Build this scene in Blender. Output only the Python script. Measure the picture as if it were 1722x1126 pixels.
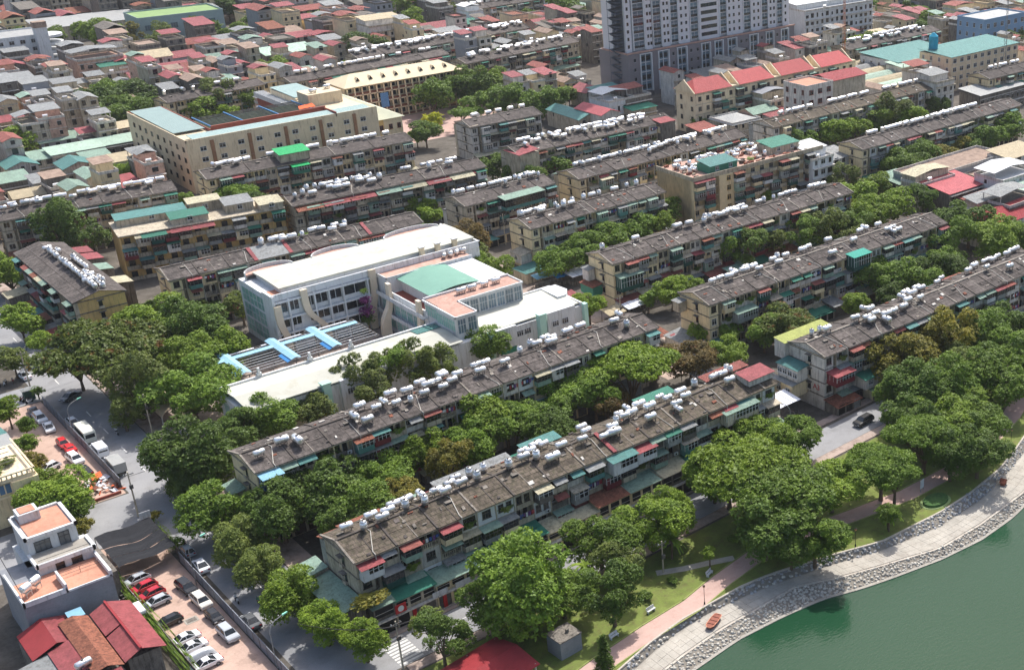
import bpy, math, random
from mathutils import Vector, Matrix, noise

S = bpy.context.scene
for o in list(bpy.data.objects): bpy.data.objects.remove(o)
C = S.collection
rnd = random.Random(11)

# ---- camera: a drone about 118 m up; x runs along the apartment rows, y away from the lake ----
cam_d = bpy.data.cameras.new('drone_camera'); cam_o = bpy.data.objects.new('drone_camera', cam_d); C.objects.link(cam_o)
ROT = Matrix([[0.723209, 0.292548, -0.625607], [-0.690589, 0.296628, -0.65962], [-0.007398, 0.909081, 0.416554]])
cam_o.matrix_world = Matrix.Translation((0, 0, 118.0)) @ ROT.to_4x4()
cam_d.sensor_fit = 'HORIZONTAL'; cam_d.sensor_width = 36.0
cam_d.lens = 2138.645 / 1722 * 36.0
cam_d.shift_x = (861 - 1337.92) / 1722
cam_d.shift_y = (602.02 - 563) / 1722
cam_d.clip_start = 1.0; cam_d.clip_end = 8000
S.camera = cam_o

# ---- daylight ----
SUN_DIR = Vector((0.60, 0.40, 1.0)).normalized()
W = bpy.data.worlds.new('World'); S.world = W; W.use_nodes = True
wn = W.node_tree; wn.nodes.clear()
sky = wn.nodes.new('ShaderNodeTexSky'); sky.sky_type = 'NISHITA'; sky.sun_disc = False
sky.sun_elevation = math.asin(SUN_DIR.z); sky.sun_rotation = math.atan2(SUN_DIR.x, SUN_DIR.y)
sky.air_density = 1.0; sky.dust_density = 3.5; sky.ozone_density = 1.0
bg = wn.nodes.new('ShaderNodeBackground'); bg.inputs[1].default_value = 0.15
wo = wn.nodes.new('ShaderNodeOutputWorld')
wn.links.new(sky.outputs[0], bg.inputs[0]); wn.links.new(bg.outputs[0], wo.inputs[0])
sl = bpy.data.lights.new('sun', 'SUN'); sl.energy = 3.6; sl.angle = math.radians(0.6); sl.color = (1.0, 0.975, 0.94)
so = bpy.data.objects.new('sun', sl); C.objects.link(so); so.location = SUN_DIR * 500
so.rotation_euler = SUN_DIR.to_track_quat('Z', 'Y').to_euler()
S.view_settings.view_transform = 'Standard'; S.view_settings.look = 'None'
S.view_settings.exposure = 0.48; S.view_settings.gamma = 1.0; S.view_settings.use_curve_mapping = False
S.render.engine = 'CYCLES'; S.cycles.max_bounces = 5; S.cycles.diffuse_bounces = 3; S.cycles.glossy_bounces = 2
S.cycles.transparent_max_bounces = 4; S.cycles.use_denoising = True

# ---- materials ----
MATS = {}
def srgb(r, g, b):
    f = lambda c: (c/255/12.92) if c/255 <= .04045 else ((c/255+.055)/1.055)**2.4
    return (f(r), f(g), f(b))
def mat(key, col, rough=.85, var=.25, scale=.6, fine=6.0, stain=None, stain_amt=.5, streak=0.0, corr=0.0, tiles=None, metal=0.0, bump=0.0, rand=.12, spec=.3, emit=None):
    """weathered surface: blotches and fine grain in world space, optional rain streaks, corrugation relief"""
    if key in MATS: return MATS[key]
    m = bpy.data.materials.new(key); m.use_nodes = True; MATS[key] = m
    nt = m.node_tree; N = nt.nodes; L = nt.links; N.clear()
    out = N.new('ShaderNodeOutputMaterial'); p = N.new('ShaderNodeBsdfPrincipled'); L.new(p.outputs[0], out.inputs[0])
    p.inputs['Roughness'].default_value = rough; p.inputs['Metallic'].default_value = metal
    p.inputs['Specular IOR Level'].default_value = spec
    geo = N.new('ShaderNodeNewGeometry')
    def noise_(sc, det=3, vec=None, rgh=.6):
        n = N.new('ShaderNodeTexNoise'); n.inputs['Scale'].default_value = sc; n.inputs['Detail'].default_value = det; n.inputs['Roughness'].default_value = rgh
        L.new(vec or geo.outputs['Position'], n.inputs['Vector']); return n.outputs['Fac']
    def rng(sock, a, b, c, d):
        r = N.new('ShaderNodeMapRange'); r.inputs[1].default_value = a; r.inputs[2].default_value = b; r.inputs[3].default_value = c; r.inputs[4].default_value = d
        L.new(sock, r.inputs[0]); return r.outputs[0]
    def mul(a, b):
        x = N.new('ShaderNodeMath'); x.operation = 'MULTIPLY'; L.new(a, x.inputs[0]); L.new(b, x.inputs[1]); return x.outputs[0]
    big = rng(noise_(scale, 4), .3, .7, 1-var, 1+var*.7)
    fin = rng(noise_(fine, 2), .25, .75, 1-var*.6, 1+var*.5)
    oi = N.new('ShaderNodeObjectInfo')
    v = mul(mul(big, fin), rng(oi.outputs['Random'], 0, 1, 1-rand, 1+rand))
    base = N.new('ShaderNodeRGB'); base.outputs[0].default_value = (*col, 1)
    cs = base.outputs[0]
    if stain:
        mp = N.new('ShaderNodeMapping'); mp.inputs['Scale'].default_value = (1.3, 1.3, .16 if streak else 1.3)
        L.new(geo.outputs['Position'], mp.inputs[0])
        f1 = rng(noise_(1.6 if streak else scale*1.7, 4, mp.outputs[0], .7), .62-stain_amt*.32, .78-stain_amt*.12, 0, min(1, .45+stain_amt))
        mx = N.new('ShaderNodeMix'); mx.data_type = 'RGBA'; L.new(f1, mx.inputs[0]); L.new(cs, mx.inputs[6]); mx.inputs[7].default_value = (*stain, 1); cs = mx.outputs[2]
    if tiles:
        tc2 = N.new('ShaderNodeTexCoord'); br = N.new('ShaderNodeTexBrick'); br.inputs['Scale'].default_value = 1; br.inputs['Brick Width'].default_value = tiles[0]; br.inputs['Row Height'].default_value = tiles[1]
        br.inputs['Mortar Size'].default_value = .07; br.inputs['Color1'].default_value = (1,1,1,1); br.inputs['Color2'].default_value = (.72,.72,.72,1); br.inputs['Mortar'].default_value = (.5,.5,.5,1); br.inputs['Mortar Smooth'].default_value = .4
        L.new(tc2.outputs['Object'], br.inputs['Vector']); mt = N.new('ShaderNodeMix'); mt.data_type = 'RGBA'; mt.blend_type = 'MULTIPLY'; mt.inputs[0].default_value = tiles[2]
        L.new(cs, mt.inputs[6]); L.new(br.outputs['Color'], mt.inputs[7]); cs = mt.outputs[2]
    vm = N.new('ShaderNodeVectorMath'); vm.operation = 'SCALE'; L.new(cs, vm.inputs[0]); L.new(v, vm.inputs['Scale'])
    L.new(vm.outputs[0], p.inputs['Base Color'])
    h = None
    if corr:
        tc = N.new('ShaderNodeTexCoord'); w = N.new('ShaderNodeTexWave'); w.bands_direction = 'X'; w.inputs['Scale'].default_value = corr
        L.new(tc.outputs['Object'], w.inputs['Vector']); h = w.outputs['Fac']; bd = .06
    elif bump: h = noise_(fine, 3); bd = bump
    if h:
        b = N.new('ShaderNodeBump'); b.inputs['Distance'].default_value = bd; b.inputs['Strength'].default_value = .8
        L.new(h, b.inputs['Height']); L.new(b.outputs[0], p.inputs['Normal'])
    if emit: p.inputs['Emission Color'].default_value = (*emit, 1); p.inputs['Emission Strength'].default_value = 1
    return m
BLACKISH = srgb(52, 48, 42)
m_panel = mat('weathered_cement_sheet', srgb(106, 98, 93), .95, .32, .5, 7, stain=srgb(66, 60, 56), stain_amt=.6, bump=.05, tiles=(1.15, .9, .8), rand=.2)
m_panel2 = mat('weathered_cement_sheet_mossy', srgb(114, 102, 90), .95, .4, .8, 7, stain=srgb(74, 72, 52), stain_amt=.65, bump=.05, tiles=(1.1, .85, 1), rand=.15)
m_ribd = mat('dark_cement_rib', srgb(86, 79, 73), .9, .3, 1, 8)
m_rib = mat('cement_rib', srgb(146, 138, 128), .9, .3, 1, 8, stain=srgb(105, 96, 84), stain_amt=.6)
m_conc = mat('stained_concrete', srgb(186, 174, 152), .92, .25, .5, 5, stain=srgb(92,85,76), stain_amt=.45, streak=1)
m_conc_d = mat('dark_concrete', srgb(126, 119, 110), .92, .3, .5, 5, stain=BLACKISH, stain_amt=.55, streak=1)
m_yel = mat('yellow_limewash', srgb(222, 202, 162), .9, .16, .4, 5, stain=srgb(140, 124, 98), stain_amt=.3, streak=1)
m_yel2 = mat('ochre_limewash', srgb(214, 180, 118), .9, .16, .4, 5, stain=srgb(132, 110, 78), stain_amt=.34, streak=1)
m_pale = mat('pale_grey_render', srgb(206, 200, 190), .9, .2, .4, 5, stain=srgb(120, 112, 104), stain_amt=.45, streak=1)
m_white = mat('white_paint', srgb(208, 209, 208), .7, .08, .3, 4, stain=srgb(150, 146, 138), stain_amt=.35, streak=1)
m_whitew = mat('white_wall', srgb(206, 207, 206), .7, .1, .3, 4, stain=srgb(150, 145, 140), stain_amt=.3, streak=1)
m_cream = mat('cream_wall', srgb(222, 204, 172), .8, .1, .3, 4, stain=srgb(150, 120, 90), stain_amt=.3, streak=1)
m_red = mat('red_sheet', srgb(158, 80, 82), .6, .28, .8, 3, stain=srgb(125, 66, 58), stain_amt=.35, corr=3.0)
m_redt = mat('orange_red_tile', srgb(160, 96, 86), .8, .25, .8, 6, stain=srgb(110, 62, 50), stain_amt=.4, corr=4)
m_rust = mat('rusty_sheet', srgb(158, 100, 78), .85, .35, 1.2, 6, stain=srgb(96, 62, 50), stain_amt=.6, corr=3)
m_green = mat('green_sheet', srgb(58, 128, 106), .55, .12, .8, 3, stain=srgb(50, 100, 82), stain_amt=.3, corr=3)
m_sage = mat('sage_sheet', srgb(142, 168, 150), .65, .18, .8, 3, stain=srgb(108, 122, 108), stain_amt=.45, corr=3)
m_teal = mat('teal_sheet', srgb(88, 140, 134), .6, .15, .8, 3, stain=srgb(80, 108, 102), stain_amt=.4, corr=3)
m_beige = mat('beige_sheet', srgb(198, 190, 160), .75, .2, .8, 3, stain=srgb(140, 130, 105), stain_amt=.45, corr=3)
m_gsheet = mat('grey_sheet', srgb(150, 152, 150), .6, .2, .8, 3, stain=srgb(105, 100, 94), stain_amt=.45, corr=3)
m_tarp = mat('white_tarp', srgb(220, 222, 228), .7, .12, 1, 4, bump=.1)
m_bright = mat('bright_green_sheet', srgb(30, 176, 100), .6, .1, .8, 3, corr=3)
m_blue = mat('blue_sheet', srgb(70, 130, 180), .6, .12, .8, 3, corr=3)
m_ltblue = mat('light_blue_sheet', srgb(150, 200, 222), .6, .08, .8, 3, corr=3)
m_magenta = mat('magenta_sheet', srgb(176, 84, 110), .6, .12, .8, 3, corr=3)
m_glass = mat('dark_window_glass', (.018, .022, .026), .15, .4, 1.5, 3, spec=.6, rand=.4)
m_glassb = mat('bluish_window_glass', srgb(96, 118, 130), .2, .25, 1.2, 3, spec=.6, rand=.25)
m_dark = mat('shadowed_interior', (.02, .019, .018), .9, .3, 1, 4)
m_wood = mat('old_wood', srgb(66, 54, 46), .85, .25, 1, 5)
m_iron = mat('old_iron', srgb(96, 94, 90), .7, .3, 1, 5, stain=srgb(92, 64, 50), stain_amt=.4)
m_steel = mat('stainless_steel', (.86, .85, .83), .34, .2, 1.3, 7, stain=srgb(150,140,126), stain_amt=.3, metal=.8, rand=.2, spec=.5)
m_tankd = mat('tank_stand', srgb(88, 82, 78), .7, .2, 2, 5)
m_pvc = mat('pale_pipe', srgb(196, 190, 178), .7, .2, 2, 5)
m_asph = mat('asphalt', (.29, .288, .29), .93, .14, .12, 5, stain=(.22, .215, .21), stain_amt=.35, bump=.01, rand=0)
m_ground = mat('trodden_ground', srgb(98, 92, 84), .95, .35, .15, 2, stain=srgb(72, 66, 56), stain_amt=.5, rand=0)
m_lot = mat('brick_paved_lot', srgb(186, 158, 142), .92, .14, .2, 3, stain=srgb(150, 126, 110), stain_amt=.35, rand=0)
m_pave = mat('pavement_tiles', srgb(172, 154, 142), .92, .2, .25, 3, stain=srgb(124, 108, 98), stain_amt=.45, rand=0)
m_pink = mat('pink_path_paving', srgb(188, 158, 146), .9, .1, .2, 4, stain=srgb(168, 132, 120), stain_amt=.3, rand=0)
m_grassm = mat('lawn', srgb(112, 124, 60), .95, .28, .35, 5, stain=srgb(104, 98, 62), stain_amt=.45, rand=0)
m_soil = mat('shaded_soil', srgb(96, 84, 68), .95, .3, .3, 3, stain=srgb(66, 76, 42), stain_amt=.5, rand=0)
m_kerb = mat('kerb_stone', srgb(190, 180, 166), .9, .2, .4, 4)
m_slab = mat('bank_concrete', srgb(168, 162, 151), .92, .16, .3, 3, stain=srgb(150, 142, 130), stain_amt=.4, rand=.1)
m_stone = mat('pale_bank_stone', srgb(184, 179, 168), .9, .3, 1.5, 3, rand=.1)
m_stoned = mat('dark_bank_stone', srgb(166, 166, 166), .9, .4, 1.8, 3, stain=srgb(92, 92, 92), stain_amt=.5)
m_mortar = mat('bank_mortar', srgb(134, 127, 116), .95, .2, .6, 3)
m_terra = mat('terracotta_tiles', srgb(196, 140, 116), .85, .15, .5, 4, stain=srgb(186, 112, 84), stain_amt=.3)
m_pinkroof = mat('worn_pink_terrace', srgb(192, 156, 140), .85, .2, .5, 4, stain=srgb(180, 130, 112), stain_amt=.5)
m_roofw = mat('cream_membrane_roof', srgb(190, 189, 176), .8, .06, .2, 2, stain=srgb(172, 166, 146), stain_amt=.3)
m_brickred = mat('brick_red_paint', srgb(150, 82, 68), .85, .2, .5, 4)
m_ply = mat('tower_light_grey', srgb(226, 224, 224), .8, .06, .2, 3)
m_pld = mat('tower_dark_grey', srgb(136, 129, 130), .8, .08, .2, 3)
m_bgrey = mat('blue_grey_render', srgb(142, 144, 148), .85, .12, .3, 3, stain=srgb(120, 124, 130), stain_amt=.3)
m_green_g = mat('green_tinted_glass', srgb(130, 176, 164), .3, .15, 1, 3, spec=.5)
m_net = mat('black_shade_net', srgb(38, 39, 43), .9, .15, 1.5, 8, bump=.1)
m_rubber = mat('rubber', (.02, .02, .02), .8, .1)
m_orange = mat('orange_cloth', srgb(224, 104, 58), .8, .15, 2, 6)
m_cloth = [mat('cloth_%s' % n, srgb(*c), .9, .2, 2, 6) for n, c in (('white', (214, 214, 214)), ('blue', (70, 96, 150)), ('red', (160, 60, 64)), ('purple', (110, 70, 120)), ('green', (70, 120, 90)))]
def paint(key, c, rough=.25): return mat(key, srgb(*c), rough, .04, 1, 3, spec=.6, rand=.05)

# ---- mesh building ----
class MB:
    def __init__(s): s.v = []; s.f = []; s.m = []; s.mi = 0
    def add(s, vs, fs, m=None):
        b = len(s.v); s.v.extend(vs); s.f.extend([tuple(b+i for i in f) for f in fs]); s.m.extend([s.mi if m is None else m]*len(fs)); return s
    def box(s, x0, y0, z0, x1, y1, z1, m=None):
        return s.add([(x0,y0,z0),(x1,y0,z0),(x1,y1,z0),(x0,y1,z0),(x0,y0,z1),(x1,y0,z1),(x1,y1,z1),(x0,y1,z1)],
              [(0,3,2,1),(4,5,6,7),(0,1,5,4),(1,2,6,5),(2,3,7,6),(3,0,4,7)], m)
    def hexa(s, b, t, m=None):
        return s.add(list(b)+list(t), [(0,3,2,1),(4,5,6,7),(0,1,5,4),(1,2,6,5),(2,3,7,6),(3,0,4,7)], m)
    def sheet(s, pts, th=.06, m=None):
        return s.hexa([(x,y,z-th) for x,y,z in pts], pts, m)
    def quad(s, pts, m=None): return s.add(list(pts), [tuple(range(len(pts)))], m)
    def prism(s, poly, z0, z1, m=None):
        n = len(poly)
        return s.add([(x,y,z0) for x,y in poly]+[(x,y,z1) for x,y in poly], [tuple(range(n-1,-1,-1)), tuple(range(n,2*n))]+[(i,(i+1)%n,n+(i+1)%n,n+i) for i in range(n)], m)
    def extr(s, poly, a, b, axis, m=None):
        """poly in the plane across the axis, extruded from a to b"""
        n = len(poly)
        P = (lambda u, w, t: (t, u, w)) if axis == 'x' else (lambda u, w, t: (u, t, w))
        return s.add([P(u,w,a) for u,w in poly]+[P(u,w,b) for u,w in poly], [tuple(range(n)), tuple(range(2*n-1,n-1,-1))]+[(i,n+i,n+(i+1)%n,(i+1)%n) for i in range(n)], m)
    def cyl(s, p, q, r0, r1=None, n=8, m=None, caps=True):
        p = Vector(p); q = Vector(q); r1 = r0 if r1 is None else r1
        d = (q-p).normalized(); a = d.orthogonal().normalized(); b = d.cross(a)
        vs = []
        for c, r in ((p, r0), (q, r1)):
            for i in range(n):
                t = 2*math.pi*i/n; vs.append(tuple(c + a*math.cos(t)*r + b*math.sin(t)*r))
        fs = [(i,(i+1)%n,n+(i+1)%n,n+i) for i in range(n)]
        if caps: fs += [tuple(range(n-1,-1,-1)), tuple(range(n,2*n))]
        return s.add(vs, fs, m)
    def tube(s, pts, r, n=6, m=None):
        for a, b in zip(pts, pts[1:]): s.cyl(a, b, r, r, n, m, True)
        return s
    def sph(s, c, r, n=8, k=5, m=None, sz=1.0):
        vs = []; fs = []
        for j in range(1, k):
            for i in range(n):
                a, t = math.pi*j/k, 2*math.pi*i/n
                vs.append((c[0]+r*math.sin(a)*math.cos(t), c[1]+r*math.sin(a)*math.sin(t), c[2]+r*sz*math.cos(a)))
        vs += [(c[0],c[1],c[2]+r*sz),(c[0],c[1],c[2]-r*sz)]; T, B = len(vs)-2, len(vs)-1
        for j in range(k-2):
            for i in range(n): fs.append((j*n+i,(j+1)*n+i,(j+1)*n+(i+1)%n,j*n+(i+1)%n))
        for i in range(n): fs.append((i,(i+1)%n,T)); fs.append(((k-2)*n+(i+1)%n,(k-2)*n+i,B))
        return s.add(vs, fs, m)
    def mesh(s, name, mats, smooth=False):
        me = bpy.data.meshes.new(name); me.from_pydata(s.v, [], s.f)
        for m in (mats if isinstance(mats, (list, tuple)) else [mats]): me.materials.append(m)
        me.polygons.foreach_set('material_index', s.m)
        if smooth: me.polygons.foreach_set('use_smooth', [True]*len(s.f))
        me.update(); return me
def ob(name, me, parent=None, loc=(0,0,0), rz=0.0, sc=None, **kw):
    o = bpy.data.objects.new(name, me); C.objects.link(o)
    if parent: o.parent = parent
    o.location = loc
    if rz: o.rotation_euler = (0, 0, rz)
    if sc: o.scale = sc if isinstance(sc, (tuple, list)) else (sc, sc, sc)
    for k, v in kw.items(): o[k] = v
    return o
def thing(name, label, cat, loc=(0,0,0), rz=0.0, group=None):
    o = ob(name, None, None, loc, rz, label=label, category=cat)
    if group: o['group'] = group
    return o
def struct(name, me, **kw): return ob(name, me, kind='structure', **kw)
LIB = {}
def lib(key, fn):
    if key not in LIB: LIB[key] = fn()
    return LIB[key]
ORD = ['first','second','third','fourth','fifth','sixth','seventh','eighth','ninth','tenth','eleventh','twelfth']
def ordn(k): return ORD[k] if k < 12 else ('%dth' % (k+1))

# ---- where things stand, in metres ----
BLOCKS = [
  ["A1", 62.1, 161.2, 86.2, 10.2, 0.6, 12, "grey", "long mossy-roofed block nearest the lake, green and cream sheds along its foot", "the apartment block nearest the lake"],
  ["A2", 62.6, 198.3, 86.4, 10.2, 1.0, 12, "yellow", "long apartment block with a bright blue box balcony on its left corner", "the block with the blue corner balcony"],
  ["A3", 163.7, 164.2, 78, 10.2, 0.2, 12, "pale", "apartment block with red lettering on its pale grey gable beside the lakeside road", "the block with the lettered pale gable"],
  ["C", 164.9, 201.5, 80, 10.2, -0.2, 12, "yellow", "yellow gabled apartment block with dark hooded gable windows, second row from the lettered gable", "the yellow gabled block with ivy hoods"],
  ["D", 165.2, 237.6, 81.5, 10.0, -0.4, 12, "yellow", "yellow apartment block whose near corner carries a dark green box balcony", "the block with the dark green corner balcony"],
  ["E", 165.7, 273.6, 44.5, 10.2, 1.2, 12, "yellow", "short yellow block with two gable windows behind the blue and white market tarps", "the short yellow block behind the market tarps"],
  ["F", 163.4, 302.5, 29.5, 10.2, 2, 12, "grey", "short dark block with a big green lean-to on its right half", "the short block with the green lean-to"],
  ["G", 200.2, 301.8, 66.5, 10.2, 1.6, 12, "yellow", "apartment block with a yellow gable and many tanks behind the short yellow block", "the tank-covered block in the centre"],
  ["Hh", 85.2, 301.8, 63, 10.2, -3, 12, "yellow", "apartment block right behind the white school with a pale patch in its dark roof", "the block right behind the white school"],
  ["I", 129.5, 334.6, 57.5, 10.5, -3.5, 12.5, "grey", "dark apartment block with red, green and beige awnings in one strip under its eaves", "the block with the multicoloured awning strip"],
  ["J", 123.2, 378.9, 64, 10.2, -2.6, 12, "yellow", "apartment block in front of the beige building with a bright green roof shelter", "the block with the bright green shelter"],
  ["K", 209.2, 377.1, 27, 10.2, -2, 12, "pale", "short pale block standing in front of the cream school yard", "the short pale block by the cream school yard"],
  ["L", 202.3, 337.3, 60.5, 10.5, -0.6, 12, "grey", "apartment block with red roofed boxes at both of its ends", "the block with red boxes at both ends"],
  ["M", 280.3, 305.2, 79.5, 10.2, 0.2, 12, "pale", "apartment block below the grey tower houses with a mossy left end", "the mossy-ended block below the tower houses"],
  ["N", 281.2, 265.6, 81.3, 10.2, 0.6, 12, "yellow", "far right apartment block between two belts of trees", "the block between the two tree belts"],
  ["O", 388, 300.5, 45, 10.2, 0, 12, "yellow", "apartment block with stained yellow gable at the upper right edge", "the block at the upper right edge"],
  ["P", 196.2, 487, 71, 10.2, 5, 12, "grey", "apartment block whose tank-lined roof shows behind the long cream roof", "the block behind the long cream roof"],
  ["Q", 150.2, 487, 38, 10.2, 8, 12, "yellow", "low dark roofed block behind the big tree left of the beige building", "the dark roofed block behind the big tree"],
  ["R", 69, 379.1, 44, 10.2, -6, 12, "grey", "apartment block at the left side with trees in front of both ends", "the left block behind the trees"],
  ["R2", 22, 386, 45, 10.2, -3, 12, "grey", "apartment block cut off by the left edge of the photo", "the block cut off at the left edge"],
  ["U1", 262, 470, 60, 10.2, 6, 12, "grey", "dark apartment block left of the high-rise with tanks and a beige end", "the dark block left of the high-rise"],
  ["U2", 236, 512, 90, 10.2, 6, 12, "grey", "far apartment block with a white line of tanks left of the high-rise", "the far tank-lined block left of the high-rise"],
  ["U3", 395, 382, 62, 10.2, 2, 11, "grey", "dark apartment block right of the high-rise base with crowded tanks", "the crowded dark block right of the high-rise"],
  ["U4", 330, 585, 95, 10.2, 4, 12, "pale", "far apartment block right of the high-rise top", "the far block behind the high-rise"]]
TREE_PLACES = ["by the school gate","on the right pavement of the main street","between the two nearest long blocks","along the back of the white school","at the foot of the nearest block","in the lakeside park","beside the lettered gable","behind the lettered gable block","behind the ivy hood block","behind the dark green balcony block","on the right side of the white school","in the alleys of the middle rows","behind the white school","by the left end of the white school roof","around the left street junction","beside the yellow villa","in the belt below the beige building","among the low houses on the left","behind the beige building","around the cream school","between the centre blocks","in the tree belt at the right","below the mossy-ended block","near the yellow red-roofed block","in the far right corner","among the far upper houses","along the far top edge","around the green roofed hall"]
HOUSE_PLACES = ["left of the beige building","in the upper left quarter","behind the beige building","behind the cream school","at the upper left centre","left of the high-rise","before the high-rise stairs","below the yellow red-roofed block","in the right tree belt","at the right edge","right of the high-rise","in the upper right corner"]
ROOF_WORDS = {"red":"red sheet roof","redt":"orange-red tiled roof","grey":"grey roof","sage":"sage green roof","palegreen":"pale green sheet roof","beige":"beige roof","teal":"teal sheet roof","white":"white flat roof","green":"green sheet roof","redl":"pinkish red sheet roof","tealr":"long teal roof","whiteg":"light grey hip roof","bluegrey":"blue-grey roof","beigel":"pale beige sheet roof","browns":"stained brown flat roof","whitew":"white parapet roof","redr":"deep red gabled roof","magenta":"magenta sheet roof"}
HOUSE_WORDS = {"t":"tall narrow house","g":"gabled house","l":"lean-to roofed house","f":"long flat building","p":"small hip roofed building","long":"narrow long shed"}
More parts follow.
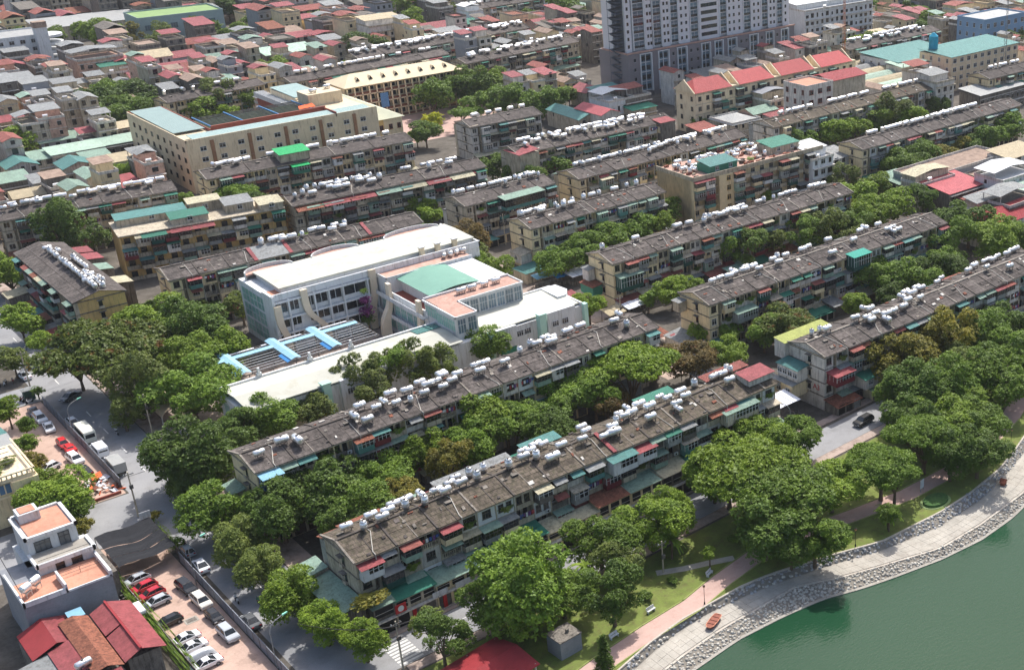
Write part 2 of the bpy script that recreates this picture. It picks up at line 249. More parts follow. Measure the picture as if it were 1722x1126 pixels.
TANKS = [[64.4,168.0,13.38,0.6,0,"A1",1],[68.7,168.6,13.23,0.6,0,"A1",2],[69.4,166.0,13.78,0.6,0,"A1",3],[71.1,167.6,13.54,0.6,0,"A1",4],[73.0,169.5,12.96,0.6,0,"A1",5],[75.1,169.5,12.96,0.6,0,"A1",6],[77.5,169.1,13.11,0.6,0,"A1",7],[79.6,167.8,13.5,0.6,0,"A1",8],[80.4,166.3,13.84,0.6,0,"A1",9],[82.5,168.8,13.2,0.6,0,"A1",10],[83.6,167.0,13.75,0.6,0,"A1",11],[84.6,170.7,12.62,0.6,0,"A1",12],[95.5,167.2,13.75,0.6,0,"A1",13],[97.5,170.7,12.68,0.6,0,"A1",14],[98.1,169.2,13.14,0.6,0,"A1",15],[99.5,164.5,13.23,0.6,0,"A1",16],[100.4,171.3,12.5,0.6,0,"A1",17],[101.2,169.9,12.93,0.6,0,"A1",18],[102.4,166.2,13.75,0.6,0,"A1",19],[106.4,165.7,13.57,0.6,0,"A1",20],[108.5,167.6,13.66,0.6,0,"A1",21],[109.8,171.0,12.62,0.6,0,"A1",22],[110.1,164.5,13.2,0.6,0,"A1",23],[112.2,164.5,13.2,0.6,0,"A1",24],[112.8,165.8,13.6,0.6,0,"A1",25],[116.6,167.3,13.78,0.6,0,"A1",26],[117.1,169.8,13.02,0.6,0,"A1",27],[118.6,167.9,13.6,0.6,0,"A1",28],[120.1,171.5,12.5,0.6,0,"A1",29],[120.3,164.6,13.2,0.6,0,"A1",30],[122.1,167.2,13.81,0.6,0,"A1",31],[122.5,171.0,12.65,0.6,0,"A1",32],[126.1,163.9,12.96,0.6,0,"A1",33],[126.6,167.7,13.69,0.6,0,"A1",34],[126.8,165.3,13.38,0.6,0,"A1",35],[126.7,170.2,12.93,0.6,0,"A1",36],[129.7,166.2,13.66,0.6,0,"A1",37],[130.5,168.8,13.35,0.6,0,"A1",38],[139.4,169.6,13.14,0.6,0,"A1",39],[140.0,165.8,13.5,0.6,0,"A1",40],[141.3,169.4,13.2,0.6,0,"A1",41],[66.2,165.8,13.75,0.6,1,"A1",1],[73.8,167.0,13.72,0.6,1,"A1",2],[76.6,166.0,13.75,0.6,1,"A1",3],[86.6,167.1,13.75,0.6,1,"A1",4],[87.0,170.4,12.75,0.6,1,"A1",5],[89.5,170.1,12.84,0.6,1,"A1",6],[92.3,166.6,13.9,0.6,1,"A1",7],[97.4,166.2,13.75,0.6,1,"A1",8],[114.5,167.0,13.84,0.6,1,"A1",9],[135.0,170.2,12.96,0.6,1,"A1",10],[143.8,170.0,13.05,0.6,1,"A1",11],[144.4,171.8,12.5,0.6,1,"A1",12],[64.6,200.9,13.14,1.0,0,"A2",1],[69.1,202.1,13.47,1.0,0,"A2",2],[71.4,201.0,13.11,1.0,0,"A2",3],[82.4,202.0,13.38,1.0,0,"A2",4],[83.9,200.1,12.78,1.0,0,"A2",5],[84.7,204.5,13.69,1.0,0,"A2",6],[86.8,202.3,13.44,1.0,0,"A2",7],[88.7,203.1,13.66,1.0,0,"A2",8],[90.5,201.8,13.26,1.0,0,"A2",9],[91.7,206.5,13.11,1.0,0,"A2",10],[93.9,204.1,13.84,1.0,0,"A2",11],[96.2,201.9,13.26,1.0,0,"A2",12],[98.0,203.7,13.81,1.0,0,"A2",13],[98.1,207.2,12.93,1.0,0,"A2",14],[99.8,203.8,13.81,1.0,0,"A2",15],[100.1,201.9,13.23,1.0,0,"A2",16],[102.5,202.7,13.47,1.0,0,"A2",17],[102.6,206.5,13.17,1.0,0,"A2",18],[103.3,208.7,12.5,1.0,0,"A2",19],[104.3,203.8,13.81,1.0,0,"A2",20],[108.6,202.8,13.47,1.0,0,"A2",21],[109.1,205.1,13.63,1.0,0,"A2",22],[111.1,205.0,13.66,1.0,0,"A2",23],[114.2,203.0,13.5,1.0,0,"A2",24],[123.6,206.2,13.38,1.0,0,"A2",25],[125.8,204.2,13.81,1.0,0,"A2",26],[127.4,209.1,12.5,1.0,0,"A2",27],[127.7,207.0,13.14,1.0,0,"A2",28],[132.5,208.5,12.71,1.0,0,"A2",29],[136.1,209.1,12.56,1.0,0,"A2",30],[141.3,204.1,13.69,1.0,0,"A2",31],[145.2,207.8,12.99,1.0,0,"A2",32],[93.1,201.4,13.14,1.0,1,"A2",1],[119.0,205.1,13.69,1.0,1,"A2",2],[123.3,208.1,12.81,1.0,1,"A2",3],[143.0,202.1,13.08,1.0,1,"A2",4],[170.0,169.9,13.72,0.2,0,"A3",1],[178.2,169.7,13.81,0.2,0,"A3",2],[180.5,168.4,13.6,0.2,0,"A3",3],[180.8,167.3,13.26,0.2,0,"A3",4],[183.4,168.6,13.66,0.2,0,"A3",5],[183.9,165.9,12.84,0.2,0,"A3",6],[185.1,171.9,13.14,0.2,0,"A3",7],[185.1,173.6,12.62,0.2,0,"A3",8],[185.2,167.3,13.26,0.2,0,"A3",9],[187.8,167.4,13.29,0.2,0,"A3",10],[191.0,167.5,13.32,0.2,0,"A3",11],[193.6,168.7,13.69,0.2,0,"A3",12],[194.8,171.5,13.26,0.2,0,"A3",13],[197.1,168.1,13.5,0.2,0,"A3",14],[198.1,171.5,13.26,0.2,0,"A3",15],[198.8,174.0,12.5,0.2,0,"A3",16],[202.4,172.6,12.93,0.2,0,"A3",17],[202.5,174.0,12.5,0.2,0,"A3",18],[207.5,172.2,13.08,0.2,0,"A3",19],[211.2,174.1,12.5,0.2,0,"A3",20],[218.2,172.0,13.14,0.2,0,"A3",21],[221.5,169.2,13.81,0.2,0,"A3",22],[223.0,174.1,12.5,0.2,0,"A3",23],[226.8,174.1,12.5,0.2,0,"A3",24],[227.1,166.9,13.11,0.2,0,"A3",25],[228.6,173.0,12.84,0.2,0,"A3",26],[228.7,174.1,12.5,0.2,0,"A3",27],[231.7,174.1,12.5,0.2,0,"A3",28],[234.5,173.4,12.71,0.2,0,"A3",29],[237.2,174.2,12.5,0.2,0,"A3",30],[239.0,174.2,12.5,0.2,0,"A3",31],[167.0,171.2,13.32,0.2,1,"A3",1],[169.2,171.1,13.35,0.2,1,"A3",2],[171.0,207.4,13.66,-0.2,0,"C",1],[173.6,207.7,13.57,-0.2,0,"C",2],[175.4,206.7,13.87,-0.2,0,"C",3],[178.1,207.8,13.54,-0.2,0,"C",4],[180.0,210.6,12.65,-0.2,0,"C",5],[180.9,207.7,13.54,-0.2,0,"C",6],[183.8,205.8,13.69,-0.2,0,"C",7],[184.2,211.1,12.5,-0.2,0,"C",8],[184.6,208.8,13.2,-0.2,0,"C",9],[190.0,205.8,13.69,-0.2,0,"C",10],[191.3,209.3,13.05,-0.2,0,"C",11],[195.6,209.4,13.02,-0.2,0,"C",12],[201.2,209.4,13.02,-0.2,0,"C",13],[204.3,210.6,12.65,-0.2,0,"C",14],[205.0,203.0,12.84,-0.2,0,"C",15],[211.5,211.0,12.5,-0.2,0,"C",16],[214.2,204.8,13.41,-0.2,0,"C",17],[221.0,209.2,13.05,-0.2,0,"C",18],[224.5,210.8,12.56,-0.2,0,"C",19],[226.3,204.5,13.32,-0.2,0,"C",20],[226.7,203.2,12.93,-0.2,0,"C",21],[227.7,209.2,13.05,-0.2,0,"C",22],[228.2,204.6,13.35,-0.2,0,"C",23],[228.9,203.2,12.93,-0.2,0,"C",24],[194.4,211.1,12.5,-0.2,1,"C",1],[176.4,243.1,13.71,-0.4,0,"D",1],[189.6,242.9,13.74,-0.4,0,"D",2],[190.0,244.1,13.37,-0.4,0,"D",3],[192.8,242.3,13.87,-0.4,0,"D",4],[203.1,241.9,13.78,-0.4,0,"D",5],[203.3,244.3,13.28,-0.4,0,"D",6],[205.1,242.3,13.9,-0.4,0,"D",7],[208.3,241.8,13.74,-0.4,0,"D",8],[208.3,243.7,13.47,-0.4,0,"D",9],[208.5,244.8,13.12,-0.4,0,"D",10],[210.3,244.4,13.25,-0.4,0,"D",11],[211.1,241.7,13.71,-0.4,0,"D",12],[213.5,245.8,12.81,-0.4,0,"D",13],[218.8,244.7,13.12,-0.4,0,"D",14],[227.0,244.7,13.12,-0.4,0,"D",15],[229.5,244.8,13.09,-0.4,0,"D",16],[231.5,244.5,13.16,-0.4,0,"D",17],[238.2,244.5,13.16,-0.4,0,"D",18],[238.6,242.7,13.71,-0.4,0,"D",19],[240.6,244.6,13.12,-0.4,0,"D",20],[241.1,242.5,13.78,-0.4,0,"D",21],[167.0,244.0,13.47,-0.4,1,"D",1],[197.3,241.7,13.68,-0.4,1,"D",2],[199.8,242.5,13.87,-0.4,1,"D",3],[200.0,244.5,13.25,-0.4,1,"D",4],[221.5,245.6,12.85,-0.4,1,"D",5],[224.3,244.7,13.12,-0.4,1,"D",6],[111.9,305.5,13.9,-3,0,"Hh",1],[114.0,304.6,13.66,-3,0,"Hh",2],[114.3,307.4,13.29,-3,0,"Hh",3],[116.3,304.7,13.72,-3,0,"Hh",4],[122.4,306.1,13.57,-3,0,"Hh",5],[124.1,305.0,13.87,-3,0,"Hh",6],[126.3,303.5,13.54,-3,0,"Hh",7],[128.1,306.0,13.5,-3,0,"Hh",8],[129.3,303.6,13.6,-3,0,"Hh",9],[109.0,305.8,13.87,-3,1,"Hh",1],[118.9,304.5,13.72,-3,1,"Hh",2],[130.7,305.7,13.54,-3,1,"Hh",3],[169.2,280.6,13.35,1.2,0,"E",1],[170.7,282.0,12.93,1.2,0,"E",2],[172.2,278.2,13.72,1.2,0,"E",3],[172.9,281.3,13.17,1.2,0,"E",4],[175.1,282.5,12.81,1.2,0,"E",5],[181.6,278.2,13.66,1.2,0,"E",6],[190.2,280.9,13.38,1.2,0,"E",7],[197.5,280.6,13.54,1.2,0,"E",8],[167.4,280.3,13.41,1.2,1,"E",1],[167.8,282.0,12.9,1.2,1,"E",2],[177.0,277.7,13.54,1.2,1,"E",3],[178.0,280.4,13.47,1.2,1,"E",4],[179.2,278.3,13.69,1.2,1,"E",5],[180.2,279.9,13.63,1.2,1,"E",6],[181.9,282.1,12.96,1.2,1,"E",7],[183.1,279.9,13.66,1.2,1,"E",8],[187.5,281.0,13.35,1.2,1,"E",9],[192.5,280.8,13.44,1.2,1,"E",10],[202.4,281.5,13.29,1.2,1,"E",11],[205.6,281.3,13.35,1.2,1,"E",12],[165.7,308.4,13.69,2,0,"F",1],[169.9,310.2,13.17,2,0,"F",2],[172.9,308.8,13.63,2,0,"F",3],[173.2,311.0,12.96,2,0,"F",4],[175.7,308.4,13.78,2,0,"F",5],[177.7,308.7,13.72,2,0,"F",6],[180.2,309.8,13.41,2,0,"F",7],[182.1,310.0,13.38,2,0,"F",8],[187.4,311.9,12.84,2,0,"F",9],[188.7,308.3,13.84,2,0,"F",10],[189.3,310.6,13.26,2,0,"F",11],[164.9,310.7,12.99,2,1,"F",1],[179.5,307.4,13.66,2,1,"F",2],[184.1,307.4,13.63,2,1,"F",3],[185.3,311.8,12.87,2,1,"F",4],[187.4,309.9,13.44,2,1,"F",5],[189.5,311.8,12.9,2,1,"F",6],[190.5,307.6,13.6,2,1,"F",7],[136.3,336.7,13.59,-3.5,0,"I",1],[140.7,339.6,14.27,-3.5,0,"I",2],[141.7,337.5,13.91,-3.5,0,"I",3],[142.9,340.9,13.85,-3.5,0,"I",4],[143.4,336.6,13.68,-3.5,0,"I",5],[144.1,342.7,13.29,-3.5,0,"I",6],[144.5,338.2,14.18,-3.5,0,"I",7],[146.0,336.5,13.71,-3.5,0,"I",8],[146.7,338.8,14.39,-3.5,0,"I",9],[150.4,337.1,13.97,-3.5,0,"I",10],[150.8,338.6,14.39,-3.5,0,"I",11],[151.5,342.4,13.26,-3.5,0,"I",12],[152.8,337.7,14.18,-3.5,0,"I",13],[153.3,335.7,13.62,-3.5,0,"I",14],[166.0,340.9,13.44,-3.5,0,"I",15],[166.0,338.7,14.09,-3.5,0,"I",16],[171.9,340.4,13.47,-3.5,0,"I",17],[174.0,339.5,13.71,-3.5,0,"I",18],[176.9,339.7,13.59,-3.5,0,"I",19],[177.7,335.4,13.94,-3.5,0,"I",20],[179.7,339.1,13.71,-3.5,0,"I",21],[181.8,340.0,13.41,-3.5,0,"I",22],[131.6,337.3,13.68,-3.5,1,"I",1],[134.1,337.9,13.91,-3.5,1,"I",2],[136.5,340.7,14.03,-3.5,1,"I",3],[139.0,341.0,13.88,-3.5,1,"I",4],[141.1,341.3,13.77,-3.5,1,"I",5],[146.0,341.7,13.56,-3.5,1,"I",6],[147.7,340.3,13.94,-3.5,1,"I",7],[149.8,340.7,13.79,-3.5,1,"I",8],[151.9,340.6,13.77,-3.5,1,"I",9],[154.8,339.4,14.09,-3.5,1,"I",10],[156.4,336.9,14.0,-3.5,1,"I",11],[171.6,336.1,14.06,-3.5,1,"I",12],[205.6,310.4,12.9,1.6,0,"G",1],[205.7,307.8,13.69,1.6,0,"G",2],[208.1,307.7,13.72,1.6,0,"G",3],[210.1,308.2,13.6,1.6,0,"G",4],[211.1,309.7,13.14,1.6,0,"G",5],[213.3,309.3,13.29,1.6,0,"G",6],[215.1,309.6,13.2,1.6,0,"G",7],[217.3,310.1,13.08,1.6,0,"G",8],[217.4,308.8,13.47,1.6,0,"G",9],[219.7,309.6,13.23,1.6,0,"G",10],[222.2,308.0,13.75,1.6,0,"G",11],[224.0,308.2,13.72,1.6,0,"G",12],[224.3,309.8,13.23,1.6,0,"G",13],[226.4,309.0,13.47,1.6,0,"G",14],[228.4,310.9,12.93,1.6,0,"G",15],[231.1,310.5,13.08,1.6,0,"G",16],[231.3,306.6,13.54,1.6,0,"G",17],[234.0,307.0,13.66,1.6,0,"G",18],[236.4,307.4,13.75,1.6,0,"G",19],[238.4,308.4,13.78,1.6,0,"G",20],[241.1,308.4,13.78,1.6,0,"G",21],[207.4,310.3,12.93,1.6,1,"G",1],[212.3,308.1,13.63,1.6,1,"G",2],[220.2,308.6,13.57,1.6,1,"G",3],[229.2,305.8,13.32,1.6,1,"G",4],[229.1,309.3,13.41,1.6,1,"G",5],[231.7,309.2,13.47,1.6,1,"G",6],[235.4,311.1,12.93,1.6,1,"G",7],[240.7,306.4,13.41,1.6,1,"G",8],[71.3,382.8,13.54,-6,0,"R",1],[73.8,382.5,13.54,-6,0,"R",2],[76.7,383.1,13.81,-6,0,"R",3],[79.8,382.1,13.6,-6,0,"R",4],[88.0,380.8,13.47,-6,0,"R",5]]
FAR_TANKS = [[18,15.4,4.9,0],[7,37.5,9.0,1],[18,12.9,5.8,0],[18,10.4,6.1,1],[18,23.9,4.6,0],[19,24.6,5.0,0],[18,21.2,5.1,0],[19,29.1,4.7,0],[19,20.1,5.4,0],[18,28.7,4.1,0],[7,43.5,5.4,1],[18,15.4,6.2,0],[7,45.4,4.2,0],[19,26.8,5.8,0],[19,38.6,4.8,1],[18,23.2,5.9,0],[19,31.1,5.8,0],[19,36.1,5.4,0],[18,38.2,3.8,0],[19,43.3,4.7,0],[19,22.7,6.5,0],[18,32.9,5.0,0],[19,33.3,5.9,0],[18,25.7,6.2,1],[18,35.4,4.8,0],[18,4.5,8.5,0],[18,16.7,7.4,0],[18,9.7,8.1,0],[18,11.7,8.0,0],[18,27.7,6.2,0],[7,47.8,3.9,1],[7,43.9,7.3,0],[19,27.7,7.0,0],[18,30.2,6.6,0],[7,46.1,6.4,0],[19,42.4,6.4,0],[18,26.7,7.3,0],[19,35.9,7.1,0],[19,40.2,6.9,0],[7,48.3,5.4,0],[18,39.2,6.3,0],[18,29.2,8.5,0],[7,48.7,6.6,0],[18,31.2,8.5,1],[18,41.7,6.9,0],[18,34.5,8.3,1],[18,37.7,8.0,0],[12,4.8,2.6,0],[14,10.5,6.8,0],[18,42.2,8.5,0],[7,55.0,4.3,0],[7,49.8,9.0,0],[12,7.5,3.6,1],[14,12.5,6.6,0],[12,9.4,3.5,0],[7,51.9,9.0,0],[12,5.1,7.0,0],[7,55.5,7.0,1],[12,7.3,6.1,0],[14,15.6,5.9,1],[7,57.6,7.0,0],[7,56.7,8.3,0],[14,18.0,6.1,0],[10,5.3,4.7,0],[7,61.2,5.4,1],[12,7.9,8.2,0],[12,16.4,3.5,0],[12,13.4,5.8,0],[7,59.4,8.1,0],[10,10.4,4.5,0],[12,18.8,2.8,0],[12,12.1,7.1,1],[12,15.8,5.6,0],[14,20.6,6.3,0],[7,63.1,6.2,1],[7,61.3,8.2,0],[12,18.2,5.1,0],[10,9.6,6.7,0],[10,7.8,7.5,0],[14,22.8,6.4,0],[10,5.2,8.4,0],[12,22.3,4.5,1],[7,63.4,9.0,1],[10,14.2,7.0,0],[10,12.1,7.9,0],[10,21.1,6.2,0],[14,26.6,5.9,0],[12,25.4,4.6,0],[12,27.6,3.2,0],[10,25.5,5.8,0],[14,26.2,7.6,0],[10,22.9,6.9,1],[12,27.6,4.9,1],[14,29.2,5.2,0],[12,30.8,2.9,1],[10,30.1,5.5,0],[10,26.0,7.6,0],[12,30.0,5.2,1],[12,26.5,7.4,0],[12,24.4,8.7,0],[10,27.8,7.3,1],[10,33.1,5.6,0],[12,32.9,3.4,0],[12,28.9,6.4,0],[14,29.3,7.9,0],[14,31.9,5.5,0],[10,35.1,5.8,0],[12,35.3,2.7,0],[12,32.1,5.1,1],[12,26.4,8.8,0],[14,31.9,6.6,0],[10,29.6,8.4,0],[12,29.5,7.7,0],[12,37.2,2.5,0],[14,34.0,5.5,0],[12,34.3,5.6,0],[10,33.6,8.0,0],[12,31.5,7.4,0],[10,40.0,6.0,1],[12,36.7,4.5,0],[10,35.4,8.4,0],[10,44.3,5.5,0],[12,39.9,3.3,0],[10,39.8,7.3,1],[12,33.9,7.5,0],[14,37.2,5.6,0],[12,39.1,5.3,0],[10,46.4,6.7,0],[10,48.7,5.9,0],[10,42.3,8.3,0],[14,39.3,5.3,1],[10,51.2,5.5,1],[12,42.2,4.8,0],[12,44.9,3.0,0],[10,44.4,8.3,1],[12,39.5,7.3,0],[10,46.9,8.0,0],[10,53.8,5.7,0],[12,41.6,6.5,0],[10,48.7,8.0,0],[14,42.0,5.0,0],[12,47.3,3.0,1],[12,46.0,4.8,1],[14,41.5,6.8,0],[12,44.0,6.6,0],[10,50.8,8.3,0],[12,49.7,3.1,0],[10,58.4,6.5,0],[10,53.8,8.3,0],[14,46.3,5.0,0],[10,58.9,7.6,1],[14,43.9,7.7,0],[12,51.1,4.7,0],[12,45.8,8.4,1],[13,9.5,6.8,0],[12,48.8,7.3,0],[14,46.6,6.9,0],[12,51.5,7.1,0],[14,49.4,5.6,1],[13,12.9,6.7,0],[14,48.7,7.2,0],[13,15.0,5.5,0],[14,51.8,5.5,0],[14,50.9,7.0,0],[13,17.0,6.5,0],[14,54.0,5.1,0],[14,53.5,7.2,0],[13,19.4,6.7,0],[14,55.9,5.8,0],[13,22.0,5.5,0],[14,55.9,7.4,0],[14,58.3,5.4,1],[14,58.6,7.4,0],[14,60.9,5.8,0],[14,63.4,6.5,0],[11,5.0,6.8,0],[13,32.1,5.7,0],[11,7.2,8.3,0],[13,34.7,6.2,0],[11,14.5,6.7,0],[11,11.4,8.3,0],[13,37.1,5.8,0],[13,36.1,8.3,0],[11,18.9,6.3,0],[13,39.9,6.9,0],[11,23.3,6.2,0],[13,42.8,6.5,0],[13,43.7,8.0,0],[13,46.0,7.3,0],[13,48.0,5.6,0],[13,51.2,7.3,0],[13,53.6,8.5,0],[13,60.7,6.1,0],[13,63.1,6.8,0],[13,65.9,6.3,0],[13,69.3,6.0,0],[13,71.6,6.1,0],[13,74.2,6.1,0],[13,77.6,6.0,0],[15,9.0,6.7,0],[15,11.0,5.8,1],[15,13.4,5.6,1],[15,15.5,6.1,0],[15,17.7,6.6,0],[15,22.5,6.6,0],[15,25.6,6.7,0],[17,2.2,5.5,1],[17,9.2,5.2,0],[15,30.4,5.6,0],[17,12.7,4.5,1],[15,35.2,6.3,0],[17,22.5,5.4,0],[15,37.4,6.2,0],[17,26.0,4.7,0],[15,40.0,5.7,0],[17,29.9,4.9,0],[15,42.6,6.3,0],[16,5.9,5.5,0],[16,5.7,6.8,1],[16,8.8,5.3,0],[16,13.4,4.7,0],[16,10.9,7.8,1],[16,13.3,7.3,1],[16,18.6,6.1,0],[16,20.7,5.4,0],[16,20.8,7.5,0],[16,25.7,5.2,0],[20,4.6,3.1,0],[16,28.3,5.8,0],[16,25.5,7.3,0],[20,6.4,3.4,0],[16,27.6,7.4,0],[20,5.4,4.6,0],[16,33.2,5.5,0],[16,30.4,8.0,0],[16,35.8,5.4,0],[20,7.5,5.7,0],[16,32.5,7.5,0],[16,38.4,5.2,0],[20,7.1,7.7,0],[16,41.3,5.1,0],[20,12.1,5.3,0],[20,14.2,4.0,0],[16,37.7,7.4,0],[20,9.4,7.7,1],[20,14.4,5.9,0],[20,19.3,3.0,0],[16,45.0,7.3,1],[20,17.0,6.8,0],[16,51.1,5.5,0],[20,22.5,4.8,0],[20,24.1,3.7,0],[20,24.3,5.3,0],[20,23.5,6.6,0],[20,29.2,3.6,0],[22,8.3,5.0,0],[20,26.5,6.8,0],[20,30.7,4.8,0],[22,8.6,6.3,0],[16,62.1,5.6,0],[20,33.3,3.4,0],[22,8.2,8.0,1],[22,13.2,2.7,0],[20,35.1,3.2,0],[20,29.0,7.9,0],[16,65.4,5.6,0],[22,10.4,7.8,0],[22,15.4,2.6,0],[20,35.3,5.2,0],[20,37.2,4.6,0],[22,12.5,7.8,1],[16,65.0,8.0,0],[20,39.7,3.4,1],[22,17.3,3.4,0],[20,35.4,7.8,0],[22,17.9,4.5,0],[22,15.7,8.5,0],[22,18.2,6.2,0],[20,42.0,5.6,1],[21,2.0,3.4,0],[20,43.8,4.7,0],[20,40.0,7.8,0],[21,2.0,5.0,0],[21,6.8,3.3,0],[22,24.7,2.9,0],[22,22.7,5.4,0],[20,48.9,4.1,1],[21,1.5,7.3,0],[20,44.2,7.9,0],[20,46.5,6.7,1],[21,6.8,4.9,1],[22,21.4,8.6,0],[22,24.6,5.3,0],[21,10.0,3.2,0],[21,4.2,7.0,0],[21,6.8,6.2,0],[20,50.7,5.0,0],[21,2.3,8.9,1],[20,49.5,6.6,0],[22,27.0,5.0,0],[20,53.5,3.5,1],[22,29.5,2.8,0],[20,53.7,5.0,0],[21,11.6,5.7,0],[22,29.2,4.9,0],[21,7.1,8.6,0],[20,51.5,7.2,0],[22,28.0,6.4,0],[22,31.4,2.7,1],[21,17.2,3.3,1],[22,27.2,8.7,1],[20,54.1,6.9,0],[22,33.8,2.4,0],[21,17.4,4.9,0],[21,21.7,2.9,0],[22,31.1,7.1,0],[22,30.3,8.5,0],[21,14.5,8.0,0],[21,16.4,7.2,0],[22,36.5,2.7,0],[22,33.3,7.1,0],[21,22.7,5.0,0],[22,32.2,8.9,0],[22,35.2,6.1,0],[21,27.7,3.0,0],[21,19.3,8.8,0],[21,25.8,5.1,0],[21,23.6,6.6,0],[22,38.3,5.5,0],[21,21.2,8.6,0],[21,30.8,3.1,0],[22,40.2,4.8,0],[22,38.3,7.1,0],[22,37.0,8.6,1],[21,26.3,7.0,0],[21,30.6,4.5,0],[21,32.8,3.9,0],[21,28.9,6.6,0],[22,42.4,5.0,0],[21,32.5,5.0,1],[21,34.9,3.5,1],[21,31.1,6.6,0],[22,45.8,3.4,0],[21,37.1,3.7,0],[21,34.9,5.5,0],[21,33.5,6.6,0],[21,30.8,9.1,0],[21,37.6,5.0,0],[22,45.5,6.6,0],[21,33.0,8.7,0],[21,39.7,4.5,0],[22,47.7,6.3,1],[21,35.6,8.5,0],[22,49.1,4.8,0],[22,50.6,2.9,0],[22,47.3,8.1,1],[21,45.0,3.9,0],[21,37.6,8.8,0],[21,39.5,8.5,0],[21,42.6,6.8,0],[22,53.8,2.8,1],[22,49.5,8.8,0],[22,52.5,6.5,0],[21,49.8,3.8,1],[22,51.7,8.8,0],[21,51.2,5.3,1],[21,46.7,8.6,0],[21,54.8,3.2,0],[22,53.8,8.7,0],[21,53.6,4.4,1],[21,49.8,7.5,0],[21,52.4,6.4,0],[21,52.4,8.2,0],[21,60.4,3.4,0],[21,58.2,5.1,0],[21,54.6,7.5,0],[21,57.2,6.6,0],[21,63.0,2.9,0],[21,61.3,4.5,0],[21,60.3,6.2,0],[21,57.2,8.6,0],[21,65.4,3.3,0],[21,59.2,8.0,0],[21,61.3,7.9,0],[21,66.6,5.0,1],[21,65.1,6.9,0],[21,72.6,3.2,0],[21,71.6,5.0,0],[21,74.8,3.7,0],[21,73.6,5.3,0],[21,77.4,2.6,0],[21,72.6,6.5,0],[21,75.7,4.8,0],[21,74.5,7.2,0],[21,79.8,3.4,0],[21,78.1,5.5,0],[21,80.0,4.9,0],[21,79.1,7.2,0],[21,84.8,3.9,1],[21,87.2,3.2,0],[21,84.6,5.7,0],[21,81.2,8.4,0],[21,88.7,6.6,0],[23,2.2,3.4,0],[23,1.8,6.0,0],[23,7.2,3.8,0],[23,4.1,6.7,0],[23,2.3,7.9,0],[23,10.4,3.8,0],[23,11.3,5.9,0],[23,8.8,8.2,0],[23,13.8,6.1,1],[23,18.8,6.3,0],[23,18.3,8.2,1],[23,23.6,5.4,0],[23,21.5,8.1,0],[23,27.2,4.4,0],[23,29.2,3.5,0],[23,26.8,6.0,0],[23,24.8,7.5,0],[23,31.7,4.3,0],[23,34.9,4.1,0],[23,31.8,6.6,1],[23,29.8,8.4,0],[23,37.4,3.3,0],[23,34.6,5.5,0],[23,39.7,4.0,1],[23,40.1,5.6,1],[23,37.5,7.8,0],[23,42.1,5.6,0],[23,44.9,4.3,0],[23,45.3,5.5,0],[23,47.7,4.3,0],[23,47.6,5.4,0],[23,49.9,4.2,1],[23,52.4,3.7,1],[23,50.8,5.5,0],[23,49.5,8.3,0],[23,54.1,5.3,0],[23,51.8,7.9,0],[23,57.9,4.3,0],[23,60.7,3.8,1],[23,56.8,7.6,0],[23,63.9,3.6,0],[23,61.8,5.8,1],[23,59.3,7.6,0],[23,64.6,5.4,0],[23,61.8,8.2,0],[23,69.4,3.5,0],[23,67.3,5.8,0],[23,71.4,3.6,0],[23,67.8,8.0,0],[23,74.7,3.5,0],[23,71.8,6.7,1],[23,77.9,3.4,0],[23,72.3,8.0,0],[23,75.1,6.5,0],[23,74.5,8.2,0],[23,80.7,4.2,0],[23,79.3,6.5,0],[23,83.2,3.6,0],[23,76.8,8.6,0],[23,81.8,6.1,0],[23,85.4,3.7,0],[23,81.8,8.4,0],[23,84.0,7.5,0],[23,88.3,5.6,0],[23,90.4,4.5,0],[23,93.7,3.8,0],[23,93.3,5.3,0]]
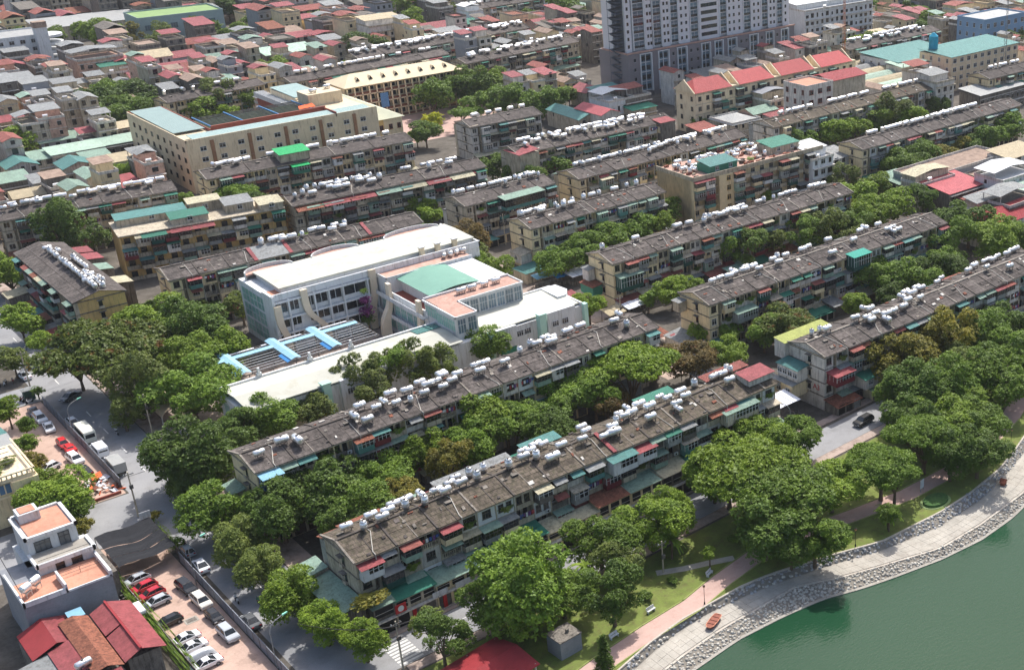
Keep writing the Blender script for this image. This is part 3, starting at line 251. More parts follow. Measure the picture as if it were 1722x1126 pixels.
TREES = [[57.8,281.3,4.3,5.8,"u",1,0,0,9],[62.0,275.9,10.2,8.3,"u",4,0,1,9],[58.1,255.3,3.3,4.6,"l",3,0,2,9],[62.1,258.1,6.5,6.9,"l",3,0,3,9],[77.6,291.8,6.6,7.0,"r",2,0,4,9],[74.7,270.3,5.4,6.1,"r",2,0,5,9],[69.8,249.7,6.9,7.1,"r",0,0,6,9],[82.0,281.0,7.3,7.5,"r",1,0,7,9],[80.4,268.1,5.4,6.1,"r",2,0,8,9],[59.5,221.1,7.4,7.5,"r",1,1,0,8],[59.2,216.6,4.1,5.2,"r",1,1,1,8],[56.8,200.5,5.1,5.9,"r",0,1,2,8],[55.9,191.3,4.1,5.1,"r",3,1,3,8],[55.4,181.9,3.5,4.7,"r",3,1,4,8],[55.7,170.4,4.2,5.2,"r",2,1,5,8],[56.1,161.2,3.4,4.7,"r",2,1,6,8],[58.5,153.5,3.2,4.5,"r",2,1,7,8],[63.5,193.2,6.3,6.7,"r",1,2,0,19],[70.9,195.4,7.3,7.4,"r",1,2,1,19],[69.3,183.5,4.8,5.6,"r",1,2,2,19],[73.5,185.5,5.9,6.4,"r",0,2,3,19],[82.2,194.2,4.9,5.7,"r",0,2,4,19],[80.5,186.7,4.3,5.3,"r",5,2,5,19],[92.9,196.2,4.8,5.7,"r",2,2,6,19],[92.3,187.0,5.1,5.9,"l",5,2,7,19],[104.8,200.7,6.8,7.1,"r",2,2,8,19],[100.4,192.4,5.5,6.1,"r",0,2,9,19],[108.8,195.6,5.6,6.2,"r",0,2,10,19],[114.0,192.3,5.6,6.2,"r",0,2,11,19],[114.1,186.4,5.1,5.8,"r",1,2,12,19],[125.6,197.8,6.3,6.7,"r",0,2,13,19],[127.7,193.1,4.8,5.7,"r",0,2,14,19],[128.5,190.2,4.1,5.1,"r",6,2,15,19],[137.2,193.7,8.6,7.6,"u",2,2,16,19],[152.6,193.5,5.3,6.0,"r",6,2,17,19],[160.4,191.4,4.4,5.3,"r",2,2,18,19],[70.3,227.9,4.9,5.8,"r",1,3,0,10],[77.1,228.8,5.5,6.1,"r",0,3,1,10],[85.3,227.7,3.8,4.9,"r",3,3,2,10],[96.9,231.8,5.4,6.1,"l",3,3,3,10],[97.1,225.9,4.4,5.4,"l",3,3,4,10],[102.8,231.8,4.9,5.7,"l",3,3,5,10],[106.1,231.8,4.9,5.8,"l",0,3,6,10],[108.7,230.2,5.5,6.1,"l",3,3,7,10],[113.9,228.5,4.4,5.4,"l",3,3,8,10],[125.3,231.3,5.3,6.1,"r",0,3,9,10],[66.9,150.1,2.6,4.1,"l",3,4,0,13],[65.9,144.1,4.2,5.2,"l",1,4,1,13],[77.1,146.6,4.7,5.6,"r",0,4,2,13],[85.0,154.3,3.3,4.6,"r",2,4,3,13],[80.4,143.9,8.9,8.6,"r",0,4,4,13],[85.4,142.3,4.3,5.3,"r",0,4,5,13],[97.4,149.2,5.1,5.9,"r",0,4,6,13],[89.7,135.2,4.8,5.7,"l",1,4,7,13],[95.6,141.8,4.0,5.1,"l",3,4,8,13],[106.5,147.3,5.5,6.2,"r",2,4,9,13],[112.0,150.4,4.3,5.3,"r",2,4,10,13],[137.4,157.2,5.8,6.3,"r",2,4,11,13],[145.2,153.8,4.7,5.6,"r",0,4,12,13],[110.2,137.0,1.3,3.1,"r",2,5,0,18],[124.1,152.1,4.7,5.6,"r",0,5,1,18],[124.6,148.7,6.5,6.7,"u",2,5,2,18],[124.2,143.4,9.8,8.1,"u",2,5,3,18],[118.2,132.4,6.8,7.1,"r",1,5,4,18],[123.7,134.8,8.8,7.7,"u",0,5,5,18],[119.6,127.5,3.5,4.7,"r",1,5,6,18],[122.7,125.2,4.7,5.6,"r",0,5,7,18],[136.9,135.3,5.4,6.1,"r",2,5,8,18],[145.9,132.0,5.9,6.5,"u",0,5,9,18],[139.4,124.1,2.0,3.7,"r",0,5,10,18],[146.4,129.2,4.6,5.9,"u",0,5,11,18],[158.6,133.0,6.6,6.8,"u",0,5,12,18],[169.7,137.3,5.7,6.3,"r",2,5,13,18],[160.1,127.9,5.2,6.0,"r",1,5,14,18],[172.1,132.0,5.5,6.1,"r",0,5,15,18],[164.4,125.1,5.3,6.0,"r",1,5,16,18],[190.2,139.0,5.9,6.4,"r",0,5,17,18],[181.3,161.0,7.2,7.4,"r",5,6,0,13],[171.6,150.5,4.5,5.5,"r",0,6,1,13],[165.0,142.3,5.5,6.2,"r",1,6,2,13],[173.8,148.6,7.1,7.3,"r",1,6,3,13],[192.0,163.0,6.4,6.8,"r",5,6,4,13],[196.8,158.7,7.2,7.4,"l",5,6,5,13],[181.4,145.8,6.8,7.1,"r",0,6,6,13],[173.4,137.5,5.6,6.2,"r",2,6,7,13],[191.1,150.6,5.6,6.3,"r",3,6,8,13],[205.7,156.0,6.6,6.9,"r",0,6,9,13],[190.9,144.2,6.8,7.1,"r",0,6,10,13],[214.9,156.6,5.4,6.1,"r",1,6,11,13],[203.3,145.3,6.4,6.8,"r",0,6,12,13],[174.4,194.0,4.5,5.5,"r",0,7,0,13],[178.5,191.5,5.9,6.4,"r",4,7,1,13],[180.9,186.4,4.0,5.1,"r",1,7,2,13],[201.5,191.5,3.6,4.8,"r",2,7,3,13],[215.6,197.4,6.1,6.6,"r",0,7,4,13],[210.6,188.5,3.4,4.7,"r",1,7,5,13],[219.1,189.5,6.1,6.6,"r",0,7,6,13],[231.0,191.2,5.4,6.1,"r",1,7,7,13],[235.7,193.2,5.2,5.9,"r",0,7,8,13],[244.4,198.6,6.9,7.1,"l",0,7,9,13],[260.8,206.0,6.9,7.2,"r",1,7,10,13],[255.1,191.5,7.9,7.9,"r",2,7,11,13],[264.1,192.5,5.7,6.3,"r",0,7,12,13],[174.9,227.6,4.0,5.1,"r",2,8,0,12],[181.4,228.8,3.2,4.5,"r",2,8,1,12],[201.5,238.5,5.6,6.2,"l",0,8,2,12],[206.3,234.2,5.9,6.4,"l",0,8,3,12],[216.5,236.6,4.5,5.4,"l",3,8,4,12],[224.0,233.0,5.4,6.1,"l",0,8,5,12],[231.4,231.4,5.8,6.4,"l",3,8,6,12],[241.2,233.1,5.6,6.2,"r",0,8,7,12],[234.8,223.5,3.9,5.0,"r",3,8,8,12],[253.4,234.4,6.1,6.6,"r",2,8,9,12],[261.7,232.9,5.2,5.9,"r",2,8,10,12],[271.8,231.5,4.9,5.7,"l",1,8,11,12],[166.6,261.7,5.2,6.0,"r",0,9,0,8],[175.6,264.1,5.7,6.3,"r",0,9,1,8],[155.2,234.0,4.0,5.1,"r",2,9,2,8],[187.1,268.2,4.8,5.7,"r",0,9,3,8],[197.0,269.4,4.6,5.5,"r",0,9,4,8],[205.4,271.0,3.7,4.9,"r",2,9,5,8],[213.2,276.9,4.1,5.2,"r",0,9,6,8],[223.0,278.0,3.1,4.5,"r",1,9,7,8],[158.4,292.7,6.2,6.7,"r",6,10,0,3],[154.3,283.1,4.2,5.2,"r",3,10,1,3],[149.3,268.3,5.8,6.4,"r",2,10,2,3],[81.1,308.3,2.5,4.0,"r",0,11,0,20],[88.9,299.2,3.1,4.4,"r",3,11,1,20],[164.6,422.9,3.5,4.7,"r",0,11,2,20],[120.7,308.3,2.6,4.1,"r",1,11,3,20],[161.0,379.7,2.8,4.2,"r",1,11,4,20],[146.9,335.2,2.5,4.0,"r",0,11,5,20],[155.3,316.5,2.8,4.2,"r",2,11,6,20],[188.5,325.4,2.9,4.3,"r",0,11,7,20],[189.4,318.8,2.2,3.8,"r",3,11,8,20],[228.0,366.6,2.9,4.3,"r",0,11,9,20],[246.7,354.8,2.5,4.0,"r",2,11,10,20],[213.6,301.6,2.5,4.0,"r",0,11,11,20],[261.5,350.9,2.5,4.0,"r",0,11,12,20],[170.0,230.7,2.6,4.1,"r",0,11,13,20],[253.6,316.8,2.4,3.9,"r",3,11,14,20],[165.3,204.9,2.7,4.1,"r",2,11,15,20],[230.1,273.1,2.5,4.0,"l",3,11,16,20],[169.6,200.7,2.7,4.1,"r",0,11,17,20],[239.5,274.6,2.9,4.3,"r",0,11,18,20],[245.1,270.2,2.5,4.0,"r",2,11,19,20],[96.8,292.5,3.7,4.9,"l",3,12,0,3],[126.3,314.4,5.7,6.3,"r",0,12,1,3],[128.0,309.8,4.0,5.1,"r",1,12,2,3],[86.1,276.3,2.6,4.1,"r",1,13,0,1],[63.1,353.4,6.0,6.5,"r",2,14,0,7],[49.4,298.0,3.3,4.6,"r",3,14,1,7],[56.3,318.0,4.5,5.4,"r",2,14,2,7],[65.7,348.6,3.5,4.7,"r",2,14,3,7],[56.8,304.9,2.8,4.2,"r",2,14,4,7],[80.8,372.6,8.2,8.1,"l",1,14,5,7],[85.4,366.5,5.9,6.4,"l",1,14,6,7],[41.8,272.4,2.8,4.2,"r",2,15,0,8],[42.7,264.0,2.0,3.7,"r",0,15,1,8],[40.8,255.7,2.0,3.6,"r",0,15,2,8],[39.1,245.3,2.4,3.9,"r",5,15,3,8],[38.4,235.0,3.2,4.5,"r",2,15,4,8],[38.7,226.1,5.3,6.0,"r",2,15,5,8],[39.3,222.8,3.5,4.8,"r",0,15,6,8],[39.1,216.7,1.6,3.4,"r",5,15,7,8],[119.9,393.4,2.4,3.9,"r",0,16,0,11],[143.9,427.6,2.8,4.2,"r",0,16,1,11],[126.0,368.9,3.8,4.9,"r",0,16,2,11],[129.6,374.9,5.8,6.4,"u",0,16,3,11],[128.8,359.0,5.6,6.2,"r",1,16,4,11],[166.6,420.8,5.2,6.0,"r",0,16,5,11],[163.9,400.6,4.2,5.2,"r",1,16,6,11],[161.8,386.2,5.3,6.0,"r",0,16,7,11],[171.0,392.1,3.7,4.9,"r",2,16,8,11],[175.4,386.7,2.9,4.3,"r",2,16,9,11],[182.3,383.3,5.7,6.3,"r",0,16,10,11],[100.4,488.3,6.2,6.7,"r",2,17,0,6],[84.3,405.8,2.8,4.2,"r",0,17,1,6],[108.4,424.6,3.0,4.3,"r",2,17,2,6],[114.7,442.3,2.2,3.8,"r",6,17,3,6],[114.7,429.0,3.9,5.0,"l",2,17,4,6],[104.1,386.8,5.1,5.8,"l",0,17,5,6],[135.2,517.2,8.2,8.1,"r",1,18,0,12],[145.3,540.0,6.9,7.2,"r",0,18,1,12],[138.4,504.0,9.0,8.7,"r",0,18,2,12],[150.9,523.4,7.8,7.8,"r",1,18,3,12],[152.3,512.9,5.1,5.9,"r",0,18,4,12],[160.0,501.0,4.5,5.5,"r",0,18,5,12],[160.9,489.4,6.4,6.8,"r",2,18,6,12],[170.7,495.8,8.5,8.3,"l",3,18,7,12],[170.1,484.5,4.4,5.4,"r",2,18,8,12],[180.3,494.2,6.0,6.5,"r",2,18,9,12],[208.5,536.7,7.1,7.3,"r",2,18,10,12],[210.2,526.6,5.4,6.1,"r",0,18,11,12],[205.1,408.1,3.1,4.4,"r",2,19,0,14],[207.4,405.8,4.8,5.7,"r",0,19,1,14],[231.9,444.2,7.7,7.7,"r",0,19,2,14],[219.5,422.0,3.4,4.7,"r",7,19,3,14],[229.1,418.9,4.6,5.9,"u",0,19,4,14],[250.0,448.7,9.3,8.9,"r",0,19,5,14],[238.2,423.6,5.6,6.2,"l",0,19,6,14],[259.6,449.2,8.4,8.3,"r",2,19,7,14],[286.5,484.1,7.5,7.6,"r",1,19,8,14],[250.4,423.2,7.5,7.6,"r",0,19,9,14],[270.0,446.2,5.5,6.2,"r",1,19,10,14],[258.0,411.0,7.0,7.2,"r",0,19,11,14],[268.2,415.3,5.2,6.0,"r",0,19,12,14],[277.0,419.6,3.9,5.0,"r",2,19,13,14],[165.0,331.7,4.0,5.1,"r",2,20,0,10],[164.4,324.6,3.2,4.5,"r",2,20,1,10],[185.8,349.9,4.2,5.3,"l",0,20,2,10],[186.4,341.2,5.3,6.0,"l",0,20,3,10],[201.0,351.6,4.7,5.6,"r",0,20,4,10],[202.0,342.6,3.5,4.7,"r",0,20,5,10],[202.4,332.2,4.5,5.5,"r",0,20,6,10],[214.9,337.8,5.4,6.1,"r",0,20,7,10],[226.1,344.3,4.4,5.4,"r",0,20,8,10],[237.7,342.6,4.4,5.4,"r",0,20,9,10],[264.3,274.7,1.9,3.5,"r",2,21,0,15],[275.6,274.4,2.7,4.1,"l",1,21,1,15],[270.0,262.3,5.1,5.9,"l",3,21,2,15],[287.1,276.3,4.3,5.3,"l",3,21,3,15],[258.7,246.5,5.6,6.2,"r",2,21,4,15],[257.1,239.7,4.5,5.4,"r",0,21,5,15],[272.3,250.9,4.7,5.6,"r",2,21,6,15],[292.6,263.3,5.0,5.8,"r",2,21,7,15],[295.2,260.7,6.9,7.2,"r",0,21,8,15],[303.7,261.8,5.8,6.4,"r",0,21,9,15],[312.7,258.2,4.3,5.3,"r",5,21,10,15],[326.7,264.3,3.7,4.8,"r",5,21,11,15],[330.9,260.6,4.1,5.1,"r",0,21,12,15],[337.8,259.1,5.8,6.3,"r",0,21,13,15],[353.6,263.3,5.5,6.2,"r",0,21,14,15],[290.0,308.7,3.7,4.9,"r",0,22,0,9],[292.2,303.7,5.3,6.0,"r",0,22,1,9],[301.9,306.1,4.2,5.2,"r",2,22,2,9],[305.5,302.7,5.8,6.4,"r",2,22,3,9],[316.0,301.5,5.5,6.1,"r",2,22,4,9],[328.4,304.6,6.0,6.6,"r",2,22,5,9],[335.1,302.2,7.4,7.5,"l",3,22,6,9],[338.2,296.4,5.6,6.3,"r",2,22,7,9],[361.9,303.2,5.0,5.8,"r",1,22,8,9],[288.3,353.7,3.1,4.4,"r",0,23,0,5],[420.2,418.6,2.8,4.2,"r",1,23,1,5],[417.1,402.3,5.0,5.8,"r",0,23,2,5],[420.0,398.4,6.6,7.0,"r",2,23,3,5],[432.4,400.1,6.2,6.6,"r",2,23,4,5],[487.8,513.4,4.7,5.6,"r",1,24,0,10],[493.6,464.3,7.1,7.3,"r",0,24,1,10],[514.0,454.8,5.2,5.9,"r",1,24,2,10],[492.4,429.6,7.4,7.6,"r",0,24,3,10],[468.7,406.8,5.9,6.4,"r",1,24,4,10],[485.5,410.1,7.8,7.8,"r",2,24,5,10],[548.0,436.5,4.6,5.5,"r",0,24,6,10],[468.7,353.6,6.7,7.0,"r",1,24,7,10],[541.7,407.9,3.9,5.0,"r",0,24,8,10],[488.5,361.9,5.2,5.9,"r",1,24,9,10],[122.5,551.3,3.2,4.5,"r",1,25,0,18],[151.3,598.7,2.9,4.3,"r",0,25,1,18],[168.4,570.8,3.4,4.6,"r",2,25,2,18],[175.1,556.2,3.3,4.6,"r",0,25,3,18],[235.3,571.9,3.5,4.7,"r",2,25,4,18],[277.7,652.5,4.7,5.6,"r",0,25,5,18],[271.6,612.7,4.4,5.4,"r",1,25,6,18],[256.9,535.2,4.5,5.5,"r",0,25,7,18],[294.3,560.9,3.6,4.8,"r",2,25,8,18],[281.7,524.9,3.4,4.6,"r",1,25,9,18],[336.9,535.2,4.2,5.2,"r",0,25,10,18],[331.8,512.4,3.5,4.7,"r",2,25,11,18],[358.8,527.0,3.6,4.8,"r",0,25,12,18],[448.3,457.1,3.6,4.8,"r",0,25,13,18],[455.1,443.2,3.6,4.8,"r",1,25,14,18],[422.0,381.4,3.3,4.5,"r",0,25,15,18],[480.5,387.2,4.1,5.2,"r",0,25,16,18],[513.5,400.9,3.7,4.9,"r",2,25,17,18],[243.5,536.6,3.4,4.6,"r",2,26,0,13],[288.7,621.9,5.8,6.4,"r",0,26,1,13],[256.0,547.0,8.6,8.4,"r",1,26,2,13],[316.1,627.6,9.3,8.9,"l",2,26,3,13],[288.2,567.7,5.4,6.1,"r",2,26,4,13],[310.1,600.7,7.7,7.7,"l",2,26,5,13],[341.0,620.1,4.7,5.6,"l",3,26,6,13],[374.4,618.6,5.5,6.1,"r",0,26,7,13],[361.9,595.4,7.3,7.4,"r",0,26,8,13],[360.0,581.5,5.2,5.9,"r",0,26,9,13],[371.1,559.5,10.2,9.5,"r",0,26,10,13],[393.9,579.7,5.3,6.0,"r",1,26,11,13],[405.0,581.9,4.0,5.1,"r",1,26,12,13],[152.1,696.9,6.8,7.1,"l",0,27,0,19],[151.7,681.8,4.6,5.5,"l",0,27,1,19],[167.1,692.3,6.7,7.1,"r",2,27,2,19],[200.8,798.5,6.2,6.7,"r",1,27,3,19],[184.7,686.5,8.1,8.0,"r",2,27,4,19],[216.3,784.1,4.6,5.5,"r",1,27,5,19],[188.1,671.9,7.3,7.4,"r",2,27,6,19],[195.0,668.6,6.6,6.9,"l",5,27,7,19],[201.9,649.7,4.8,5.7,"l",3,27,8,19],[209.3,660.6,6.6,6.9,"l",3,27,9,19],[229.7,673.1,6.7,7.0,"r",2,27,10,19],[229.6,652.4,5.9,6.4,"r",0,27,11,19],[231.3,642.6,4.5,5.5,"r",0,27,12,19],[261.1,714.9,7.2,7.4,"r",1,27,13,19],[241.7,654.1,4.6,5.5,"r",2,27,14,19],[259.6,675.1,6.2,6.6,"r",2,27,15,19],[254.2,645.0,3.9,5.0,"r",0,27,16,19],[260.8,649.3,5.3,6.0,"r",2,27,17,19],[285.6,648.7,6.0,6.5,"r",2,27,18,19]]
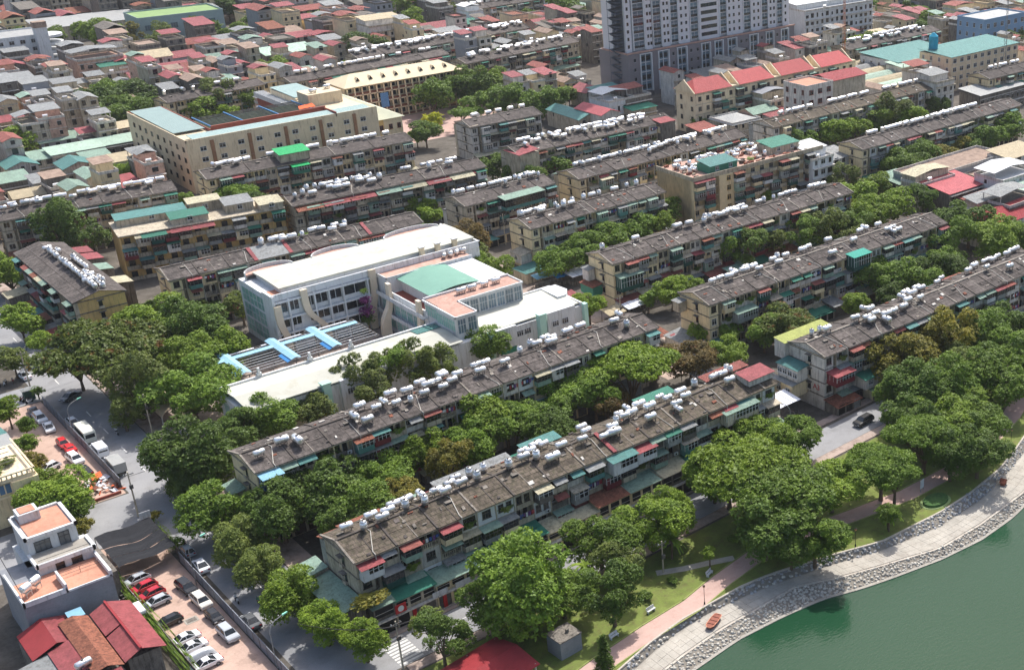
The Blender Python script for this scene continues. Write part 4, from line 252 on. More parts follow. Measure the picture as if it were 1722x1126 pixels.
HOUSES = [[89.1,457.4,9,10,6,"teal","g",[0,0]],[98.0,461.9,9,9,6,"sage","l",[0,2]],[103.4,460.8,16,8,7,"palegreen","l",[0,0]],[116.6,461.3,14,8,7,"palegreen","l",[0,1]],[113.9,433.8,13,9,8,"beige","g",[0,1]],[100.2,436.3,9,10,8,"teal","g",[0,1]],[103.2,431.4,7,7,6,"red","l",[0,0]],[89.8,429.9,8,8,7,"grey","l",[0,4]],[83.4,444.8,9,9,5,"sage","l",[0,1]],[82.4,424.3,9,8,5,"beige","g",[0,0]],[106.1,483.9,14,8,6,"sage","l",[0,3]],[125.5,481.9,15,7,7,"beige","l",[0,0]],[110.4,450.4,8,8,6,"sage","l",[0,4]],[122.5,432.3,6,6,5,"beige","l",[0,1]],[92.3,485.4,9,9,5,"sage","l",[0,0]],[100.7,504.0,9,12,7,"red","t",[0,2]],[102.5,486.5,8,12,12,"grey","t",[0,3]],[108.0,487.0,8,12,13,"grey","t",[0,6]],[126.1,526.8,8,13,13,"grey","t",[0,8]],[134.7,570.0,8,13,12,"redt","t",[1,2]],[135.2,593.4,8,12,11,"redt","t",[1,1]],[152.5,611.7,9,14,12,"grey","t",[1,2]],[147.6,579.3,18,14,14,"grey","t",[1,4]],[154.2,569.8,10,12,9,"green","t",[1,-1]],[161.2,573.2,9,12,10,"red","t",[1,1]],[167.2,587.8,20,12,10,"beige","g",[1,-1]],[161.8,561.1,22,12,7,"red","g",[1,1]],[176.3,570.4,18,12,7,"red","g",[1,4]],[180.8,590.3,18,10,8,"red","g",[1,3]],[185.3,568.1,20,10,7,"redt","g",[1,3]],[197.5,574.1,16,10,8,"sage","g",[2,1]],[202.5,612.5,12,10,9,"redt","g",[1,2]],[169.3,612.8,8,12,11,"red","t",[1,0]],[119.8,566.1,9,14,10,"grey","t",[1,1]],[129.1,620.5,10,10,8,"red","g",[1,0]],[136.4,640.0,10,10,8,"grey","t",[1,0]],[118.5,540.4,9,13,12,"grey","t",[0,4]],[130.0,528.2,8,10,9,"red","t",[0,3]],[221.8,591.5,12,12,9,"beige","g",[2,-1]],[230.7,593.8,10,12,9,"red","g",[2,1]],[240.7,593.0,14,10,9,"red","g",[2,2]],[215.4,555.9,22,12,10,"palegreen","l",[2,-1]],[250.5,581.0,10,12,8,"red","t",[2,3]],[296.4,566.5,16,12,9,"red","g",[3,0]],[308.7,566.4,16,10,9,"green","g",[3,-1]],[288.2,531.7,12,12,10,"grey","t",[3,3]],[298.3,533.3,14,10,9,"red","g",[3,1]],[328.2,549.9,12,9,6,"red","g",[3,2]],[324.2,573.0,8,12,13,"white","t",[3,-1]],[316.3,587.8,8,12,14,"grey","t",[3,2]],[265.2,559.0,18,14,15,"beige","t",[3,-1]],[278.4,628.0,9,12,13,"grey","t",[4,-1]],[276.9,663.4,14,10,9,"redt","g",[4,-1]],[345.1,545.7,22,10,8,"red","g",[5,0]],[259.3,373.1,8,16,8,"redl","long",[6,-1]],[254.5,380.3,8,22,6,"tealr","long",[6,-1]],[272.3,386.5,12,12,8,"white","t",[6,-1]],[280.0,386.6,12,10,8,"redt","t",[6,-1]],[282.3,406.1,12,8,7,"teal","l",[6,-1]],[280.9,413.8,10,10,6,"red","g",[6,-1]],[278.8,381.1,11,6,5,"green","l",[6,-1]],[276.9,339.4,8,8,5,"redt","l",[7,0]],[288.3,335.3,13,13,6,"whiteg","p",[7,-1]],[311.8,341.1,12,10,9,"bluegrey","t",[7,-1]],[306.5,352.3,8,8,7,"red","g",[7,1]],[301.1,338.5,12,8,7,"sage","g",[7,-1]],[305.4,333.6,12,8,6,"red","l",[7,1]],[260.9,266.9,9,10,12,"white","t",[8,-1]],[273.8,271.2,10,9,9,"grey","l",[8,-1]],[276.7,246.0,9,9,6,"sage","l",[9,-1]],[275.0,235.8,15,8,8,"beigel","t",[9,-1]],[277.4,226.9,16,12,7,"redl","l",[9,-1]],[279.8,239.1,40,12,8,"browns","f",[9,0]],[280.6,213.1,16,9,6,"redt","l",[9,1]],[292.0,219.0,16,11,9,"whitew","t",[9,-1]],[276.6,204.6,14,10,8,"grey","t",[9,1]],[263.0,200.7,26,12,6,"redr","g",[9,-1]],[289.9,210.4,10,9,7,"palegreen","l",[9,-1]],[313.5,233.1,16,9,9,"beige","l",[9,-1]],[312.9,241.0,9,8,7,"teal","l",[9,-1]],[297.8,233.9,10,8,6,"browns","f",[9,1]],[280.9,223.3,7,6,5,"redt","l",[9,0]],[272.3,209.6,9,8,6,"grey","t",[9,0]],[409.9,442.4,28,12,9,"white","f",[7,-1]],[438.1,403.4,8,8,9,"beige","l",[10,-1]],[410.3,424.7,44,16,20,"whitew","t",[10,-1]],[421.9,423.9,26,11,8,"redt","l",[10,-1]],[372.0,321.1,9,10,13,"redt","t",[11,0]],[360.3,303.3,10,10,14,"grey","t",[11,1]],[396.9,332.1,28,12,8,"magenta","l",[11,-1]],[377.6,296.2,28,10,8,"whiteg","l",[11,-1]],[394.7,350.9,12,9,8,"palegreen","l",[11,-1]],[497.6,405.1,14,12,12,"redt","t",[11,1]],[444.9,432.8,30,10,10,"grey","f",[10,-1]],[65.0,403.6,5.5,8.1,9,"red","t",[0,0]],[71.5,403.1,5.4,8.8,10,"redt","t",[0,1]],[92.5,403.7,5.4,9.2,10,"sage","g",[0,0]],[102.2,406.4,5.4,8.1,12,"browns","t",[0,2]],[114.3,403.4,5.4,9.7,13,"grey","t",[0,11]],[107.9,405.5,5.3,10.6,7,"red","l",[0,1]],[68.2,418.8,6.1,8.3,7,"red","t",[0,1]],[91.5,418.4,5.7,9.4,7,"browns","t",[0,1]],[101.0,416.3,5.4,11.2,9,"sage","g",[0,1]],[116.5,415.6,6.3,11.6,10,"grey","t",[0,10]],[70.1,430.4,5.3,10.6,6,"grey","l",[0,1]],[74.8,431.1,5.5,11.0,9,"browns","t",[0,0]],[262.8,353.7,5.1,8.2,7,"grey","g",[6,-1]],[269.2,352.9,6.2,9.2,6,"browns","l",[6,-1]],[76.9,444.1,5.7,10.7,6,"redt","t",[0,0]],[77.6,455.8,5.2,8.3,10,"grey","g",[0,1]],[82.2,467.6,5.6,10.9,9,"grey","t",[0,1]],[348.8,324.6,5.4,11.3,6,"grey","g",[10,-1]],[92.5,469.5,5.3,10.4,12,"redt","g",[0,-1]],[356.1,325.1,5.9,11.5,9,"browns","g",[10,-1]],[303.7,377.0,5.6,10.2,6,"sage","t",[7,0]],[116.2,470.7,5.5,8.7,7,"red","t",[0,4]],[121.6,471.3,6.0,8.4,12,"grey","t",[0,9]],[309.5,376.5,5.1,10.7,9,"redt","t",[7,-1]],[85.9,483.3,5.4,10.5,11,"browns","g",[0,0]],[319.9,377.3,5.4,8.2,13,"grey","g",[7,0]],[307.9,392.4,5.2,8.7,13,"redt","g",[6,-1]],[177.7,467.0,5.7,11.1,9,"grey","t",[2,1]],[326.4,379.8,6.3,9.6,12,"browns","l",[7,2]],[381.5,325.2,6.2,10.3,12,"sage","t",[11,0]],[87.3,494.5,5.9,10.3,12,"red","g",[0,-1]],[260.9,429.6,5.2,10.5,10,"red","t",[3,2]],[333.0,377.0,5.6,9.8,7,"grey","l",[7,1]],[316.8,392.2,5.8,8.8,6,"grey","l",[7,0]],[266.8,428.3,5.5,10.2,10,"grey","t",[3,5]],[338.0,379.4,6.1,9.7,12,"grey","t",[7,2]],[272.7,429.1,5.7,8.7,12,"red","l",[6,-1]],[325.3,392.6,6.3,10.4,6,"browns","g",[7,0]],[123.8,495.8,6.2,10.2,16,"grey","g",[0,4]],[118.9,497.7,5.0,8.3,16,"grey","t",[0,7]],[330.5,392.6,5.9,8.3,7,"red","g",[7,0]],[345.3,380.4,5.6,8.4,12,"browns","g",[7,2]],[89.3,506.5,5.2,11.3,7,"grey","t",[0,0]],[93.8,505.8,5.9,10.8,9,"grey","l",[0,2]],[283.5,432.0,6.2,9.2,7,"browns","g",[6,-1]],[337.1,392.4,5.9,10.3,13,"grey","g",[7,1]],[289.3,429.5,5.3,8.6,6,"grey","t",[6,-1]],[352.4,379.7,5.5,8.3,13,"grey","t",[7,3]],[113.8,508.5,5.6,10.0,14,"grey","t",[0,5]],[345.0,391.5,5.1,8.7,13,"grey","t",[7,1]],[279.2,441.4,5.9,9.5,12,"redt","g",[5,0]],[121.6,508.7,5.8,11.1,9,"redt","t",[0,2]],[350.6,389.8,5.1,9.2,9,"red","l",[7,0]],[142.0,509.8,5.8,8.9,7,"browns","t",[0,3]],[99.8,520.0,5.5,9.7,12,"browns","g",[0,1]],[287.6,444.8,5.3,9.2,7,"browns","g",[5,1]],[246.0,470.4,5.3,8.3,9,"grey","t",[3,1]],[92.5,523.0,5.4,8.1,14,"grey","l",[0,0]],[358.6,392.1,5.7,8.5,13,"red","t",[7,3]],[112.0,519.6,5.2,9.7,12,"sage","t",[0,1]],[104.7,521.5,5.9,8.9,14,"grey","g",[0,2]],[118.7,519.4,6.0,10.5,9,"browns","g",[0,2]],[157.1,509.6,5.3,8.5,12,"grey","l",[1,-1]],[364.1,389.9,5.5,8.9,6,"red","g",[7,2]],[166.1,509.0,6.2,10.7,14,"browns","g",[1,1]],[172.5,509.7,5.6,8.7,7,"sage","g",[2,0]],[180.9,507.8,5.7,9.0,9,"sage","t",[2,1]],[192.3,505.8,6.0,11.5,12,"red","t",[2,1]],[99.1,532.1,5.4,10.4,11,"grey","t",[0,2]],[373.3,392.4,5.5,11.0,13,"red","l",[10,-1]],[94.4,534.9,5.3,10.5,11,"grey","g",[0,0]],[378.8,389.7,5.3,10.8,13,"redt","t",[10,0]],[445.2,312.4,5.2,9.2,13,"browns","t",[11,2]],[109.2,533.3,5.4,10.4,11,"grey","g",[0,3]],[162.7,519.7,5.5,10.5,14,"red","g",[1,2]],[200.4,507.0,5.4,9.5,14,"grey","g",[2,-1]],[204.5,508.7,6.2,10.0,12,"red","l",[2,-1]],[450.3,313.7,5.3,9.1,7,"red","t",[11,-1]],[178.5,519.1,5.2,11.5,11,"redt","t",[2,-1]],[173.1,521.0,6.1,10.7,7,"sage","t",[1,1]],[211.2,509.5,5.9,10.6,9,"browns","l",[2,1]],[456.9,311.7,6.3,11.1,7,"grey","g",[11,-1]],[219.5,508.6,5.1,9.2,14,"red","g",[2,3]],[184.0,522.7,6.2,9.0,7,"sage","t",[2,0]],[191.4,521.0,6.3,8.7,7,"redt","g",[2,0]],[159.4,532.0,5.4,11.3,16,"red","t",[1,2]],[99.2,546.5,5.7,8.4,16,"sage","t",[0,0]],[450.2,326.2,5.5,11.6,10,"redt","g",[11,-1]],[199.4,520.4,5.2,11.7,12,"browns","g",[2,1]],[111.7,546.6,5.7,11.6,16,"grey","l",[0,3]],[105.8,547.8,6.0,9.8,9,"redt","l",[0,-1]],[455.4,326.0,6.1,11.6,6,"browns","t",[11,0]],[169.7,534.1,5.3,10.5,11,"browns","t",[1,1]],[328.8,455.9,6.0,9.8,12,"redt","t",[5,2]],[136.2,545.6,5.8,9.3,9,"grey","t",[1,3]],[178.8,534.6,5.2,10.9,9,"browns","t",[1,2]],[142.3,545.7,6.1,9.2,11,"grey","t",[1,5]],[190.0,532.0,5.7,10.2,12,"grey","t",[2,0]],[130.9,549.7,5.5,8.3,16,"browns","t",[1,0]],[106.3,555.9,8.5,15.4,14,"redt","g",[1,1]],[217.3,523.0,6.2,9.1,7,"sage","l",[2,0]],[335.7,456.5,5.9,8.3,13,"browns","t",[5,1]],[463.0,326.7,6.2,10.6,10,"sage","g",[11,-1]],[153.0,546.1,5.3,11.5,7,"grey","t",[1,6]],[276.8,495.1,5.7,8.7,16,"red","t",[3,0]],[398.1,404.2,6.1,10.2,10,"browns","t",[10,0]],[455.2,340.9,5.1,9.1,12,"grey","t",[11,3]],[159.8,546.0,5.2,10.1,16,"sage","t",[1,0]],[194.6,535.0,5.5,9.2,12,"red","g",[2,0]],[340.4,458.0,5.5,8.5,6,"redt","t",[5,4]],[283.7,495.4,6.2,8.2,16,"red","t",[3,1]],[459.9,338.3,6.2,10.2,10,"redt","t",[11,2]],[165.4,546.8,5.9,9.4,9,"grey","t",[1,7]],[405.9,402.1,5.8,10.7,6,"sage","g",[10,-1]],[290.7,494.1,5.5,9.2,11,"grey","g",[3,0]],[472.7,325.2,5.6,11.1,7,"browns","t",[11,4]],[466.0,337.9,5.2,9.6,6,"grey","t",[11,4]],[351.2,457.2,6.1,9.9,6,"sage","g",[5,-1]],[183.5,547.0,5.1,11.6,12,"red","t",[1,3]],[411.3,405.2,5.3,8.8,12,"grey","t",[10,-1]],[297.1,495.9,6.1,9.0,12,"grey","g",[3,1]],[303.3,492.6,5.7,11.0,7,"grey","g",[3,2]],[356.6,456.0,6.1,11.5,12,"red","t",[5,2]],[337.4,470.4,5.5,8.2,7,"grey","t",[5,1]],[190.0,547.6,5.2,11.0,12,"browns","g",[2,0]],[401.9,418.4,5.4,10.4,6,"red","t",[10,-1]],[221.8,536.5,5.5,8.9,11,"redt","g",[2,1]],[416.7,404.3,6.1,9.2,12,"browns","t",[10,1]],[343.4,468.2,5.6,11.4,12,"red","t",[5,1]],[472.2,340.4,5.4,10.4,6,"browns","g",[11,0]],[197.6,547.7,5.5,10.3,11,"red","t",[2,0]],[364.0,455.2,5.1,9.6,10,"red","t",[7,0]],[232.3,534.7,5.1,10.7,9,"browns","g",[2,2]],[349.7,466.6,5.4,11.5,16,"browns","l",[5,-1]],[203.8,546.4,5.4,8.5,16,"browns","l",[2,0]],[308.7,495.7,5.7,8.9,11,"grey","t",[3,4]],[423.2,403.4,6.3,9.7,9,"redt","t",[10,1]],[332.5,481.2,5.4,9.2,14,"redt","l",[5,0]],[106.6,575.4,7.8,11.5,7,"redt","g",[1,0]],[478.8,338.7,6.1,8.1,7,"redt","t",[11,3]],[399.8,429.8,6.2,10.4,9,"browns","t",[7,2]],[317.4,494.4,6.3,10.9,14,"browns","g",[5,0]],[247.6,533.2,5.6,10.2,12,"browns","t",[2,-1]],[217.1,546.7,6.0,9.1,11,"red","t",[2,2]],[374.5,453.7,5.5,11.6,9,"browns","t",[7,0]],[355.6,469.6,5.8,9.8,12,"browns","g",[5,2]],[339.5,483.5,5.7,8.6,12,"redt","g",[5,1]],[344.3,480.7,6.1,10.7,12,"red","g",[5,1]],[227.9,545.8,5.1,9.6,7,"grey","l",[2,-1]],[326.6,494.1,5.2,8.6,9,"grey","t",[5,0]],[380.0,455.6,5.9,8.5,10,"browns","l",[7,0]],[233.3,546.7,5.2,8.7,12,"sage","l",[2,1]],[363.2,470.6,5.4,9.7,7,"red","l",[5,-1]],[351.2,480.8,5.5,8.5,7,"grey","g",[5,-1]],[265.1,534.1,5.6,11.3,7,"browns","l",[3,-1]],[370.7,467.1,6.3,11.6,12,"redt","l",[5,1]],[333.7,494.5,5.1,11.2,9,"redt","t",[5,1]],[489.9,341.0,5.4,8.2,7,"browns","t",[11,3]],[385.7,455.9,5.7,11.2,6,"red","t",[7,2]],[241.5,546.2,5.4,8.9,12,"red","g",[2,4]],[398.6,445.1,6.0,8.7,6,"browns","t",[7,1]],[272.8,533.2,5.4,8.5,16,"redt","t",[3,-1]],[278.0,532.0,5.2,10.7,9,"sage","t",[3,-1]],[495.5,339.1,6.1,11.3,7,"redt","t",[11,4]],[358.0,482.3,6.2,9.3,9,"browns","t",[5,2]],[339.2,496.3,6.3,10.0,9,"red","t",[5,0]],[467.2,378.6,6.2,8.9,12,"grey","t",[11,2]],[393.4,455.9,5.4,10.3,12,"browns","g",[7,1]],[109.9,592.7,8.9,15.6,16,"browns","g",[1,0]],[376.9,470.9,5.8,10.0,14,"red","t",[7,1]],[364.6,480.6,5.3,9.4,12,"grey","l",[5,1]],[345.6,494.6,6.0,8.9,9,"sage","t",[5,-1]],[473.1,375.7,5.9,11.1,12,"sage","t",[11,2]],[493.5,350.1,5.9,11.3,6,"browns","t",[11,1]],[382.6,468.8,5.5,11.0,14,"grey","t",[7,0]],[451.2,403.9,5.2,9.2,7,"grey","t",[11,0]],[121.2,593.4,8.2,13.3,11,"redt","t",[1,0]],[371.9,480.6,5.7,10.5,7,"redt","g",[5,2]],[263.6,547.9,5.6,11.1,12,"redt","g",[3,-1]],[403.8,456.2,5.8,8.2,6,"redt","l",[7,1]],[388.8,469.4,5.9,11.3,9,"redt","g",[7,-1]],[245.1,558.1,8.6,14.4,9,"grey","t",[2,2]],[353.4,496.7,5.3,10.1,9,"grey","l",[5,0]],[467.8,391.0,5.6,10.1,13,"sage","t",[11,1]],[456.9,404.9,6.3,8.6,13,"red","l",[11,-1]],[358.0,494.9,6.2,10.9,7,"redt","t",[5,3]],[337.9,509.8,5.6,10.3,11,"redt","t",[5,0]],[408.0,455.9,6.2,8.2,6,"sage","t",[7,1]],[276.8,546.3,5.0,11.7,16,"grey","t",[3,0]],[500.9,352.7,5.9,11.4,10,"browns","g",[11,1]],[380.7,480.6,5.6,9.9,11,"red","g",[5,2]],[483.9,376.8,5.2,9.0,12,"red","g",[11,-1]],[395.0,469.9,5.8,10.0,16,"browns","l",[7,1]],[216.4,575.4,7.9,12.1,11,"sage","t",[2,2]],[475.4,390.7,5.1,8.5,10,"browns","l",[11,-1]],[343.8,510.4,5.2,8.1,11,"browns","t",[5,0]]]
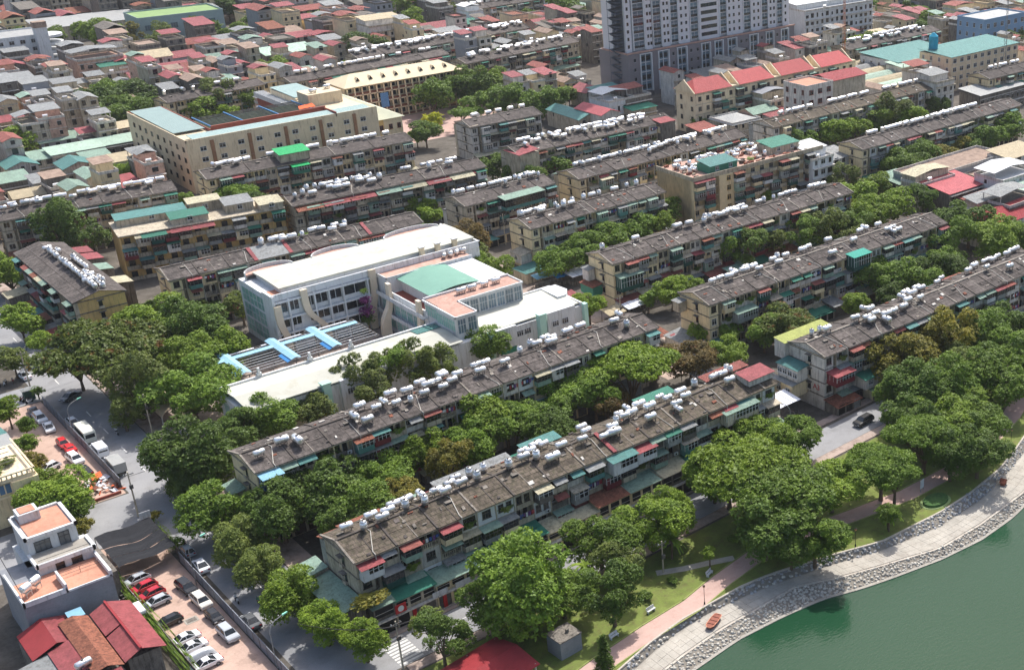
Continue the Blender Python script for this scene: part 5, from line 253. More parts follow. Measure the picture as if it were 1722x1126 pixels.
FAR_HOUSES = [[364,497,5,9,11],[283,547,6,9,9],[414,457,6,8,6],[334,519,6,11,11],[507,352,6,10,9],[351,508,5,11,7],[401,470,5,11,16],[228,575,9,12,12],[490,379,6,8,9],[502,363,5,11,6],[386,484,5,9,16],[422,455,6,11,7],[289,549,6,10,9],[338,520,6,11,12],[458,418,5,9,10],[512,352,6,12,10],[374,496,6,9,11],[481,393,6,9,10],[392,482,6,11,12],[297,548,6,9,7],[408,471,6,9,16],[358,510,5,9,11],[464,416,6,11,12],[364,506,5,10,9],[381,494,6,10,11],[114,614,9,15,12],[428,455,6,11,10],[506,366,6,10,10],[441,443,6,10,9],[488,391,6,11,12],[497,380,5,8,7],[347,521,5,9,16],[303,549,6,9,16],[369,507,6,11,12],[387,493,5,10,11],[414,472,6,9,12],[472,415,6,10,7],[402,483,6,9,9],[204,595,9,12,9],[446,444,6,11,6],[314,546,6,9,12],[493,392,6,11,13],[434,458,6,10,9],[139,615,8,11,7],[262,574,9,16,16],[212,594,9,14,7],[422,471,6,10,14],[396,493,6,12,16],[506,379,5,11,10],[377,508,5,11,9],[426,468,6,9,9],[410,482,6,10,14],[440,456,6,10,7],[518,366,5,11,6],[320,548,6,11,12],[479,416,6,12,12],[501,391,6,9,6],[513,375,6,12,10],[456,444,6,9,12],[369,520,6,11,11],[383,509,5,8,9],[523,365,6,11,10],[273,576,8,15,14],[182,612,9,12,11],[349,535,5,9,16],[418,483,5,11,11],[115,628,8,16,11],[485,415,5,10,10],[402,497,6,8,14],[506,391,6,10,12],[435,470,6,11,12],[463,443,6,10,6],[357,532,6,11,12],[375,520,6,11,16],[422,484,6,8,14],[408,496,5,10,16],[194,612,8,11,12],[394,508,6,9,16],[529,365,6,10,13],[453,456,5,9,7],[282,578,9,14,12],[441,468,5,9,12],[476,432,6,8,6],[382,518,5,11,9],[430,480,5,11,16],[364,532,6,11,12],[523,378,5,10,7],[459,454,6,11,10],[481,430,6,9,10],[400,508,6,9,12],[447,468,6,12,7],[518,389,6,11,12],[388,519,6,12,16],[259,594,8,12,14],[416,498,6,8,7],[219,611,9,16,7],[369,535,6,10,7],[474,445,5,10,12],[423,494,6,12,16],[407,507,6,10,16],[436,484,6,9,16],[453,469,6,10,7],[501,418,6,9,9],[269,595,8,11,12],[377,533,6,11,16],[413,505,6,12,9],[227,612,9,13,9],[394,521,6,12,11],[480,444,5,10,6],[467,457,5,10,12],[534,377,6,12,10],[443,481,5,9,9],[340,559,9,12,11],[526,390,5,9,13],[472,456,6,11,13],[279,595,8,14,14],[178,632,8,13,11],[507,418,6,10,7],[518,405,6,12,13],[240,612,8,13,11],[430,498,6,8,12],[402,522,6,9,9],[541,376,6,11,6],[419,509,5,9,14],[286,594,9,15,9],[387,535,5,11,7],[438,494,6,10,14],[532,391,6,8,10],[464,470,6,12,7],[502,431,6,9,9],[250,612,9,15,7],[356,557,8,14,9],[452,484,6,8,14],[125,650,8,13,14],[408,521,6,11,14],[426,507,5,9,14],[490,445,5,9,9],[516,416,5,10,12],[444,493,5,10,7],[527,402,6,10,13],[393,534,6,10,14],[457,481,6,11,9],[213,629,9,14,14],[497,441,6,11,7],[263,610,8,14,11],[481,459,6,9,9],[381,545,6,10,14],[508,430,6,11,13],[471,471,6,9,11],[414,522,6,11,16],[432,508,6,10,14],[399,535,6,10,7],[541,391,6,9,13],[405,532,6,11,9],[551,379,6,9,10],[420,521,6,12,11],[476,470,5,11,14],[466,481,5,10,9],[386,547,6,9,12],[451,496,6,11,16],[482,467,6,11,12],[515,430,6,10,7],[505,442,5,9,6],[525,418,6,9,10],[441,507,6,10,16],[456,494,5,9,11],[393,546,6,11,9],[472,480,6,11,7],[180,649,9,15,14],[381,556,8,16,11],[530,417,6,10,10],[549,393,6,8,6],[411,536,6,10,11],[430,521,6,8,9],[448,507,6,9,7],[400,546,6,10,7],[128,665,8,13,7],[502,455,5,12,12],[488,471,6,8,11],[526,430,5,8,9],[295,612,9,13,16],[466,494,6,8,9],[516,443,6,11,10],[437,521,6,10,12],[418,536,5,10,12],[556,391,5,11,12],[455,506,5,10,9],[539,415,6,10,6],[423,533,6,10,14],[256,632,9,13,14],[406,548,5,11,9],[482,483,5,9,12],[267,628,8,15,9],[442,521,5,9,16],[393,559,8,14,14],[552,404,6,9,7],[473,494,6,8,9],[499,469,6,10,11],[522,445,6,8,13],[414,547,6,9,14],[510,458,5,9,10],[563,393,6,8,6],[403,556,9,16,9],[535,431,6,9,9],[434,532,6,9,12],[462,509,5,9,16],[450,520,5,12,9],[546,419,6,10,6],[492,481,6,9,14],[481,493,5,11,11],[467,507,5,11,12],[516,457,6,11,9],[423,545,6,11,14],[505,471,5,8,7],[530,444,6,11,9],[441,533,6,10,7],[562,404,6,10,9],[457,520,5,10,16],[487,493,6,11,7],[499,481,6,10,11],[411,560,9,14,9],[323,614,9,12,14],[553,420,6,8,10],[511,471,6,9,11],[475,507,6,8,11],[430,547,6,9,12],[251,649,9,15,14],[504,480,6,10,11],[537,443,6,11,6],[129,684,9,12,7],[448,534,5,9,7],[139,683,9,15,14],[528,456,6,10,10],[301,630,8,16,9],[570,403,6,10,13],[494,494,6,10,16],[262,648,8,15,11],[466,522,6,11,9],[532,454,6,12,10],[454,532,6,11,12],[563,416,6,12,7],[435,549,6,8,11],[543,444,5,9,9],[426,558,9,14,7],[511,482,6,8,9],[523,470,6,11,16],[576,405,6,11,13],[353,610,8,15,12],[445,546,6,9,16],[460,534,6,11,9],[474,522,5,8,12],[529,468,6,9,11],[560,431,6,10,13],[552,443,6,9,12],[480,520,6,11,12],[541,457,5,11,13],[572,417,6,9,9],[504,497,6,10,11],[520,481,6,10,12],[495,507,6,11,16],[452,547,6,10,14],[441,556,8,15,16],[468,534,5,12,14],[324,632,9,12,11],[584,405,6,8,7],[292,648,9,16,9],[362,612,9,14,7],[545,457,5,10,7],[569,429,5,10,13],[537,469,6,10,7],[579,416,6,9,6],[485,523,6,10,16],[333,631,9,16,16],[139,700,8,15,14],[528,480,6,9,16],[560,443,6,12,9],[462,545,6,11,11],[303,648,8,13,11],[515,498,6,9,9],[503,510,5,8,9],[264,666,8,12,12],[543,468,6,11,16],[343,630,8,15,7],[574,430,5,8,6],[453,557,8,13,12],[553,457,5,12,9],[492,522,6,10,14],[566,442,6,9,6],[478,536,6,10,14],[152,702,9,15,16],[585,418,5,10,6],[469,546,6,10,9],[311,649,9,16,11],[520,497,5,8,14],[512,507,5,12,16],[536,482,6,11,12],[486,533,6,8,7],[527,493,6,12,12],[433,578,9,13,9],[320,648,9,12,14],[560,457,5,11,13],[581,431,5,11,12],[355,630,8,15,9],[592,416,5,9,9],[388,611,8,15,11],[503,522,6,10,12],[552,470,6,10,12],[576,441,5,10,6],[517,509,5,10,12],[442,575,8,13,14],[544,481,6,9,11],[533,494,6,9,9],[492,535,6,11,7],[366,629,9,13,16],[566,456,6,10,13],[479,547,6,10,14],[331,648,8,12,9],[467,558,8,12,12],[295,666,8,13,7],[587,431,6,10,6],[508,522,6,11,14],[559,469,5,10,14],[397,612,9,13,7],[258,683,9,16,7],[599,418,5,9,6],[581,442,6,10,7],[523,510,5,8,9],[549,482,6,10,14],[486,546,6,10,16],[499,535,5,9,14],[375,628,8,16,9],[268,681,8,16,14],[340,649,9,15,7],[540,496,6,11,11],[141,720,9,16,14],[476,557,9,15,16],[573,458,6,9,12],[594,431,5,10,9],[605,417,5,11,13],[458,574,8,15,12],[349,647,8,15,16],[311,666,9,16,14],[564,472,5,9,16],[225,700,8,15,16],[491,548,6,10,16],[506,533,6,9,12],[531,509,6,8,7],[150,720,9,13,9],[410,611,8,16,16],[557,481,6,11,11],[519,523,6,10,16],[599,431,6,9,10],[545,496,6,10,12],[537,506,6,11,9],[439,593,9,15,16],[592,441,5,11,10],[498,546,6,10,11],[524,520,6,11,14],[571,469,6,10,11],[512,533,6,10,7],[384,632,9,12,7],[284,683,8,16,12],[321,667,9,14,14],[393,628,9,16,7],[236,702,9,15,11],[583,457,6,11,7],[552,495,6,8,16],[358,649,8,14,14],[467,577,9,16,11],[329,665,8,13,7],[244,702,9,12,7],[490,559,8,14,9],[449,593,9,14,12],[504,546,6,11,7],[598,442,6,10,12],[566,482,6,9,11],[608,429,6,10,10],[426,611,9,16,12],[520,534,5,11,7],[295,684,8,15,11],[578,470,5,11,7],[369,648,9,12,16],[536,522,6,10,11],[549,507,6,8,12],[559,496,5,11,11],[583,468,5,12,11],[510,547,6,9,11],[402,631,9,11,14],[526,532,6,10,12],[304,684,9,15,11],[593,456,6,10,10],[345,665,8,13,7],[460,592,8,15,11],[481,575,8,16,9],[500,559,9,13,7],[574,483,5,9,11],[606,442,6,11,7],[614,431,6,9,9],[265,702,8,12,11],[540,522,6,11,16],[517,546,6,9,9],[218,720,9,13,9],[434,614,8,12,16],[380,649,8,13,14],[353,665,9,16,12],[590,468,6,9,16],[555,509,5,9,12],[146,739,8,12,11],[567,496,6,9,12],[156,738,9,15,11],[602,454,5,11,6],[580,482,5,9,9],[534,533,5,9,16],[412,632,8,13,11],[273,703,8,12,16],[319,684,9,13,9],[548,520,6,12,14],[445,610,9,14,9],[510,558,8,13,16],[469,594,8,12,16],[613,443,6,11,7],[390,649,9,13,14],[290,700,8,15,14],[523,548,6,8,16],[561,510,6,9,16],[229,723,9,12,16],[492,577,9,15,12],[422,630,8,11,9],[331,683,9,15,14],[241,720,9,13,11],[540,534,6,9,7],[185,737,8,16,9],[578,494,6,8,12],[175,740,9,12,11],[400,647,8,14,7],[369,665,8,15,16],[455,610,8,14,11],[618,444,6,8,6],[251,719,8,14,16],[555,522,5,10,14],[610,457,5,11,9],[567,510,6,10,7],[600,471,5,8,14],[522,556,9,16,12],[531,548,5,10,9],[341,682,10,16,14],[589,484,6,9,7],[378,664,8,15,7],[502,576,8,14,16],[408,647,8,14,7],[537,545,6,12,7],[606,468,6,12,9],[573,508,6,9,11],[266,718,9,15,12],[549,534,5,8,12],[616,456,6,11,12],[625,443,6,10,13],[350,682,8,15,12],[483,595,8,14,14],[437,630,8,14,11],[584,497,6,9,7],[596,482,6,11,9],[303,705,9,11,11],[205,739,9,15,16],[566,520,6,11,14],[216,738,9,14,16],[148,755,8,16,9],[464,614,9,14,12],[313,703,8,12,16],[601,481,5,11,9],[492,593,9,13,14],[590,495,6,9,11],[511,577,8,14,9],[580,508,5,10,12],[544,546,5,9,16],[632,443,6,9,13],[277,720,8,15,12],[448,628,9,14,12],[232,736,9,14,9],[559,532,5,11,16],[623,457,6,9,13],[361,683,8,16,14],[172,754,9,15,12],[418,651,9,12,9],[613,471,6,9,14],[163,756,9,12,7],[536,558,8,14,11],[572,521,6,11,12],[324,703,8,12,14],[474,612,8,14,14],[564,532,6,11,14],[587,507,5,10,16],[608,482,6,10,14],[395,668,8,13,7],[638,442,5,10,12],[519,577,8,13,12],[297,718,8,15,9],[597,497,6,8,9],[288,722,8,14,16],[551,548,6,11,16],[502,594,9,13,11],[630,455,5,10,10],[428,650,8,13,12],[241,740,9,12,9],[620,471,6,10,14],[459,629,8,15,11],[251,737,8,14,9],[187,756,9,16,7],[370,685,8,15,7],[579,522,5,12,11],[404,667,8,12,7],[604,494,6,9,16],[437,647,10,12,14],[196,756,9,12,7],[338,704,9,14,11],[483,614,9,12,12],[545,560,9,11,14],[625,469,6,9,14],[558,548,6,11,12],[585,520,6,9,16],[596,506,6,10,12],[636,455,6,10,12],[379,685,8,12,14],[571,536,6,9,7],[618,481,6,11,11],[261,739,8,14,7],[306,722,9,14,7],[347,703,9,16,14],[206,756,9,16,16],[218,754,9,16,16],[413,667,9,15,16],[564,546,6,9,12],[534,576,9,12,12],[513,594,9,16,16],[609,495,6,11,11],[631,467,5,11,12],[446,647,9,13,16],[471,630,8,14,7],[576,535,5,10,16],[270,739,8,16,11],[321,719,9,16,11],[388,686,8,12,9],[555,559,8,11,16],[642,457,6,9,13],[151,774,8,12,7],[495,614,9,13,11],[605,507,6,11,9],[571,545,6,11,9],[162,773,9,15,7],[398,682,9,16,14],[626,482,6,8,11],[280,738,8,16,12],[582,534,6,9,12],[358,704,8,13,12],[592,524,6,8,7],[227,758,8,12,16],[648,454,5,12,6],[522,594,9,11,16],[290,736,9,14,7],[172,773,8,12,16],[333,719,8,14,9],[239,756,9,12,12],[426,668,8,13,9],[638,471,6,10,9],[619,495,5,10,11],[479,632,9,12,9],[564,558,9,16,7],[373,700,8,15,12],[597,522,5,10,11],[456,650,9,11,9],[182,773,9,15,16],[504,614,9,12,16],[590,532,6,10,9],[604,519,5,10,16],[613,508,6,9,9],[434,668,9,11,12],[579,547,6,9,9],[633,484,5,10,9],[550,577,9,15,11],[466,647,9,15,11],[645,469,6,11,12],[407,686,8,13,12],[306,737,9,14,11],[514,611,9,15,14],[347,720,9,12,11],[192,776,9,14,12],[535,594,8,15,14],[627,496,6,8,11],[253,759,8,11,9],[656,458,6,8,9],[203,774,9,12,11],[446,664,8,15,16],[416,684,8,16,11],[650,468,6,9,12],[574,558,9,14,12],[596,535,6,11,11],[384,703,9,16,12],[316,738,9,13,9],[610,521,6,10,16],[267,758,8,12,14],[642,483,5,10,14],[621,510,5,9,11],[496,632,8,12,9],[559,578,9,12,7],[634,496,5,8,16],[476,649,8,15,12],[602,534,5,10,12],[325,737,9,16,9],[426,684,9,16,16],[278,757,8,16,11],[504,629,8,13,7],[591,549,5,10,14],[626,508,6,9,16],[161,791,9,16,9],[396,704,9,14,16],[154,793,8,14,12],[616,522,6,8,16],[658,468,6,9,16],[363,722,9,14,16],[456,667,8,16,14],[233,774,8,12,9],[223,776,9,12,16],[288,755,9,13,12],[650,480,6,9,16],[530,611,8,13,7],[609,533,6,10,16],[372,719,8,13,14],[585,560,8,14,14],[487,647,8,16,9],[572,574,8,15,11],[406,701,8,15,9],[550,595,10,14,9],[182,790,9,14,11],[242,774,8,12,16],[622,521,5,11,14],[173,793,8,13,7],[334,740,8,14,14],[598,549,5,10,12],[438,684,8,14,12],[644,495,6,12,11],[464,667,9,15,7],[298,757,8,12,12],[343,738,8,12,7],[634,510,5,10,16],[666,468,6,11,7],[517,630,9,15,16],[658,480,5,10,14],[307,755,9,15,11],[251,776,8,12,14],[415,702,9,13,16],[263,772,8,16,9],[388,718,8,16,11],[500,646,8,14,16],[448,685,8,12,16],[354,738,10,12,16],[474,669,9,12,16],[209,793,10,13,11],[673,470,6,8,16],[222,790,8,15,7],[323,755,9,15,11],[276,774,8,12,9],[430,701,9,16,11],[363,738,9,12,9],[457,684,8,12,7],[397,721,9,14,16],[485,666,9,14,14],[160,810,8,15,11],[287,774,8,15,11],[334,756,9,12,12],[372,738,9,12,14],[237,792,8,12,9],[174,809,8,16,12],[412,720,8,14,7],[183,810,9,13,7],[303,773,8,16,16],[347,755,9,15,14],[445,702,8,14,9],[256,792,8,14,14],[247,795,9,12,16],[264,790,9,15,14],[382,741,8,12,12],[199,811,9,14,9],[314,774,9,16,9],[421,722,9,14,16],[356,756,9,14,7],[392,738,9,14,9],[210,810,8,12,11],[277,789,8,16,9],[219,809,8,16,16],[432,719,8,13,7],[286,791,9,16,11],[325,775,8,12,9],[366,758,8,14,7],[336,772,8,15,14],[233,809,10,16,12],[375,756,9,11,11],[163,828,8,16,7],[298,791,9,14,9],[406,741,10,12,16],[244,810,8,14,12],[252,808,8,16,11],[172,829,8,16,14],[415,739,8,15,11],[183,828,9,13,11],[347,775,9,12,12],[384,757,9,14,14],[198,829,8,14,11],[265,810,9,11,12],[314,794,9,14,14],[394,758,8,12,7],[359,775,9,16,16],[209,829,8,14,16],[275,810,9,12,9],[327,793,8,14,9],[371,773,9,15,11],[223,828,8,13,14],[232,827,8,12,16],[335,792,9,13,12],[288,812,9,14,7],[245,826,8,14,16],[305,808,9,16,14],[185,844,9,14,7],[344,793,10,13,9],[381,776,8,12,14],[256,827,9,14,16],[175,848,9,12,7],[201,844,10,14,16],[353,794,9,12,14],[315,812,9,14,16],[270,828,9,15,16],[220,844,8,15,12],[324,811,8,13,14],[280,828,9,13,9],[211,849,8,11,16],[234,843,9,16,12],[290,827,9,14,7],[334,811,9,11,12],[345,811,8,14,7],[253,844,9,15,12],[244,847,9,12,9],[301,829,9,15,7],[264,843,8,16,7],[311,830,8,13,12],[322,829,8,15,9],[272,847,9,13,16],[283,844,8,15,9],[297,848,9,12,12],[313,846,9,12,12]]
SHORE = [[93.4,120.5],[102.5,121.4],[111.2,120.9],[119.0,119.9],[125.7,117.5],[131.2,116.1],[141.3,114.0],[150.8,113.1],[159.9,113.7],[165.2,114.7]]
WALK_LOW = [[93.5,123.6],[102.2,124.5],[110.4,124.5],[117.9,124.7],[123.7,121.8],[132.0,119.0],[143.1,115.6],[153.9,115.6],[163.7,116.6],[168.3,117.1]]
WALK_HIGH = [[86.1,125.8],[91.7,127.4],[97.7,128.7],[103.3,128.8],[109.5,128.3],[115.3,127.6],[127.0,124.6],[135.3,122.0],[148.3,120.0],[160.2,120.7],[171.8,123.5],[180.1,126.0]]
GRASS = [[83.8,126.3],[91.3,128.3],[98.3,129.4],[104.0,129.5],[110.7,129.6],[116.4,128.8],[127.6,125.7],[136.1,122.8],[150.6,122.0],[159.5,122.5],[170.4,124.3],[179.6,127.3]]
PATH = [[82.6,129.0],[93.0,130.4],[101.7,131.1],[109.4,133.0],[117.8,134.4],[127.2,134.2],[138.1,132.0],[150.6,130.0],[163.0,129.9],[176.3,132.1],[188.7,135.9]]

# ================= ground, roads, water =================
def lerp_line(pts, x):
    if x <= pts[0][0]: return pts[0][1]
    for (a, b), (c, d) in zip(pts, pts[1:]):
        if x <= c: return b + (d-b)*(x-a)/(c-a)
    return pts[-1][1]
GR = [[-600,90],[20,118],[60,122]] + GRASS + [[195,133],[215,143],[260,150],[420,151],[1500,155]]
WH = [[-600,89],[20,117],[60,121]] + WALK_HIGH + [[195,130.5],[215,140],[260,148],[420,149],[1500,153]]
WL = [[-600,85],[20,113],[60,117.5],[80,121]] + WALK_LOW + [[180,121.5],[195,127],[215,136],[260,145],[420,146],[1500,150]]
SH = [[-600,82],[20,110],[60,114],[80,118]] + SHORE + [[175,118],[195,124],[215,133],[260,142],[420,143],[1500,147]]
XS = [-600,-200,0,30,50] + [60+2.0*i for i in range(90)] + [260,420,900,1500]
def band(A, za, B, zb, m, name, **kw):
    b = MB(); vs = []
    for x in XS: vs += [(x, lerp_line(A, x), za), (x, lerp_line(B, x), zb)]
    b.add(vs, [(2*i, 2*i+1, 2*i+3, 2*i+2) for i in range(len(XS)-1)])
    return struct(name, b.mesh(name, m), **kw)
b = MB(); vs = []
for x in XS: vs += [(x, lerp_line(GR, x), 0), (x, 1580, 0)]
b.add(vs, [(2*i, 2*i+2, 2*i+3, 2*i+1) for i in range(len(XS)-1)])
b.quad([(-600,-400,-2.6),(1500,-400,-2.6),(1500,1580,-2.6),(-600,1580,-2.6)])
struct('ground', b.mesh('ground', m_ground))
band(GR, 0.0, WH, -1.0, m_mortar, 'bank_slope')
band(WH, -1.0, WL, -1.08, m_slab, 'lakeside_walkway')
band(WL, -1.08, SH, -1.95, m_mortar, 'lower_bank')
# lake
wm = bpy.data.materials.new('lake_water'); wm.use_nodes = True
n_ = wm.node_tree.nodes; l_ = wm.node_tree.links; p_ = n_['Principled BSDF']
p_.inputs['Base Color'].default_value = (.034, .072, .042, 1); p_.inputs['Roughness'].default_value = .1; p_.inputs['Specular IOR Level'].default_value = .17
g_ = n_.new('ShaderNodeNewGeometry'); t_ = n_.new('ShaderNodeTexNoise'); t_.inputs['Scale'].default_value = 1.1; t_.inputs['Detail'].default_value = 3
mp_ = n_.new('ShaderNodeMapping'); mp_.inputs['Scale'].default_value = (1, 2.2, 1); mp_.inputs['Rotation'].default_value = (0, 0, .5)
b_ = n_.new('ShaderNodeBump'); b_.inputs['Distance'].default_value = .05; b_.inputs['Strength'].default_value = .6
l_.new(g_.outputs['Position'], mp_.inputs[0]); l_.new(mp_.outputs[0], t_.inputs['Vector']); l_.new(t_.outputs['Fac'], b_.inputs['Height']); l_.new(b_.outputs[0], p_.inputs['Normal'])
t2_ = n_.new('ShaderNodeTexNoise'); t2_.inputs['Scale'].default_value = .03; t2_.inputs['Detail'].default_value = 2
r_ = n_.new('ShaderNodeValToRGB'); r_.color_ramp.elements[0].color = (.010, .048, .021, 1); r_.color_ramp.elements[1].color = (.016, .060, .029, 1)
l_.new(g_.outputs['Position'], t2_.inputs['Vector']); l_.new(t2_.outputs['Fac'], r_.inputs[0]); l_.new(r_.outputs[0], p_.inputs['Base Color'])
b = MB(); vs = []
for x in XS: vs += [(x, -400, -1.8), (x, lerp_line(SH, x)+.25, -1.8)]
b.add(vs, [(2*i, 2*i+2, 2*i+3, 2*i+1) for i in range(len(XS)-1)])
struct('lake_water', b.mesh('lake_water', wm))
# a thin concrete lip at the water and a kerb along the grass
def lip(line, z, w, h, m, name, x0=55, x1=240, off=0, **kw):
    b = MB(); x = x0
    while x < x1:
        x2 = x+2.4
        p, q = Vector((x, lerp_line(line, x)+off, 0)), Vector((x2, lerp_line(line, x2)+off, 0))
        d = (q-p).normalized(); n = Vector((-d.y, d.x, 0))*w/2
        b.hexa([(*(p-n).xy, z), (*(q-n-d*.03).xy, z), (*(q+n-d*.03).xy, z), (*(p+n).xy, z)], [(*(p-n).xy, z+h), (*(q-n-d*.03).xy, z+h), (*(q+n-d*.03).xy, z+h), (*(p+n).xy, z+h)])
        x = x2
    return struct(name, b.mesh(name, m), **kw)
lip(SH, -2.0, .55, .32, m_slab, 'water_edge_kerb'); lip(GR, -.1, .3, .22, m_kerb, 'bank_top_kerb'); lip(WL, -1.2, .35, .2, m_kerb, 'walkway_kerb', off=-.1)
# bank stones: thousands, real but joined
def stones(A, za, B, zb, step, smin, smax, mats, name, label, seed):
    r = random.Random(seed); b = MB(); x = 62.0
    while x < 214:
        ya, yb = lerp_line(A, x), lerp_line(B, x); n = max(1, int((ya-yb)/step*1.15))
        for k in range(n):
            t = (k+r.random())/n; cx = x+r.uniform(-step, step)*.5; y = ya+(yb-ya)*t; z = za+(zb-za)*t
            s = r.uniform(smin, smax); nn = 5; a0 = r.random()*6.3
            base = [(cx+s*math.cos(a0+i*1.257)*r.uniform(.8,1.15), y+s*math.sin(a0+i*1.257)*r.uniform(.7,1.1), z-.05) for i in range(nn)]
            hh = s*r.uniform(.25,.6); top = [((p[0]-cx)*.62+cx, (p[1]-y)*.62+y, z+hh*r.uniform(.7,1.2)) for p in base]
            b.add(base+top, [tuple(range(nn, 2*nn))]+[(i,(i+1)%nn,nn+(i+1)%nn,nn+i) for i in range(nn)], r.randrange(len(mats)))
        x += step*.8
    ob(name, b.mesh(name, mats), kind='stuff', label=label, category='stones')
stones(GR, 0, WH, -1.0, .62, .24, .44, [m_stoned, m_stoned, m_stone], 'dark_bank_stones', 'rough grey stones packed on the slope between lawn and walkway', 3)
stones(WL, -1.08, SH, -1.85, .62, .22, .4, [m_stone, m_stone, m_slab], 'pale_bank_stones', 'pale stones set in the sloping bank at the water edge', 4)
# walkway slabs, joined: lightly uneven squares of cast concrete
b = MB(); r = random.Random(5); x = 62.0
while x < 214:
    ya, yb = lerp_line(WH, x)-.25, lerp_line(WL, x)+.25; n = max(1, int((ya-yb)/1.25)); w = (ya-yb)/n
    y2a, y2b = lerp_line(WH, x+1.2)-.25, lerp_line(WL, x+1.2)+.25; w2 = (y2a-y2b)/n
    for k in range(n):
        h = r.uniform(.02,.045); z = -1.06
        P = [(x, yb+w*k), (x+1.17, y2b+w2*k), (x+1.17, y2b+w2*(k+1)-.04), (x, yb+w*(k+1)-.04)]
        b.hexa([(*p, z) for p in P], [(*p, z+h+.03) for p in P])
    x += 1.2
ob('walkway_slabs', b.mesh('walkway_slabs', m_slab), kind='stuff', label='square pale concrete slabs cast along the lakeside walkway', category='paving')

def flat(name, pts, z, m, th=None, kind=True):
    b = MB()
    if th: b.prism(pts, z-th, z)
    else: b.quad([(x, y, z) for x, y in pts])
    return struct(name, b.mesh(name, m))
def strip(name, pts, w, z, m, th=None, **kw):
    b = MB(); L = []; R = []
    for i, p in enumerate(pts):
        a = Vector(pts[max(0, i-1)]); c = Vector(pts[min(len(pts)-1, i+1)]); d = (c-a).normalized(); n = Vector((-d.y, d.x))*w/2
        L.append(tuple(Vector(p)+n)); R.append(tuple(Vector(p)-n))
    for i in range(len(pts)-1):
        q = [L[i], R[i], R[i+1], L[i+1]]
        if th: b.hexa([(*v, z-th) for v in q], [(*v, z) for v in q])
        else: b.quad([(*v, z) for v in q])
    return struct(name, b.mesh(name, m), **kw)
flat('main_street', [(50.0,100),(60.4,140),(60.4,420),(50.0,420)], .006, m_asph)
flat('side_street', [(-150,213.5),(50.0,213.5),(50.0,229.5),(-150,229.5)], .004, m_asph)
flat('upper_side_street', [(-150,282.5),(50.0,282.5),(50.0,292),(-150,292)], .004, m_asph)
strip('lakeside_road', [(48,152.6),(100,152.8),(150,154.8),(190,156.2),(280,157),(420,158)], 7.4, .01, m_asph)
strip('lakeside_pavement', [(61,157.3),(100,157.6),(150,160.2),(190,161.6),(280,162.5)], 1.9, .13, m_pave, .13)
strip('park_side_pavement', [(62,147.6),(100,147.9),(150,149.9),(190,151.2),(280,152)], 2.0, .13, m_pave, .13)
flat('main_street_pavement', [(60.6,163),(64.8,163),(64.8,420),(60.6,420)], .13, m_pave, .13)
flat('lower_parking_lot', [(38.6,146),(48.2,146),(48.2,213),(38.6,213)], .008, m_lot)
flat('upper_parking_lot', [(37.5,230),(49.6,230),(49.6,282),(37.5,282)], .008, m_lot)
flat('school_yard', [(65,226),(160,226),(160,268),(65,268)], .008, m_pave)
flat('cream_school_yard', [(203,415),(262,415),(262,454),(203,454)], .008, m_pink)
flat('market_lane', [(150,198),(164,198),(164,300),(150,300)], .012, m_pave)
# lawn and path of the lakeside park
b = MB(); vs = []
xs = [60+2*i for i in range(82)]
for x in xs: vs += [(x, lerp_line(GR, x)+.2, .012), (x, 146.4+max(0, min(3, (x-100)*.04)), .012)]
b.add(vs, [(2*i, 2*i+2, 2*i+3, 2*i+1) for i in range(len(xs)-1)])
struct('lawn', b.mesh('lawn', m_grassm))
strip('park_path', [[74,127.4]]+PATH+[[205,143],[225,149]], 3.7, .03, m_pink)
strip('park_path_crossing', [(103,142),(107,139.9),(111,138.3),(115,136.5)], 1.5, .034, m_slab)
def dashes():
    b = MB()
    for p, q in zip(([74,127.4], *PATH), PATH): pass
    for off in (-1.95, 1.95):
        for (a, c), (d, e) in zip([[74,127.4]]+PATH, PATH):
            u = Vector((d-a, e-c)).normalized(); n = Vector((-u.y, u.x))*off
            b.hexa([(a+n.x-.07*u.y, c+n.y, 0), (d+n.x, e+n.y, 0), (d+n.x-u.y*.2, e+n.y+u.x*.2, 0), (a+n.x-u.y*.2, c+n.y+u.x*.2, 0)],
                   [(a+n.x, c+n.y, .09), (d+n.x, e+n.y, .09), (d+n.x-u.y*.2, e+n.y+u.x*.2, .09), (a+n.x-u.y*.2, c+n.y+u.x*.2, .09)])
    struct('park_path_kerb', b.mesh('park_path_kerb', mat('green_yellow_kerb', srgb(150, 158, 92), .9, .2, 1, 4)))
dashes()
# road markings
b = MB()
for i in range(9): b.quad([(61.5+i*.0, 149.3+i*.78, .02), (65.3, 149.4+i*.78, .02), (65.3, 149.85+i*.78, .02), (61.5, 149.75+i*.78, .02)])
for k in range(24):
    y = 172+k*10.6
    if 210 < y < 232: continue
    b.quad([(54.9, y, .02), (55.1, y, .02), (55.1, y+3, .02), (54.9, y+3, .02)])
for k in range(3): b.quad([(73+k*8, 153.1, .02), (76+k*8, 153.1, .02), (76+k*8, 153.25, .02), (73+k*8, 153.25, .02)])
struct('road_markings', b.mesh('road_markings', mat('road_paint', srgb(214, 212, 206), .8, .2, 2, 5, rand=0)))
